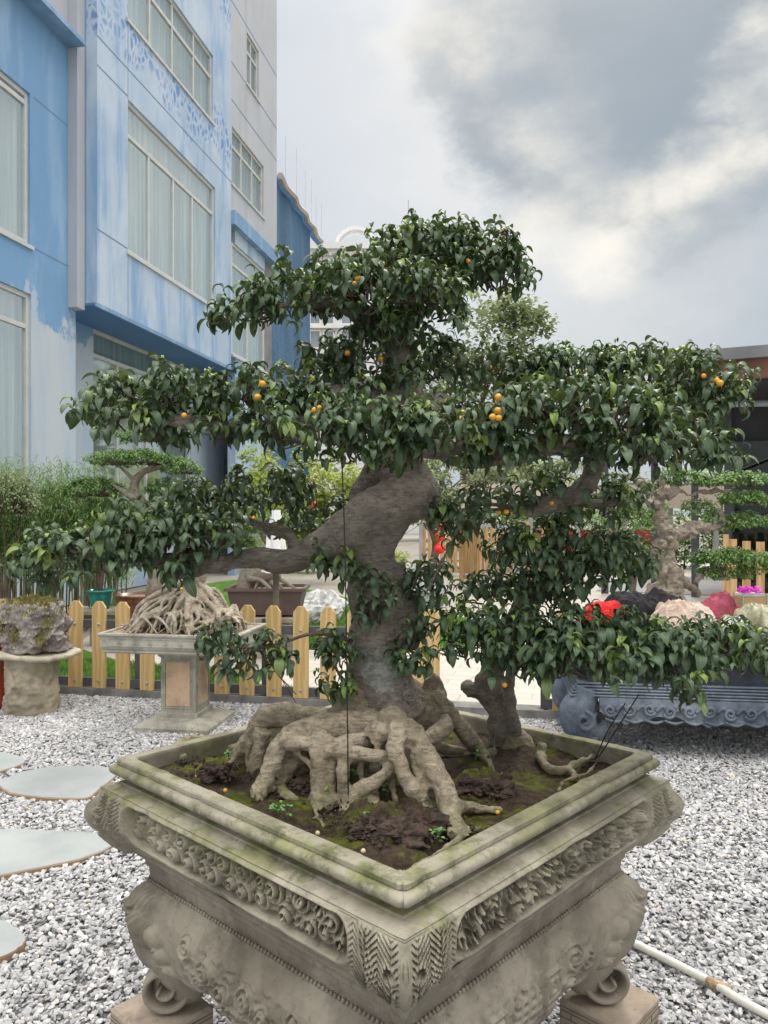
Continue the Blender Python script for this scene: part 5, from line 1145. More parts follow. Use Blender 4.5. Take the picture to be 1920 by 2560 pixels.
mBag = fabric('yellowish_plastic_bag', (.42, .41, .22), .35, .25, (.55, .55, .40)); cloth_heap('plastic_bag', 1925, 1560, 4.95, .22, .2, .14, 9.2, mBag, 'yellowish translucent plastic bag at the right edge of the table', 'plastic bag', fold=1.6)
cloth_heap('pale_garment', 1462, 1570, 5.2, .10, .1, .09, 11.1, fabric('pale_blue_fabric', (.55, .6, .62), .8), 'pale cloth peeping out behind the red cloth', fold=1.2, freq=9)
# ================================================================== KNOBBLY BONSAI (right, behind the table)
kd = 6.9; kc = P(1668, 1590, kd); t = tray('stone_trough', (kc.x, kd, .30), .62, .36, .17, carved('grey_trough_stone', (.28, .27, .24), (.16, .155, .14)), 'grey stone trough under the knobbly pale trunk behind the clothes', 'pot', feet=False)
stand((kc.x, kd, 0), .5, .32, .298, 'stone plinth under the grey trough behind the carved table')
t = empty('bonsai_tree', (kc.x, kd, .46), 'large bonsai with pale knobbly gnarled trunk behind the heap of clothes', 'bonsai tree'); m = MB(); px = kd/F
c3 = lambda x, y, d_=kd: P(1500+x*.2713, 1050+y*.2713, d_)     # coordinates of a closer view
def tb3(l, wob=.25, seg=12): m.tube([c3(*q[:2], *(q[3:4] or (kd,))) for q in l], [q[2]*.2713*px for q in l], seg, 5, wob=wob)
tb3([(660, 1720, 120), (640, 1600, 130), (640, 1450, 110), (590, 1300, 100), (560, 1200, 90), (640, 1080, 85), (560, 930, 70), (530, 800, 60), (540, 680, 60), (560, 560, 40), (540, 480, 25)])
tb3([(600, 700, 50), (660, 660, 45), (720, 650, 30)]); tb3([(500, 760, 60), (450, 660, 50), (400, 600, 40), (300, 540, 30), (200, 500, 15)])
tb3([(640, 1060, 60), (740, 1050, 60), (840, 980, 62), (950, 1000, 50), (1040, 1000, 38), (1120, 960, 26), (1110, 860, 20), (1130, 780, 14)]); tb3([(700, 1400, 60), (760, 1480, 45), (850, 1550, 38), (920, 1620, 30)])
tb3([(880, 1500, 28), (920, 1440, 30), (1000, 1425, 26), (1080, 1450, 18), (1200, 1470, 10)]); tb3([(480, 1500, 40), (450, 1600, 36), (440, 1720, 36)]); tb3([(560, 1500, 60), (560, 1620, 60), (600, 1720, 60)])
tb3([(900, 660, 20), (1000, 670, 26), (1080, 650, 22), (1150, 660, 14), (1250, 620, 8)]); tb3([(720, 650, 28), (820, 690, 24), (900, 665, 22)])
for k in range(26):
    x, y, r = [(560, 1200), (640, 1080), (600, 1400), (600, 1560), (520, 780), (860, 990), (960, 1000), (540, 640), (480, 700), (640, 1300)][k % 10]+(0,); q = c3(x+RNG.normal(0, 45), y+RNG.normal(0, 40), kd-RNG.uniform(.03, .11)); rr = RNG.uniform(.022, .05); m.tube([q-Vector((0, 0, rr)), q, q+Vector((0, 0, rr))], [rr*.5, rr, rr*.5], 8, 3)
o = m.build('trunk', mBarkPale, t, True); remesh(o, .009, 2, .5, lambda c_, n_: .026*fbm(c_, 11, 4)-.05*max(0, mnoise.noise(c_*17)-.18))
def pad3(l): return [(tuple(c3(x, y, kd+dd)), (rx*.2713*px, rx*.2713*px*.8, rz*.2713*px)) for x, y, rx, rz, dd in l]
foliage_pad('foliage', t, pad3([(1310, 560, 210, 60, 0), (1330, 740, 230, 60, 0), (1340, 950, 230, 70, 0), (900, 800, 110, 50, .1), (980, 870, 120, 40, .1), (830, 560, 170, 80, 0), (650, 520, 120, 60, 0), (1000, 590, 120, 50, 0)]), .05, .9*1.6, mLeafB, TPLS, 6)
foliage_pad('foliage', t, pad3([(1200, 1280, 330, 70, 0), (1150, 1420, 230, 60, 0), (1420, 1350, 150, 60, 0), (950, 1300, 120, 50, 0)]), .05, 1.3, mLeafB, TPLS, 6)
foliage_pad('foliage', t, pad3([(350, 880, 160, 60, 0), (250, 780, 120, 60, 0), (420, 640, 90, 50, 0), (130, 620, 100, 50, 0)]), .05, 1.3, mLeafB, TPLS, 6)
# small planters farther right
p = c3(1150, 1560, 8.0); t = empty('ceramic_pot', (p.x, 8, .3), 'dark green round pot standing behind the maroon cloth', 'pot'); stand((p.x, 8, 0), .25, .2, .298, 'low stone block under the dark green pot'); MB().lathe([(.12, 0), (.17, .08), (.19, .19), (.21, .20), (.21, .225), (.18, .225), (.17, .16)], (p.x, 8, .3), 24).build('body', simple('dark_green_glaze', (.03, .05, .045), .3, .2, 5, 0), t, True); MB().lathe([(.175, .17), (.16, .18)], (p.x, 8, .3), 18).build('soil', mSoilPale, t)
p = c3(1385, 1640, 7.6); t = empty('flower_basket', (p.x, 7.6, 0), 'tan wicker box holding magenta flowers at the right edge', 'flower box'); z0, z1 = .10, CAMH-(1050+1590*.2713-HZ)/F*7.6
mW = M('tan_wicker', .7, .3); mW.col(mW.mix(mW.rng(mW.wave(30, 1, 1, None, 'Z'), .3, .7), (.30, .20, .09), (.52, .38, .20))); mW = mW.m
MB().box(p.x-.115, 7.5, z0, p.x+.115, 7.7, z1-.03, .01).build('basket', mW, t); m = MB()
for x in (-.118, .118): m.box(p.x+x-.006, 7.49, 0, p.x+x+.006, 7.502, z1); m.box(p.x+x-.006, 7.698, 0, p.x+x+.006, 7.71, z1)
m.box(p.x-.112, 7.49, z1-.012, p.x+.112, 7.502, z1); m.build('frame', mSteelG, t); MB().box(p.x-.11, 7.505, z1-.029, p.x+.11, 7.695, z1-.005).build('liner', simple('white_paper', (.7, .7, .7), .8, .1, 9, 0), t)
pos = [(p.x+RNG.uniform(-.1, .1), 7.6+RNG.uniform(-.08, .08), z1+RNG.uniform(-.01, .06)) for _ in range(230)]; n_ = len(pos); mb, dt = plant_leaves(np.array(pos), RNG.random(n_)*6.28, RNG.uniform(.025, .04, n_), RNG.random(n_), np.zeros(n_), TPLF); mb.build('flowers', leaf_mat('magenta_petal', (.45, .01, .38), (.65, .03, .55), (.6, .1, .5), .6, .3, False), t, False, dt)
# ================================================================== CARVED PLANTER
PC = Vector((.01, 2.06, 0)); PA = R(-133.1)
pl = empty('carved_planter', PC, 'large square carved stone planter with mossy rim in the foreground', 'planter')
def densify(prof, step):
    o = [prof[0]]
    for a, b in zip(prof, prof[1:]):
        L = math.hypot(b[0]-a[0], b[1]-a[1]); n = max(1, int(L/step))
        for k in range(1, n+1): o.append((a[0]+(b[0]-a[0])*k/n, a[1]+(b[1]-a[1])*k/n))
    return np.array(o)
def faces(prof, ns, fn=None, vis_only_fine=True):
    mb = MB(); pr = prof
    for k in range(4):
        m = ns if k in (0, 1) else max(8, ns//3); a = np.linspace(-1, 1, m)
        S, I = np.meshgrid(a, np.arange(len(pr)), indexing='xy'); O = pr[:, 0][:, None]+0*S; Z = pr[:, 1][:, None]+0*S
        if fn is not None:
            dO, dZ = fn(S*.52, O, Z, k, pr); O = O+dO; Z = Z+dZ
        th = PA+k*math.pi/2; nx, ny = math.cos(th), math.sin(th); tx, ty = -ny, nx
        A = np.stack([PC.x+nx*O+tx*S*O, PC.y+ny*O+ty*S*O, Z+.007], -1); mb.grid(A, True)
    return mb
def profile_curve(pts, step, sm=True):
    p = np.array(pts, float)
    if sm: p, _ = catmull(p, np.zeros(len(p)), 6)
    return densify([tuple(q) for q in p], step)
rimp = densify([(.472, .775), (.474, .845), (.477, .849), (.509, .849), (.512, .846), (.512, .837), (.510, .835)], .006)
rimp2 = profile_curve([(.510, .835), (.518, .834), (.525, .829), (.527, .822), (.524, .814), (.515, .809), (.495, .808)], .004)
def rimfn(S, O, Z, k, pr):
    n = vfbm(S*22+k*7+40, Z*60+O*60, 4)-.5; chip = np.maximum(0, vfbm(S*9+k*3+7, Z*9+3, 3)-.62)*.05
    c_ = .52-np.abs(S); ed = sstep(.012, 0, c_)*.004; return -chip+n*.0022-ed, n*.0016
rp = np.vstack([rimp, rimp2[1:]]); faces(rp, 260, rimfn).build('rim', mPot, pl, 38)
def spiral(x, y, cx, cy, Rr, dr, ph=0):
    r = np.hypot(x-cx, y-cy)+1e-6; th = np.arctan2(y-cy, x-cx)
    f = sstep(.08, .85, .5+.5*np.cos(2*np.pi*r/(Rr*.40)-dr*th+ph)); return f*sstep(Rr, Rr*.8, r)*(.55+.45*sstep(Rr, 0, r))
rs2 = np.random.default_rng(12); SPI = {}
for k in range(4):
    l = []; x = -.385
    while x < .385:
        for row in (0, 1):
            l.append((x+rs2.normal(0, .008)+row*.02, .737-row*.042+rs2.normal(0, .006), rs2.uniform(.028, .040), rs2.choice((-1, 1)), rs2.uniform(0, 6.28)))
        x += rs2.uniform(.050, .068)
    SPI[k] = l
frp = densify([(.492, .808), (.489, .804), (.488, .794), (.491, .790), (.503, .788), (.504, .784), (.513, .782), (.533, .778), (.5395, .775), (.5375, .773), (.5405, .771), (.545, .766), (.548, .745), (.547, .715), (.541, .685), (.528, .660), (.512, .643), (.497, .630), (.487, .622)], .0026)
def ridge(d, w): return np.exp(-(d/w)**2)
def frieze(S, O, Z, k, pr):
    c_ = .52-np.abs(S); c_ = np.maximum(c_, 0); dO = np.zeros_like(S); dZ = np.zeros_like(S); below = Z < .770
    # recessed panel with round ends
    hx, hz, zc = .385, .047, .7145; rr = .036
    qx = np.maximum(np.abs(S)-(hx-rr), 0); qz = np.maximum(np.abs(Z-zc)-(hz-rr), 0); sd_ = np.hypot(qx, qz)-rr
    ins = sstep(.002, -.007, sd_)*below
    dO -= ins*.040
    rel = np.zeros_like(S)
    if k < 2:
        amp = vfbm(S*8+k*5, Z*8+3, 2)
        for cx, cz, r_, dr, ph in SPI[k]:
            m = (np.abs(S-cx) < r_) ; 
            if not m.any(): continue
            rel = np.where(m, np.maximum(rel, spiral(S, Z, cx, cz, r_, dr, ph)), rel)
        flow = 1-np.abs(2*vfbm(S*30+k*9, Z*34+vfbm(S*10, Z*10, 2)*4, 3)-1)*2.4
        if k == 1: rel = rel*.6+np.clip(flow, 0, 1)*.7*vfbm(S*16, Z*16, 3)*1.6     # the right-hand band is more worn
        rel = np.maximum(rel, np.clip(flow, 0, 1)*.55)*(.55+.75*amp)
    dO += sstep(.0, -.012, sd_)*below*rel*.046
    # thin raised border round the panel
    dO += ridge(sd_-.006, .003)*.0022*below
    # corner masks
    w = sstep(.145, .10, c_)*below; zlow = Z
    dO += w*(-.004+.014*ridge(Z-.690, .045))*(.6+.4*sstep(.10, .02, c_))
    dZ -= w*sstep(.70, .63, Z)*(.010+.016*sstep(.05, .0, c_))
    band = np.floor(c_/.030); sg = np.where(band % 2 == 0, 1.0, -1.0); tri = np.abs(((Z*1.15+sg*c_*1.0+.002*vfbm(S*40, Z*40, 2))/.0125) % 1-.5)*2
    fe_ = w*sstep(.012, .022, c_)*sstep(.772, .755, Z); dO += fe_*(sstep(.15, .6, tri)-.5)*.0085
    dO -= fe_*ridge((c_ % .030)-.0, .0022)*.002
    # hanging horn curls and eyes
    for wd, off in ((.0035, 0), (.0035, .010), (.0035, .020)):
        zc2 = .772-(.118-off-c_)*0; arc = np.hypot((c_-.032)/1.0, (Z-.755)/1.35)-(.072-off); sel = (Z < .775)*(c_ > .022)*w
        dO += ridge(arc, wd)*sel*.006*sstep(.68, .70, Z+.02)
    eye = np.hypot(c_-.036, Z-.712); dO += (ridge(eye-.014, .004)*.006-ridge(eye, .009)*.014)*w
    beak = sstep(.026, .0, c_)*sstep(.758, .725, Z)*below; dO += beak*.014*(.6+.5*ridge(Z-.70, .03)); dO += beak*.004*np.sin(c_*900)*ridge(Z-.735, .022); dO -= beak*ridge(Z-.668, .004)*.006
    nos = np.hypot(c_-.010, Z-.655); dO -= ridge(nos, .0045)*.007*below
    dO += (vfbm(S*30+k*7, Z*30+O*20, 4)-.5)*.003; n_ = np.maximum(0, vfbm(S*11+k*4+3, Z*11+8, 3)-.66); dO -= n_*.03*below
    return dO, dZ
faces(frp, 560, frieze).build('frieze_band', mPot, pl, 60)
lowp = densify([(.487, .622), (.478, .620), (.483, .614), (.484, .606), (.479, .600), (.468, .597), (.466, .590), (.456, .584), (.455, .566), (.449, .563), (.447, .548), (.4455, .532), (.4525, .528), (.4535, .523), (.462, .512), (.474, .495), (.482, .470), (.485, .440), (.483, .405), (.474, .370), (.461, .345), (.450, .335), (.430, .333), (.425, .345), (.425, .42)], .003)
def fret(S, Z, cx, cz, h): 
    d = np.maximum(np.abs(S-cx), np.abs(Z-cz)*1.0); return (np.cos(2*np.pi*d/(h*.42)) > .1)*sstep(h, h*.97, d)
def lowfn(S, O, Z, k, pr):
    c_ = np.maximum(.52-np.abs(S), 0); body = sstep(.525, .505, Z)*sstep(.335, .36, Z); dO = np.zeros_like(S); dZ = np.zeros_like(S)
    w = sstep(.20, .05, c_); dO += w*body*.007; low = sstep(.44, .335, Z); dZ -= low*sstep(.20, .09, c_)*.048; dO -= low*sstep(.20, .12, c_)*.012
    dZ -= low*.012*np.cos(S*22)
    # ear folds and brow of the corner beasts
    for q in range(4): dO += ridge(np.hypot(c_-.02, (Z-.50)/1.0)-(.035+.019*q), .0055)*.011*body*sstep(.42, .46, Z)
    for cx, cz, r_ in ((.150, .425, .030), (.172, .385, .022), (.19, .355, .018), (.085, .43, .04)): 
        d = np.hypot(c_-cx, Z-cz); dO += np.sqrt(np.maximum(0, 1-(d/r_)**2))*.024*body
    dO -= ridge(np.hypot(c_-.118, (Z-.40)/2.2), .012)*.012*body
    if k == 0:
        for cx, cz, r_, dr in ((-.22, .455, .035, 1), (-.13, .43, .04, -1), (-.06, .40, .04, 1), (.03, .43, .04, -1), (.10, .41, .035, 1), (.2, .45, .03, -1), (-.16, .385, .03, 1)): dO += spiral(S, Z, cx, cz, r_, dr)*.014*body
        f_ = np.clip(1-np.abs(2*vfbm(S*26, Z*26+5, 3)-1)*2, 0, 1)*sstep(.26, .2, np.abs(S+.02))*sstep(.49, .46, Z); dO += f_*.011*body
        bars = (np.abs(((Z-.30*0+(S)*.05)/.019) % 1-.5) < .26)*(np.abs(S-.0) < .055)*(Z < .395)*(Z > .345); dO += bars*.010
    if k == 1:
        for cx in (-.20, .03): 
            dO += fret(S, Z, cx, .425, .034)*.009*body; dO += fret(S, Z, cx, .365, .018)*.009*body
        d = np.hypot(S+.085, (Z-.415)); em = ((np.abs(((Z-.415)/.022) % 1-.5) < .24) | (np.abs(S+.085) < .006) | (np.abs(np.abs(S+.085)-.03) < .005))*(d < .055); dO += em*.011*body
        for cx, cz, r_, dr in ((.12, .45, .04, 1), (.18, .42, .035, -1), (.11, .39, .03, 1), (-.28, .44, .035, 1)): dO += spiral(S, Z, cx, cz, r_, dr)*.013*body
        f_ = np.clip(1-np.abs(2*vfbm(S*24+7, Z*24+5, 3)-1)*2, 0, 1)*sstep(.08, .05, np.abs(S-.15)); dO += f_*.011*body
    dO += (vfbm(S*26+k*7, Z*26+O*20, 4)-.5)*.0035
    return dO, dZ
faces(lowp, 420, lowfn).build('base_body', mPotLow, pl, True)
# bead moulding
m = MB()
import itertools
ico = [(math.cos(a)*math.cos(b), math.sin(a)*math.cos(b), math.sin(b)) for b in (-1.57, -.8, 0, .8, 1.57) for a in np.linspace(0, 2*math.pi, 8, endpoint=False)]
icf = [(i*8+j, i*8+(j+1) % 8, (i+1)*8+(j+1) % 8, (i+1)*8+j) for i in range(4) for j in range(8)]; iv = np.array(ico)
for k in range(4):
    th = PA+k*math.pi/2; n_ = np.array([math.cos(th), math.sin(th), 0]); t_ = np.array([-n_[1], n_[0], 0]); nb = 76
    for i in range(nb):
        a = -.447+(i+.5)*.894/nb; p = np.array([PC.x, PC.y, .530+.007])+n_*.4535+t_*a; m.add(p+iv*np.array([.0052, .0052, .0056])*RNG.uniform(.85, 1.08), icf)
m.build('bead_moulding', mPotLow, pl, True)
# scroll feet on the diagonals
for k in range(4):
    th = PA+math.pi/4+k*math.pi/2; n_ = Vector((math.cos(th), math.sin(th), 0)); t_ = Vector((-n_.y, n_.x, 0)); m = MB(); rings = []
    cx, cz = .585, .268; 
    pts = [(.60, .42, .060), (.655, .36, .055), (.640, .33, .04)]
    path = []
    for s_ in np.linspace(0, 1, 44):
        a = R(150)-s_*2*math.pi*1.45*-1; r = .066*(1-.80*s_); path.append((cx+math.cos(a+R(30))*r, cz+math.sin(a+R(30))*r, .019*(1-.45*s_)))
    for q, (a_, z_, r_) in enumerate(path):
        pass
    P3 = [tuple(PC+n_*a_+Vector((0, 0, z_))) for a_, z_, r_ in path]
    # a thick coiled band: boxes of the spiral swept sideways
    Pn = np.array([(a_, z_) for a_, z_, _ in path]); T = np.gradient(Pn, axis=0); T /= np.linalg.norm(T, axis=1)[:, None]; Nn = np.stack([-T[:, 1], T[:, 0]], 1); V = []; nw = 9
    for i in range(len(Pn)):
        hw_ = .052*(1+.25*i/len(Pn)); th_ = path[i][2]
        for q in range(12):
            b = 2*math.pi*q/12; sx_ = math.copysign(abs(math.cos(b))**.6, math.cos(b)); sz_ = math.copysign(abs(math.sin(b))**.8, math.sin(b)); p = Pn[i]+Nn[i]*sz_*th_*.62
            V.append(tuple(PC+n_*p[0]+t_*(sx_*hw_)+Vector((0, 0, p[1]))))
    f = []
    for i in range(len(Pn)-1):
        for q in range(12): r_ = (q+1) % 12; f.append((i*12+q, i*12+r_, (i+1)*12+r_, (i+1)*12+q))
    f.append(tuple(range(12))); f.append(tuple((len(Pn)-1)*12+q for q in range(12))); m.add(V, f)
    m.tube([PC+n_*.56+Vector((0, 0, .40)), PC+n_*.56+Vector((0, 0, .34)), PC+n_*.53+Vector((0, 0, .27)), PC+n_*.53+Vector((0, 0, .23))], [.09, .08, .06, .045], 14, 4, flat=.9)
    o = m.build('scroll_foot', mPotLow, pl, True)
# four block pedestals
for k, nm in ((3, 'left block pedestal under the planter, grey with incised brick lines'), (0, 'front block pedestal under the planter, below the frame'), (1, 'right block pedestal under the planter, pinkish stone with fret lines'), (2, 'rear block pedestal hidden behind the planter')):
    th = PA+math.pi/4+k*math.pi/2; n_ = Vector((math.cos(th), math.sin(th), 0)); c_ = PC+n_*.60
    t = empty('block_pedestal', c_, nm, 'pedestal', 'block pedestals under the planter'); m = MB(); m.box(-.098, -.098, 0, .098, .098, .196, .007); rotmb(m, c_, PA).build('block', mPedestal, t)
    m = MB()
    for fc_ in range(4):
        def gl(x0, z0, x1, z1):
            q = MB(); q.box(x0, -.0995, z0, x1, -.0965, z1); q = rotmb(q, Vector((0, 0, 0)), fc_*math.pi/2)
            for V_ in q.v: m.add(V_, [(0,3,2,1),(4,5,6,7),(0,1,5,4),(1,2,6,5),(2,3,7,6),(3,0,4,7)])
        for z in (.178, .168, .150): gl(-.09, z, .09, z+.0018)
        for x in (-.06, -.01, .045): gl(x, .1525, x+.0018, .1665)
        gl(-.075, .03, .075, .032); gl(-.075, .135, .075, .137); gl(-.077, .03, -.075, .137); gl(.075, .03, .077, .137)
    rotmb(m, c_, PA).build('incised_lines', simple('dark_joint', (.12, .10, .075), .9, .2, 20, 0) if 'dark_joint' not in bpy.data.materials else bpy.data.materials['dark_joint'], t)
# ---- soil with moss
def soil_mat():
    m = M('mossy_soil', .95, .2); n = m.noise(9, 6, .6); n2 = m.noise(60, 5, .7)
    c_ = m.mix(m.rng(n2, .3, .7), (.028, .019, .013), (.085, .06, .042)); mo = m.mix(m.rng(m.noise(40, 4), .3, .7), (.045, .055, .008), (.13, .14, .025))
    m.col(m.mix(m.rng(n, .485, .595), c_, mo)); m.bump(n2, .01, 1); m.bump(m.noise(200, 3), .003, .7); return m.m
mSoil = soil_mat(); n = 230; a = np.linspace(-.476, .476, n); X_, Y_ = np.meshgrid(a, a, indexing='ij')
Zs = .806+.020*(vfbm(X_*9+4, Y_*9, 4)-.5)*2+.006*(vfbm(X_*60, Y_*60, 3)-.5)
def soilh(x, y):    # height of the soil surface at a world point (approximate)
    return .81
W2 = lambda X_, Y_: (PC.x+X_*math.cos(PA)-Y_*math.sin(PA), PC.y+X_*math.sin(PA)+Y_*math.cos(PA))
def clump_add(u, v, r, h):
    global Zs
    g = G(u, v, .82); dx, dy = g.x-PC.x, g.y-PC.y; lx, ly = dx*math.cos(PA)+dy*math.sin(PA), -dx*math.sin(PA)+dy*math.cos(PA)
    d_ = np.hypot(X_-lx, Y_-ly)/r; k = np.maximum(0, 1-d_**2); lump = 1-np.abs(2*vfbm(X_*38+r*90, Y_*38, 3)-1); Zs = np.maximum(Zs, Zs+h*k**.6*(.35+.9*lump))
for u, v, r, h in ((1000, 2075, .085, .034), (930, 2055, .06, .03), (1060, 2060, .06, .03), (880, 2045, .05, .025), (1010, 2130, .05, .015), (545, 1920, .05, .03), (760, 1960, .04, .02), (1185, 1960, .05, .035), (1240, 1965, .04, .03), (1010, 2030, .06, .02)): clump_add(u, v, r, h)
A = np.stack([*W2(X_, Y_), Zs+.004], -1); MB().grid(A, False).build('soil', mSoil, pl, True)
mClod = simple('dark_crumbly_clod', (.055, .036, .026), .95, .6, 45, .008)
rs3 = np.random.default_rng(8)
for u, v, s_, lab in ((1000, 2080, .050, 'largest dark crumbly soil clod near the front corner of the planter'), (930, 2058, .040, 'dark soil clod left of the largest one, below the guy wire'), (1062, 2050, .042, 'dark soil clod between the largest clod and the forked root'), (545, 1925, .036, 'dark soil clod on the moss near the left end of the planter'), (1180, 1958, .036, 'reddish soil clod right of the forked front root'), (1238, 1966, .034, 'black soil clod at the right of the reddish one'), (770, 1950, .032, 'dark soil clod under the arching middle roots')):
    g = G(u, v, .835); rock('soil_clod', (g.x, g.y, .826), (s_*1.1, s_*.95, s_*.62), rs3.uniform(0, 9), mClod, lab, 'soil clod', None, 34, .75)
pos = []
for k in range(900):
    u, v = [(1000, 2090), (930, 2060), (1060, 2070), (545, 1925), (1200, 1960), (780, 1960), (880, 2050)][k % 7]; g = G(u+RNG.normal(0, 45), v+RNG.normal(0, 20), .82); dx, dy = g.x-PC.x, g.y-PC.y
    lx, ly = dx*math.cos(PA)+dy*math.sin(PA), -dx*math.sin(PA)+dy*math.cos(PA)
    if max(abs(lx), abs(ly)) < .46: pos.append((g.x, g.y, .82))
m = MB(); icb = np.array([(1,0,0),(-1,0,0),(0,1,0),(0,-1,0),(0,0,1),(0,0,-1)], float); icc = [(0,2,4),(2,1,4),(1,3,4),(3,0,4),(2,0,5),(1,2,5),(3,1,5),(0,3,5)]
for p in pos: m.add(np.array(p)+np.array([0, 0, RNG.uniform(0, .016)])+icb*RNG.uniform(.002, .007)*RNG.uniform(.6, 1.4, (6, 1)), icc)
tag(m.build('soil_crumbs', mClod), 'loose dark soil crumbs scattered round the clods in the planter', 'soil', kind='stuff')
# ================================================================== MAIN BONSAI
mt = empty('bonsai_tree', (PC.x, PC.y, .81), 'large ficus bonsai with thick trunk, arched roots and layered crown in the carved planter', 'bonsai tree')
SZ = .822
def c6(x, y, r, d=None):
    u, v = 400+.5425*x, 1500+.5425*y
    if d is None: d = (CAMH-SZ)*F/(v-HZ)
    p = P(u, v, d); return (p, r*.5425*d/F)
def c7(x, y, r, d=None):
    u, v = 1100+.4943*x, 1300+.4943*y
    if d is None: d = (CAMH-SZ)*F/(v-HZ)
    return (P(u, v, d), r*.4943*d/F)
def cD(x, y, r, d): return (D(x, y, d), r*K*d/F)
def tb(m, l, conv, seg=14, sub=5, wob=.10, **k):
    q = [conv(*a) for a in l]; m.tube([a for a, _ in q], [b for _, b in q], seg, sub, wob=wob, **k)
m = MB()
# trunk
tb(m, [(835, 1545, 88, 2.12), (826, 1490, 76, 2.12), (816, 1420, 64, 2.12), (812, 1340, 58, 2.11), (806, 1260, 56, 2.10), (800, 1190, 54, 2.09), (818, 1135, 54, 2.08), (850, 1088, 56, 2.08)], cD, 20)
tb(m, [(860, 1330, 26, 2.10), (868, 1270, 25, 2.1), (855, 1215, 24, 2.1)], cD); tb(m, [(880, 1400, 26, 2.1), (890, 1340, 30, 2.1), (875, 1290, 22, 2.1)], cD)
tb(m, [(500, 1207, 21, 1.98), (560, 1206, 24, 2.0), (620, 1212, 30, 2.03), (680, 1190, 36, 2.05), (740, 1158, 46, 2.06), (810, 1112, 56, 2.06), (868, 1085, 58, 2.06), (905, 1085, 46, 2.05), (932, 1092, 24, 2.05)], cD, 18)
tb(m, [(880, 1060, 40, 2.05), (912, 1085, 44, 2.04), (934, 1105, 34, 2.04), (940, 1118, 16, 2.04)], cD, 14); tb(m, [(905, 1040, 34, 2.08), (928, 1070, 30, 2.06), (938, 1090, 22, 2.05)], cD, 12)
tb(m, [(790, 1130, 30, 2.14), (778, 1080, 26, 2.15), (800, 1040, 30, 2.15), (840, 1000, 38, 2.15)], cD)
tb(m, [(885, 1085, 50, 2.08), (880, 1050, 52, 2.09), (862, 1010, 54, 2.1), (850, 960, 56, 2.12), (855, 910, 58, 2.13), (862, 865, 58, 2.14), (868, 835, 48, 2.14), (866, 790, 32, 2.14), (858, 745, 25, 2.14), (855, 700, 20, 2.14), (880, 650, 18, 2.15), (905, 600, 13, 2.16), (930, 560, 9, 2.17)], cD, 18)
tb(m, [(900, 900, 40, 2.2), (940, 880, 38, 2.22), (975, 890, 28, 2.25)], cD)
# crown limbs
tb(m, [(850, 720, 22, 2.14), (800, 690, 26, 2.1), (755, 665, 22, 2.05), (700, 655, 12, 2.0), (640, 655, 11, 1.97), (580, 672, 7, 1.95), (520, 690, 3, 1.94)], cD, 10)
tb(m, [(880, 660, 14, 2.15), (950, 620, 13, 2.2), (1030, 600, 9, 2.24), (1090, 600, 4, 2.26)], cD, 10)
tb(m, [(820, 870, 34, 2.1), (760, 858, 28, 2.05), (690, 852, 22, 2.0), (640, 850, 18, 1.98)], cD, 12)
tb(m, [(830, 880, 30, 2.08), (740, 900, 24, 1.98), (640, 915, 20, 1.92), (540, 925, 19, 1.9), (440, 915, 15, 1.9), (370, 905, 11, 1.9), (300, 900, 6, 1.9), (220, 905, 3, 1.9)], cD, 12)
tb(m, [(850, 930, 40, 2.08), (930, 965, 30, 1.98), (1010, 985, 26, 1.92), (1100, 985, 24, 1.90), (1190, 965, 24, 1.90), (1280, 960, 20, 1.92), (1380, 935, 13, 1.95), (1470, 930, 7, 1.98)], cD, 12)
tb(m, [(930, 950, 26, 2.08), (1020, 900, 20, 2.2), (1150, 860, 17, 2.3), (1300, 850, 13, 2.34), (1450, 850, 8, 2.34), (1560, 850, 4, 2.32)], cD, 12)
tb(m, [(1275, 960, 22, 1.94), (1285, 1000, 21, 1.97), (1268, 1045, 22, 1.98), (1225, 1080, 24, 1.98), (1180, 1090, 22, 1.98), (1145, 1105, 14, 1.98), (1090, 1092, 9, 1.98), (1020, 1085, 5, 1.98)], cD, 12)
tb(m, [(1235, 1078, 14, 1.98), (1290, 1090, 12, 2.02), (1340, 1080, 6, 2.04)], cD, 9)
tb(m, [(520, 1207, 20, 1.98), (450, 1222, 17, 1.95), (385, 1228, 24, 1.93), (360, 1215, 20, 1.92), (300, 1215, 9, 1.90), (200, 1205, 6, 1.87), (110, 1200, 3.5, 1.84)], cD, 12)
tb(m, [(640, 1190, 18, 2.05), (620, 1155, 18, 2.08), (575, 1140, 12, 2.1), (520, 1120, 7, 2.12), (430, 1110, 4, 2.12)], cD, 9)
o = m.build('trunk', mBark, mt, True)
def bark_disp(c_, n_):
    w = mnoise.noise(Vector((c_.x*14, c_.y*14, c_.z*52+2.5*mnoise.noise(c_*9))))
    return .008*fbm(c_, 11, 4)+.0034*w-.010*max(0, mnoise.noise(c_*15+Vector((3, 1, 2)))-.33)
remesh(o, .0055, 5, .5, bark_disp)
# knots on the trunk foot
for x, y, r in ((1035, 478, 24), (1150, 440, 24)):
    kn = MB(); c_, rr = c6(x, y, r, 2.03); ring = [c_+Vector((math.cos(a)*rr, -.004, math.sin(a)*rr*.85)) for a in np.linspace(0, 2*math.pi, 15)]; kn.tube(ring, [rr*.38]*15, 8, 2, cap=False)
    ring = [c_+Vector((math.cos(a)*rr*.5, -.008, math.sin(a)*rr*.4)) for a in np.linspace(0, 2*math.pi, 11)]; kn.tube(ring, [rr*.22]*11, 7, 2, cap=False); kn.build('burr', mBark, mt, True)
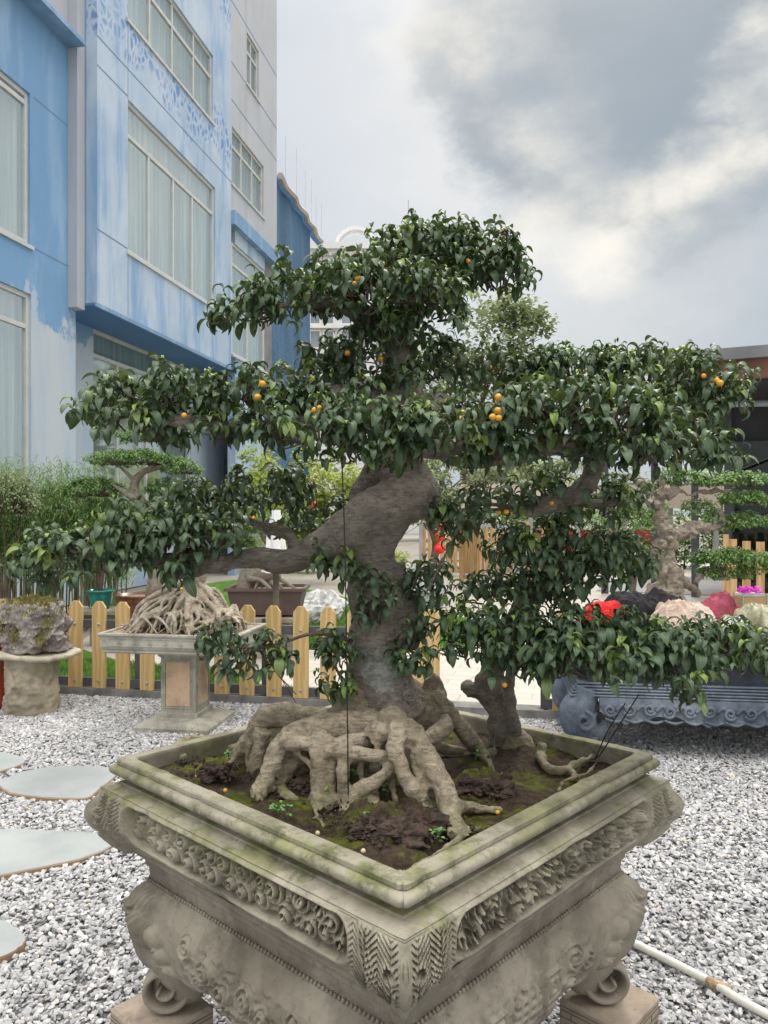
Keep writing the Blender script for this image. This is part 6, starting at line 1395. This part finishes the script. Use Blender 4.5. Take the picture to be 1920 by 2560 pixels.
# ---- root system
m = MB()
tb(m, [(900, 380, 120, 2.13), (930, 470, 150, 2.12), (960, 540, 175, 2.12), (980, 610, 190, 2.13)], c6, 22)
tb(m, [(1100, 420, 95, 2.15), (1180, 500, 110, 2.15), (1230, 580, 95, 2.16)], c6, 18)
tb(m, [(1235, 350, 34, 2.15), (1275, 410, 44, 2.15), (1260, 480, 62, 2.15), (1200, 560, 80, 2.14)], c6, 16)
tb(m, [(930, 560, 75, 2.08), (800, 555, 60, 2.08), (660, 545, 55, 2.06), (550, 525, 60, 2.05), (480, 545, 52, 2.06), (430, 620, 46, 2.08), (385, 690, 44, 2.10), (345, 740, 40)], c6, 16)
tb(m, [(345, 740, 40), (320, 765, 26), (300, 790, 12)], c6)
tb(m, [(1000, 590, 90, 2.0), (860, 600, 85, 1.98), (740, 605, 78, 1.96), (620, 630, 62, 1.95), (550, 680, 46, 1.93), (515, 760, 42, 1.91), (490, 830, 40, 1.90), (460, 885, 44), (440, 915, 22)], c6, 16)
tb(m, [(480, 600, 42, 2.0), (455, 680, 36, 2.0), (440, 760, 40, 2.0), (455, 800, 34, 1.98)], c6)
tb(m, [(660, 660, 45, 1.96), (620, 740, 42, 1.96), (575, 810, 40, 1.95), (540, 850, 34, 1.95), (600, 905, 26), (640, 920, 12)], c6)
tb(m, [(690, 660, 44, 1.95), (655, 740, 34, 1.97), (640, 800, 32, 1.98)], c6)
tb(m, [(760, 620, 55, 1.92), (725, 690, 44, 1.89), (735, 770, 42, 1.87), (740, 850, 46, 1.86), (750, 920, 62), (755, 950, 40)], c6, 16)
tb(m, [(560, 650, 40, 1.92), (680, 665, 36, 1.90), (800, 665, 36, 1.89), (900, 655, 36, 1.89), (960, 640, 36, 1.92)], c6, 14)
tb(m, [(740, 730, 28, 1.88), (800, 700, 30, 1.86), (880, 705, 36, 1.85), (960, 715, 34, 1.85), (1040, 730, 34, 1.85), (1080, 720, 34, 1.87)], c6)
tb(m, [(870, 710, 32, 1.86), (840, 780, 30, 1.83), (845, 860, 32, 1.82), (855, 930, 32), (850, 960, 18)], c6)
tb(m, [(1090, 740, 34, 1.85), (1040, 800, 34, 1.83), (970, 850, 36, 1.82), (910, 890, 46, 1.81), (890, 950, 40), (900, 985, 14)], c6)
tb(m, [(1000, 760, 26, 1.9), (960, 820, 26, 1.92), (980, 900, 34), (985, 940, 30)], c6)
tb(m, [(985, 620, 48, 1.90), (1000, 590, 34, 1.89), (1020, 620, 36, 1.88), (990, 670, 30, 1.88)], c6)
tb(m, [(1060, 560, 70, 1.98), (1100, 620, 58, 1.86), (1085, 690, 44, 1.82), (1110, 770, 40, 1.79), (1150, 850, 40, 1.77), (1190, 900, 48, 1.76), (1215, 950, 48), (1205, 995, 44), (1150, 985, 30)], c6, 16)
tb(m, [(1130, 590, 64, 1.9), (1190, 640, 52, 1.85), (1235, 720, 50, 1.81), (1275, 800, 48, 1.78), (1310, 880, 50, 1.75), (1330, 960, 56, 1.72), (1345, 1030, 56), (1390, 1070, 34), (1330, 1080, 26)], c6, 16)
tb(m, [(1180, 680, 38, 1.83), (1210, 760, 22, 1.80), (1250, 830, 20, 1.78), (1290, 900, 22, 1.75)], c6)
tb(m, [(1200, 650, 36, 1.84), (1170, 720, 20, 1.82), (1185, 800, 16, 1.8), (1250, 870, 18, 1.77)], c6)
tb(m, [(1340, 950, 40, 1.74), (1420, 960, 34), (1500, 965, 28), (1580, 965, 16)], c6)
tb(m, [(1370, 1055, 26), (1440, 1055, 18), (1490, 1050, 7)], c6); tb(m, [(1420, 1060, 16), (1380, 1100, 13), (1320, 1140, 11), (1240, 1190, 9), (1170, 1225, 6), (1110, 1245, 4)], c6, 9)
tb(m, [(1260, 420, 34, 2.12), (1310, 480, 32, 2.12), (1360, 560, 34, 2.14), (1410, 620, 38, 2.18), (1450, 665, 34, 2.22), (1420, 700, 18, 2.22)], c6, 13)
tb(m, [(1320, 560, 46, 2.10), (1270, 620, 40, 2.05), (1200, 660, 34, 2.0)], c6); tb(m, [(1280, 670, 26, 2.2), (1330, 690, 24), (1400, 695, 16)], c6)
tb(m, [(700, 530, 40, 2.15), (650, 590, 34, 2.2), (620, 640, 30, 2.25)], c6)
tb(m, [(390, 650, 22, 2.3), (300, 640, 26, 2.32), (200, 645, 24, 2.3), (110, 665, 28, 2.25), (70, 700, 26, 2.2), (115, 735, 20)], c6, 11)
tb(m, [(380, 690, 26, 2.25), (280, 690, 22, 2.26), (200, 690, 18, 2.26), (130, 690, 14, 2.25)], c6, 10)
tb(m, [(140, 750, 6), (160, 775, 8), (165, 820, 5)], c6, 7); tb(m, [(700, 930, 12), (715, 970, 11), (735, 1010, 9), (755, 1045, 4)], c6, 8); tb(m, [(845, 995, 6), (880, 985, 9), (905, 970, 10)], c6, 8)
# toes
for _ in range(70):
    x, y = [(350, 750), (450, 905), (750, 945), (855, 960), (895, 975), (1205, 1005), (1345, 1065), (560, 890), (980, 945), (1400, 1065)][_ % 10]
    a = RNG.uniform(-.2, math.pi+.2); L_ = RNG.uniform(25, 65); r = RNG.uniform(4, 11)
    tb(m, [(x, y-18, r*1.5), (x+math.cos(a)*L_*.5, y+abs(math.sin(a))*L_*.25, r), (x+math.cos(a)*L_, y+abs(math.sin(a))*L_*.45+3, r*.4)], c6, 7, 3)
# rear bulb and its stems
tb(m, [(1530, 640, 70, 2.32), (1590, 680, 105, 2.32), (1610, 740, 100, 2.32), (1600, 790, 60, 2.30)], c6, 18)
tb(m, [(300, 1120, 90, 2.3), (380, 1150, 100, 2.3), (420, 1200, 80, 2.28), (330, 1260, 60, 2.25)], c7, 16)
tb(m, [(170, 1120, 40, 2.24), (220, 1180, 34), (280, 1300, 14)], c7, 9)
tb(m, [(250, 1160, 34, 2.22), (290, 1240, 26, 2.2), (310, 1310, 18)], c7, 9)
tb(m, [(520, 1130, 24, 2.2), (510, 1190, 26, 2.17), (530, 1240, 26), (590, 1265, 22), (650, 1255, 22), (740, 1210, 20), (790, 1190, 14)], c7, 10); tb(m, [(640, 1150, 14, 2.26), (700, 1180, 18, 2.24), (780, 1190, 20, 2.22), (850, 1160, 22, 2.24), (880, 1190, 10)], c7, 10)
tb(m, [(650, 1250, 16), (680, 1300, 14), (630, 1320, 9), (600, 1370, 5)], c7, 8); tb(m, [(700, 1300, 9), (760, 1270, 7), (800, 1205, 4)], c7, 8)
for l_ in ([(800, 690, 26, 1.88), (795, 780, 22, 1.86), (790, 870, 24, 1.85), (800, 940, 26)], [(930, 720, 20, 1.87), (925, 800, 17, 1.86), (945, 880, 20, 1.86), (955, 930, 18)],
           [(560, 690, 22, 1.95), (570, 770, 18, 1.95), (560, 850, 16, 1.93), (520, 880, 18)], [(1080, 700, 20, 1.86), (1060, 790, 16, 1.86), (1075, 880, 20, 1.84), (1090, 940, 18)],
           [(420, 660, 20, 2.06), (405, 740, 16, 2.06), (410, 800, 20)], [(1260, 830, 18, 1.8), (1230, 900, 15, 1.78), (1260, 980, 16), (1290, 1010, 8)], [(620, 700, 14, 1.92), (700, 760, 13, 1.89), (735, 850, 12, 1.84)]):
    tb(m, l_, c6, 9)
for _ in range(26):
    x0_, y0_ = RNG.uniform(380, 1450), RNG.uniform(900, 1060); 
    if y0_ > 880+(x0_-380)*.28+40: continue
    tb(m, [(x0_, y0_, 3), (x0_+RNG.normal(0, 35), y0_+RNG.normal(8, 10), 4), (x0_+RNG.normal(0, 70), y0_+RNG.normal(16, 14), 2)], c6, 6, 4)
o = m.build('roots', mRoot, mt, True); remesh(o, .0038, 4, .5, lambda c_, n_: .006*fbm(c_, 15, 4)+.0022*mnoise.noise(Vector((c_.x*22, c_.y*22, c_.z*70)))+.0016*mnoise.noise(Vector((c_.x*70, c_.y*40, c_.z*40)))-.012*max(0, mnoise.noise(c_*24)-.3))
m = MB()
tb(m, [(1085, 1600, 30, 2.3), (1070, 1540, 17, 2.28), (1055, 1490, 34, 2.28), (1070, 1440, 24, 2.26), (1105, 1370, 24, 2.22), (1140, 1300, 26, 2.18), (1180, 1260, 24, 2.15), (1240, 1225, 17, 2.12), (1310, 1205, 9, 2.1)], cD, 12)
tb(m, [(1110, 1600, 22, 2.3), (1100, 1530, 14, 2.25), (1100, 1470, 13, 2.2), (1120, 1430, 13, 2.12), (1200, 1415, 11, 2.02), (1300, 1405, 9, 1.98), (1420, 1400, 7, 1.95), (1560, 1410, 4, 1.93), (1680, 1420, 2, 1.92)], cD, 10)
tb(m, [(1030, 1500, 16, 2.28), (1010, 1490, 22, 2.3), (1000, 1500, 12, 2.3)], cD); tb(m, [(1150, 1290, 16, 2.16), (1110, 1260, 10, 2.16), (1060, 1270, 5, 2.16)], cD, 8)
tb(m, [(925, 1275, 3, 2.0), (950, 1220, 4.5, 2.0), (985, 1150, 5, 2.0), (1000, 1100, 3, 2.0)], cD, 7)
o = m.build('side_stem', mBark, mt, True); remesh(o, .005, 3, .5, bark_disp)
m = MB()
tb(m, [(760, 1385, 6, 2.03), (720, 1372, 4.5, 2.0), (670, 1370, 4, 1.95), (620, 1385, 3.5, 1.92), (560, 1400, 2.5, 1.9), (480, 1395, 1.5, 1.9)], cD, 8)
tb(m, [(750, 1480, 4, 2.03), (725, 1440, 3, 2.0), (728, 1400, 2, 1.98)], cD, 7); tb(m, [(605, 1390, 2.5, 1.92), (590, 1440, 2, 1.9), (640, 1500, 1, 1.9)], cD, 6)
m.build('water_shoot', mTwig, mt, True)
# ---- crown pads
def pads(l, depth_r=.9): return [(tuple(D(x, y, d)), (rx*K*d/F, rx*K*d/F*depth_r*(.8 if rx > 120 else 1), ry*K*d/F)) for x, y, rx, ry, d in l]
LF = .055
CR = [
 ([(905, 540, 105, 37, 2.22), (800, 612, 115, 30, 2.12), (950, 555, 105, 38, 2.28)], 1.35),
 ([(850, 690, 55, 24, 2.06), (925, 680, 55, 26, 2.12), (880, 735, 34, 24, 2.06), (800, 715, 22, 14, 2.05)], 1.0),
 ([(775, 672, 62, 20, 1.97), (700, 672, 50, 18, 1.95), (840, 720, 36, 20, 1.99)], 1.0),
 ([(715, 858, 66, 14, 1.93), (780, 862, 50, 16, 1.96), (650, 868, 40, 14, 1.92)], 1.0),
 ([(830, 800, 50, 30, 2.02), (870, 830, 34, 22, 2.04), (780, 830, 36, 20, 2.04)], .8),
 ([(1100, 985, 90, 13, 1.84), (1210, 985, 80, 12, 1.85), (1010, 985, 50, 16, 1.84)], .9),
 ([(560, 935, 60, 12, 1.86), (470, 945, 60, 12, 1.87)], .9),
 ([(1035, 560, 80, 50, 2.24), (1075, 610, 62, 45, 2.22), (1000, 600, 60, 40, 2.18), (1095, 545, 28, 18, 2.22)], 1.35),
 ([(800, 634, 150, 36, 1.98), (900, 640, 95, 40, 1.98), (700, 600, 75, 36, 2.0)], 1.35),
 ([(610, 640, 75, 32, 1.95), (540, 672, 62, 30, 1.93), (480, 690, 24, 14, 1.93), (570, 690, 45, 24, 1.97)], 1.3),
 ([(705, 795, 75, 45, 2.12), (760, 765, 70, 30, 2.18), (660, 810, 45, 30, 2.08)], 1.2),
 ([(930, 770, 62, 34, 2.2), (910, 815, 50, 30, 2.22), (955, 800, 50, 36, 2.26)], 1.1),
 ([(1090, 805, 85, 32, 2.34), (1040, 825, 55, 30, 2.32)], 1.2),
 ([(330, 850, 90, 34, 1.92), (250, 880, 58, 32, 1.9), (205, 895, 26, 20, 1.9), (400, 870, 80, 36, 1.94), (300, 920, 80, 26, 1.9), (345, 955, 40, 16, 1.96)], 1.3),
 ([(520, 850, 85, 36, 1.94), (580, 880, 62, 36, 1.92), (470, 895, 60, 30, 1.9), (440, 940, 60, 16, 1.92)], 1.3),
 ([(690, 935, 120, 48, 1.80), (600, 930, 55, 40, 1.84), (820, 935, 130, 44, 1.78), (780, 985, 90, 26, 1.8)], 1.35),
 ([(960, 930, 110, 45, 1.78), (870, 975, 60, 26, 1.8), (1080, 905, 90, 42, 1.82)], 1.35),
 ([(1200, 890, 110, 46, 1.82), (1310, 900, 105, 50, 1.82), (1210, 945, 80, 26, 1.84), (1110, 940, 90, 28, 1.84)], 1.35),
 ([(1400, 935, 100, 55, 1.84), (1440, 985, 62, 46, 1.82), (1370, 990, 66, 36, 1.8), (1500, 960, 55, 38, 1.9)], 1.35),
 ([(1250, 815, 130, 42, 2.32), (1400, 815, 130, 44, 2.3), (1170, 830, 80, 36, 2.34)], 1.35),
 ([(1520, 830, 80, 50, 2.24), (1560, 880, 48, 46, 2.22), (1480, 880, 62, 42, 2.26), (1460, 905, 60, 36, 2.22)], 1.35),
 ([(1550, 990, 42, 13, 1.94), (1500, 1000, 30, 14, 1.94)], 1.0),
 ([(560, 1070, 95, 44, 2.12), (480, 1090, 85, 44, 2.05), (620, 1050, 45, 22, 2.14)], 1.25),
 ([(400, 1130, 90, 46, 1.92), (470, 1165, 75, 42, 1.9), (310, 1150, 90, 36, 1.88), (360, 1190, 90, 30, 1.9)], 1.3),
 ([(220, 1180, 80, 34, 1.86), (150, 1200, 50, 26, 1.84), (120, 1165, 24, 30, 1.84), (75, 1212, 36, 16, 1.84), (48, 1222, 22, 12, 1.83), (105, 1190, 30, 16, 1.84), (220, 1225, 80, 18, 1.86), (130, 1255, 36, 16, 1.86)], 1.15),
 ([(380, 1260, 40, 18, 1.86)], .9),
 ([(690, 1110, 62, 26, 2.2), (640, 1140, 50, 26, 2.18), (720, 1130, 36, 20, 2.16)], 1.1),
 ([(1060, 1090, 75, 28, 2.0), (1010, 1120, 42, 32, 2.0), (1120, 1075, 50, 24, 2.0), (960, 1130, 30, 18, 2.0), (1000, 1165, 30, 22, 2.0)], .95),
 ([(1290, 1095, 70, 38, 2.05), (1190, 1060, 60, 22, 2.02), (1330, 1070, 40, 30, 2.06), (1240, 1120, 50, 20, 2.02)], 1.1),
 ([(1220, 1195, 140, 40, 2.06), (1330, 1220, 75, 40, 2.06), (1140, 1200, 75, 38, 2.04), (1260, 1245, 90, 26, 2.06), (1370, 1235, 36, 24, 2.04)], 1.35),
 ([(1120, 1275, 85, 36, 2.14), (1210, 1300, 60, 26, 2.12), (1060, 1290, 50, 30, 2.12)], 1.15),
 ([(1110, 1380, 110, 44, 1.98), (1010, 1400, 55, 46, 2.0), (1200, 1380, 100, 42, 1.94), (1090, 1440, 70, 26, 1.98), (1000, 1350, 40, 30, 2.02)], 1.3),
 ([(1300, 1390, 120, 48, 1.90), (1420, 1400, 115, 46, 1.90), (1290, 1440, 110, 36, 1.86), (1230, 1450, 60, 28, 1.86)], 1.35),
 ([(1540, 1400, 90, 38, 1.92), (1620, 1400, 55, 34, 1.94), (1480, 1450, 85, 32, 1.88), (1600, 1440, 80, 26, 1.9), (1480, 1510, 16, 26, 1.86), (1690, 1410, 60, 34, 1.94)], 1.3),
 ([(510, 1395, 52, 26, 1.9), (560, 1420, 48, 24, 1.9), (455, 1405, 20, 20, 1.9), (520, 1450, 26, 18, 1.9), (600, 1440, 22, 20, 1.9)], .85),
 ([(728, 1420, 20, 32, 2.0), (716, 1400, 14, 20, 2.0), (715, 1490, 20, 16, 2.0), (735, 1240, 14, 34, 1.98), (695, 1225, 20, 24, 2.0)], 1.0),
 ([(810, 1330, 22, 34, 2.0), (800, 1260, 26, 18, 2.0), (880, 1440, 26, 20, 2.0), (900, 1400, 30, 30, 2.02), (925, 1300, 32, 24, 2.04), (900, 1255, 22, 22, 2.06), (940, 1350, 30, 30, 2.06), (930, 1250, 18, 20, 2.06)], .85),
]
for l, dn in CR: foliage_pad('foliage', mt, pads(l), LF, dn*1.05, mLeaf, TPL, 6, lo=-.40, youngp=.045, bud=.4)
# ---- figs
for x, y, d, r in ((567, 829, 1.84, 8), (557, 858, 1.84, 8), (556, 868, 1.86, 5), (398, 897, 1.84, 6), (772, 601, 1.88, 6), (766, 612, 1.88, 5), (827, 570, 1.90, 5), (750, 578, 1.92, 4), (1012, 565, 2.12, 5), (1085, 497, 2.2, 4), (1010, 562, 2.12, 4), (750, 763, 2.05, 7), (821, 776, 2.04, 8), (672, 820, 2.02, 7), (698, 838, 2.0, 7), (680, 886, 1.74, 7), (690, 880, 1.75, 5),
                    (1076, 858, 1.74, 8), (1075, 887, 1.73, 8), (1064, 901, 1.73, 8), (1077, 903, 1.73, 8), (995, 905, 1.73, 7), (1000, 890, 1.74, 5), (936, 886, 1.8, 4), (1555, 828, 2.14, 8), (1548, 822, 2.15, 7), (1520, 812, 2.16, 6), (1058, 793, 2.26, 5), (1090, 1480, 1.93, 6), (1094, 1106, 1.93, 6), (1078, 1108, 1.93, 5), (393, 1272, 1.8, 4), (548, 1118, 1.84, 4), (1192, 1087, 1.93, 5)):
    c_ = D(x, y, d-.02); rr = r*K*d/F*.95; th = np.linspace(0, math.pi, 12); pr = [(rr*math.sin(t_)*(1+.03*math.cos(3*t_))+.0002, -rr*.97*math.cos(t_)) for t_ in th]
    MB().lathe(pr, tuple(c_), 18).build('fig_fruit', mFig, mt, True)
# ---- fallen figs, seedlings, wires
for i, (u, v, lab) in enumerate(((563, 1979, 'orange fig lying on the moss by the left inner rim of the planter'), (1244, 2034, 'yellow fig lying on the moss right of the forked front root'), (908, 2131, 'small pale fallen fig on the soil near the front corner'), (794, 2086, 'pale fallen fig near the left front rim'))):
    g = G(u, v, .826); r = .0052; th = np.linspace(0, math.pi, 10); tag(MB().lathe([(r*math.sin(t_)+.0001, -r*math.cos(t_)) for t_ in th], (g.x, g.y, .826+r*.5), 14).build('fallen_fig', mFig if i < 2 else simple('pale_fig_skin', (.6, .5, .3), .5, .2, 40, 0), None, True), lab, 'fig', 'fallen figs on the planter soil')
mClover = leaf_mat('clover_leaf', (.07, .22, .05), (.14, .34, .08), (.3, .45, .1), .5, .3, False)
for i, (x, y, lab) in enumerate(((960, 770, 'clover seedling in the arch of the middle roots'), (890, 820, 'clover seedling climbing beside the guy wire root'), (1045, 900, 'upright clover seedling in front of the dark hollow between roots'), (540, 990, 'clover seedling on the left front edge of the soil'), (590, 1005, 'clover seedling right beside the left edge seedling'), (960, 1040, 'clover seedling growing on the dark clods'), (60, 715, 'clover seedling near the left corner root'), (1450, 740, 'clover seedling behind the forked root'), (325, 745, 'clover seedling at the foot of the left root'), (750, 925, 'clover seedling on the soil below the middle root'), (1275, 1120, 'clover seedling close to the front right rim'))):
    p = c6(x, y, 1)[0]; t = empty('clover_seedling', p, lab, 'seedling', 'clover seedlings in the planter'); m = MB(); pos = []; yaw = []
    for q in range(RNG.integers(3, 6)):
        a = RNG.uniform(0, 6.28); e_ = p+Vector((math.cos(a)*.01, math.sin(a)*.01, RNG.uniform(.012, .03))); m.tube([p-Vector((0, 0, .005)), p.lerp(e_, .6), e_], [.0008]*3, 4, 2)
        for w_ in range(3): pos.append(tuple(e_)); yaw.append(a+w_*2.09)
    n_ = len(pos); mb, dt = plant_leaves(np.array(pos), np.array(yaw), np.full(n_, .0105), RNG.random(n_), np.zeros(n_), [leaf_tpl(2, 10, -15, .42, .1, .5)]); mb.build('leaves', mClover, t, True, dt); m.build('stems', mClover, t)
mWire = simple('black_wire', (.012, .012, .012), .5, .1, 5, 0); mWireB = simple('rusty_wire', (.12, .08, .06), .6, .2, 40, 0)
def wire(label, pts, r=.0016, grp='guy wires of the bonsai'):
    tag(MB().tube(pts, [r]*len(pts), 6, 4).build('guy_wire', mWire, None, True), label, 'wire', grp)
q = c6(868, 925, 1, 1.80)[0]
wire('long vertical black guy wire from the crown down to the middle roots', [D(738, 985, 1.80), D(745, 1180, 1.795), D(750, 1500, 1.79), q], .0017)
MB().tube([q+Vector((.0, -.005, .015)), q+Vector((.004, -.012, 0)), q+Vector((.012, -.01, -.012)), q+Vector((.03, -.005, -.012))], [.0018]*4, 6, 4).build('wire_hook', mWireB, mt, True)
wire('upper of two slanting black guy wires over the right rim', [D(1380, 1500, 1.9), D(1345, 1555, 1.95), D(1300, 1625, 2.02), c7(795, 1200, 1)[0]])
wire('lower of two slanting black guy wires over the right rim', [D(1350, 1520, 1.9), D(1312, 1580, 1.98), D(1285, 1640, 2.08), c7(780, 1160, 1, 2.18)[0]])
wire('thin dark guy wire hanging from the lower right crown pad to the soil', [D(1090, 1330, 1.95), D(1080, 1480, 1.9), D(1068, 1600, 1.84), D(1058, 1700, 1.78)], .0009)
wire('fine pale twine hanging below the left water shoot', [D(590, 1440, 1.9), D(610, 1470, 1.9), D(640, 1520, 1.93)], .0008)
MB().tube([D(775, 790, 2.0), D(783, 850, 1.98), D(790, 890, 1.9)], [.003, .003, .002], 6, 3).build('prop_twig', simple('tan_stick', (.35, .26, .15), .8, .2, 30, 0), mt)
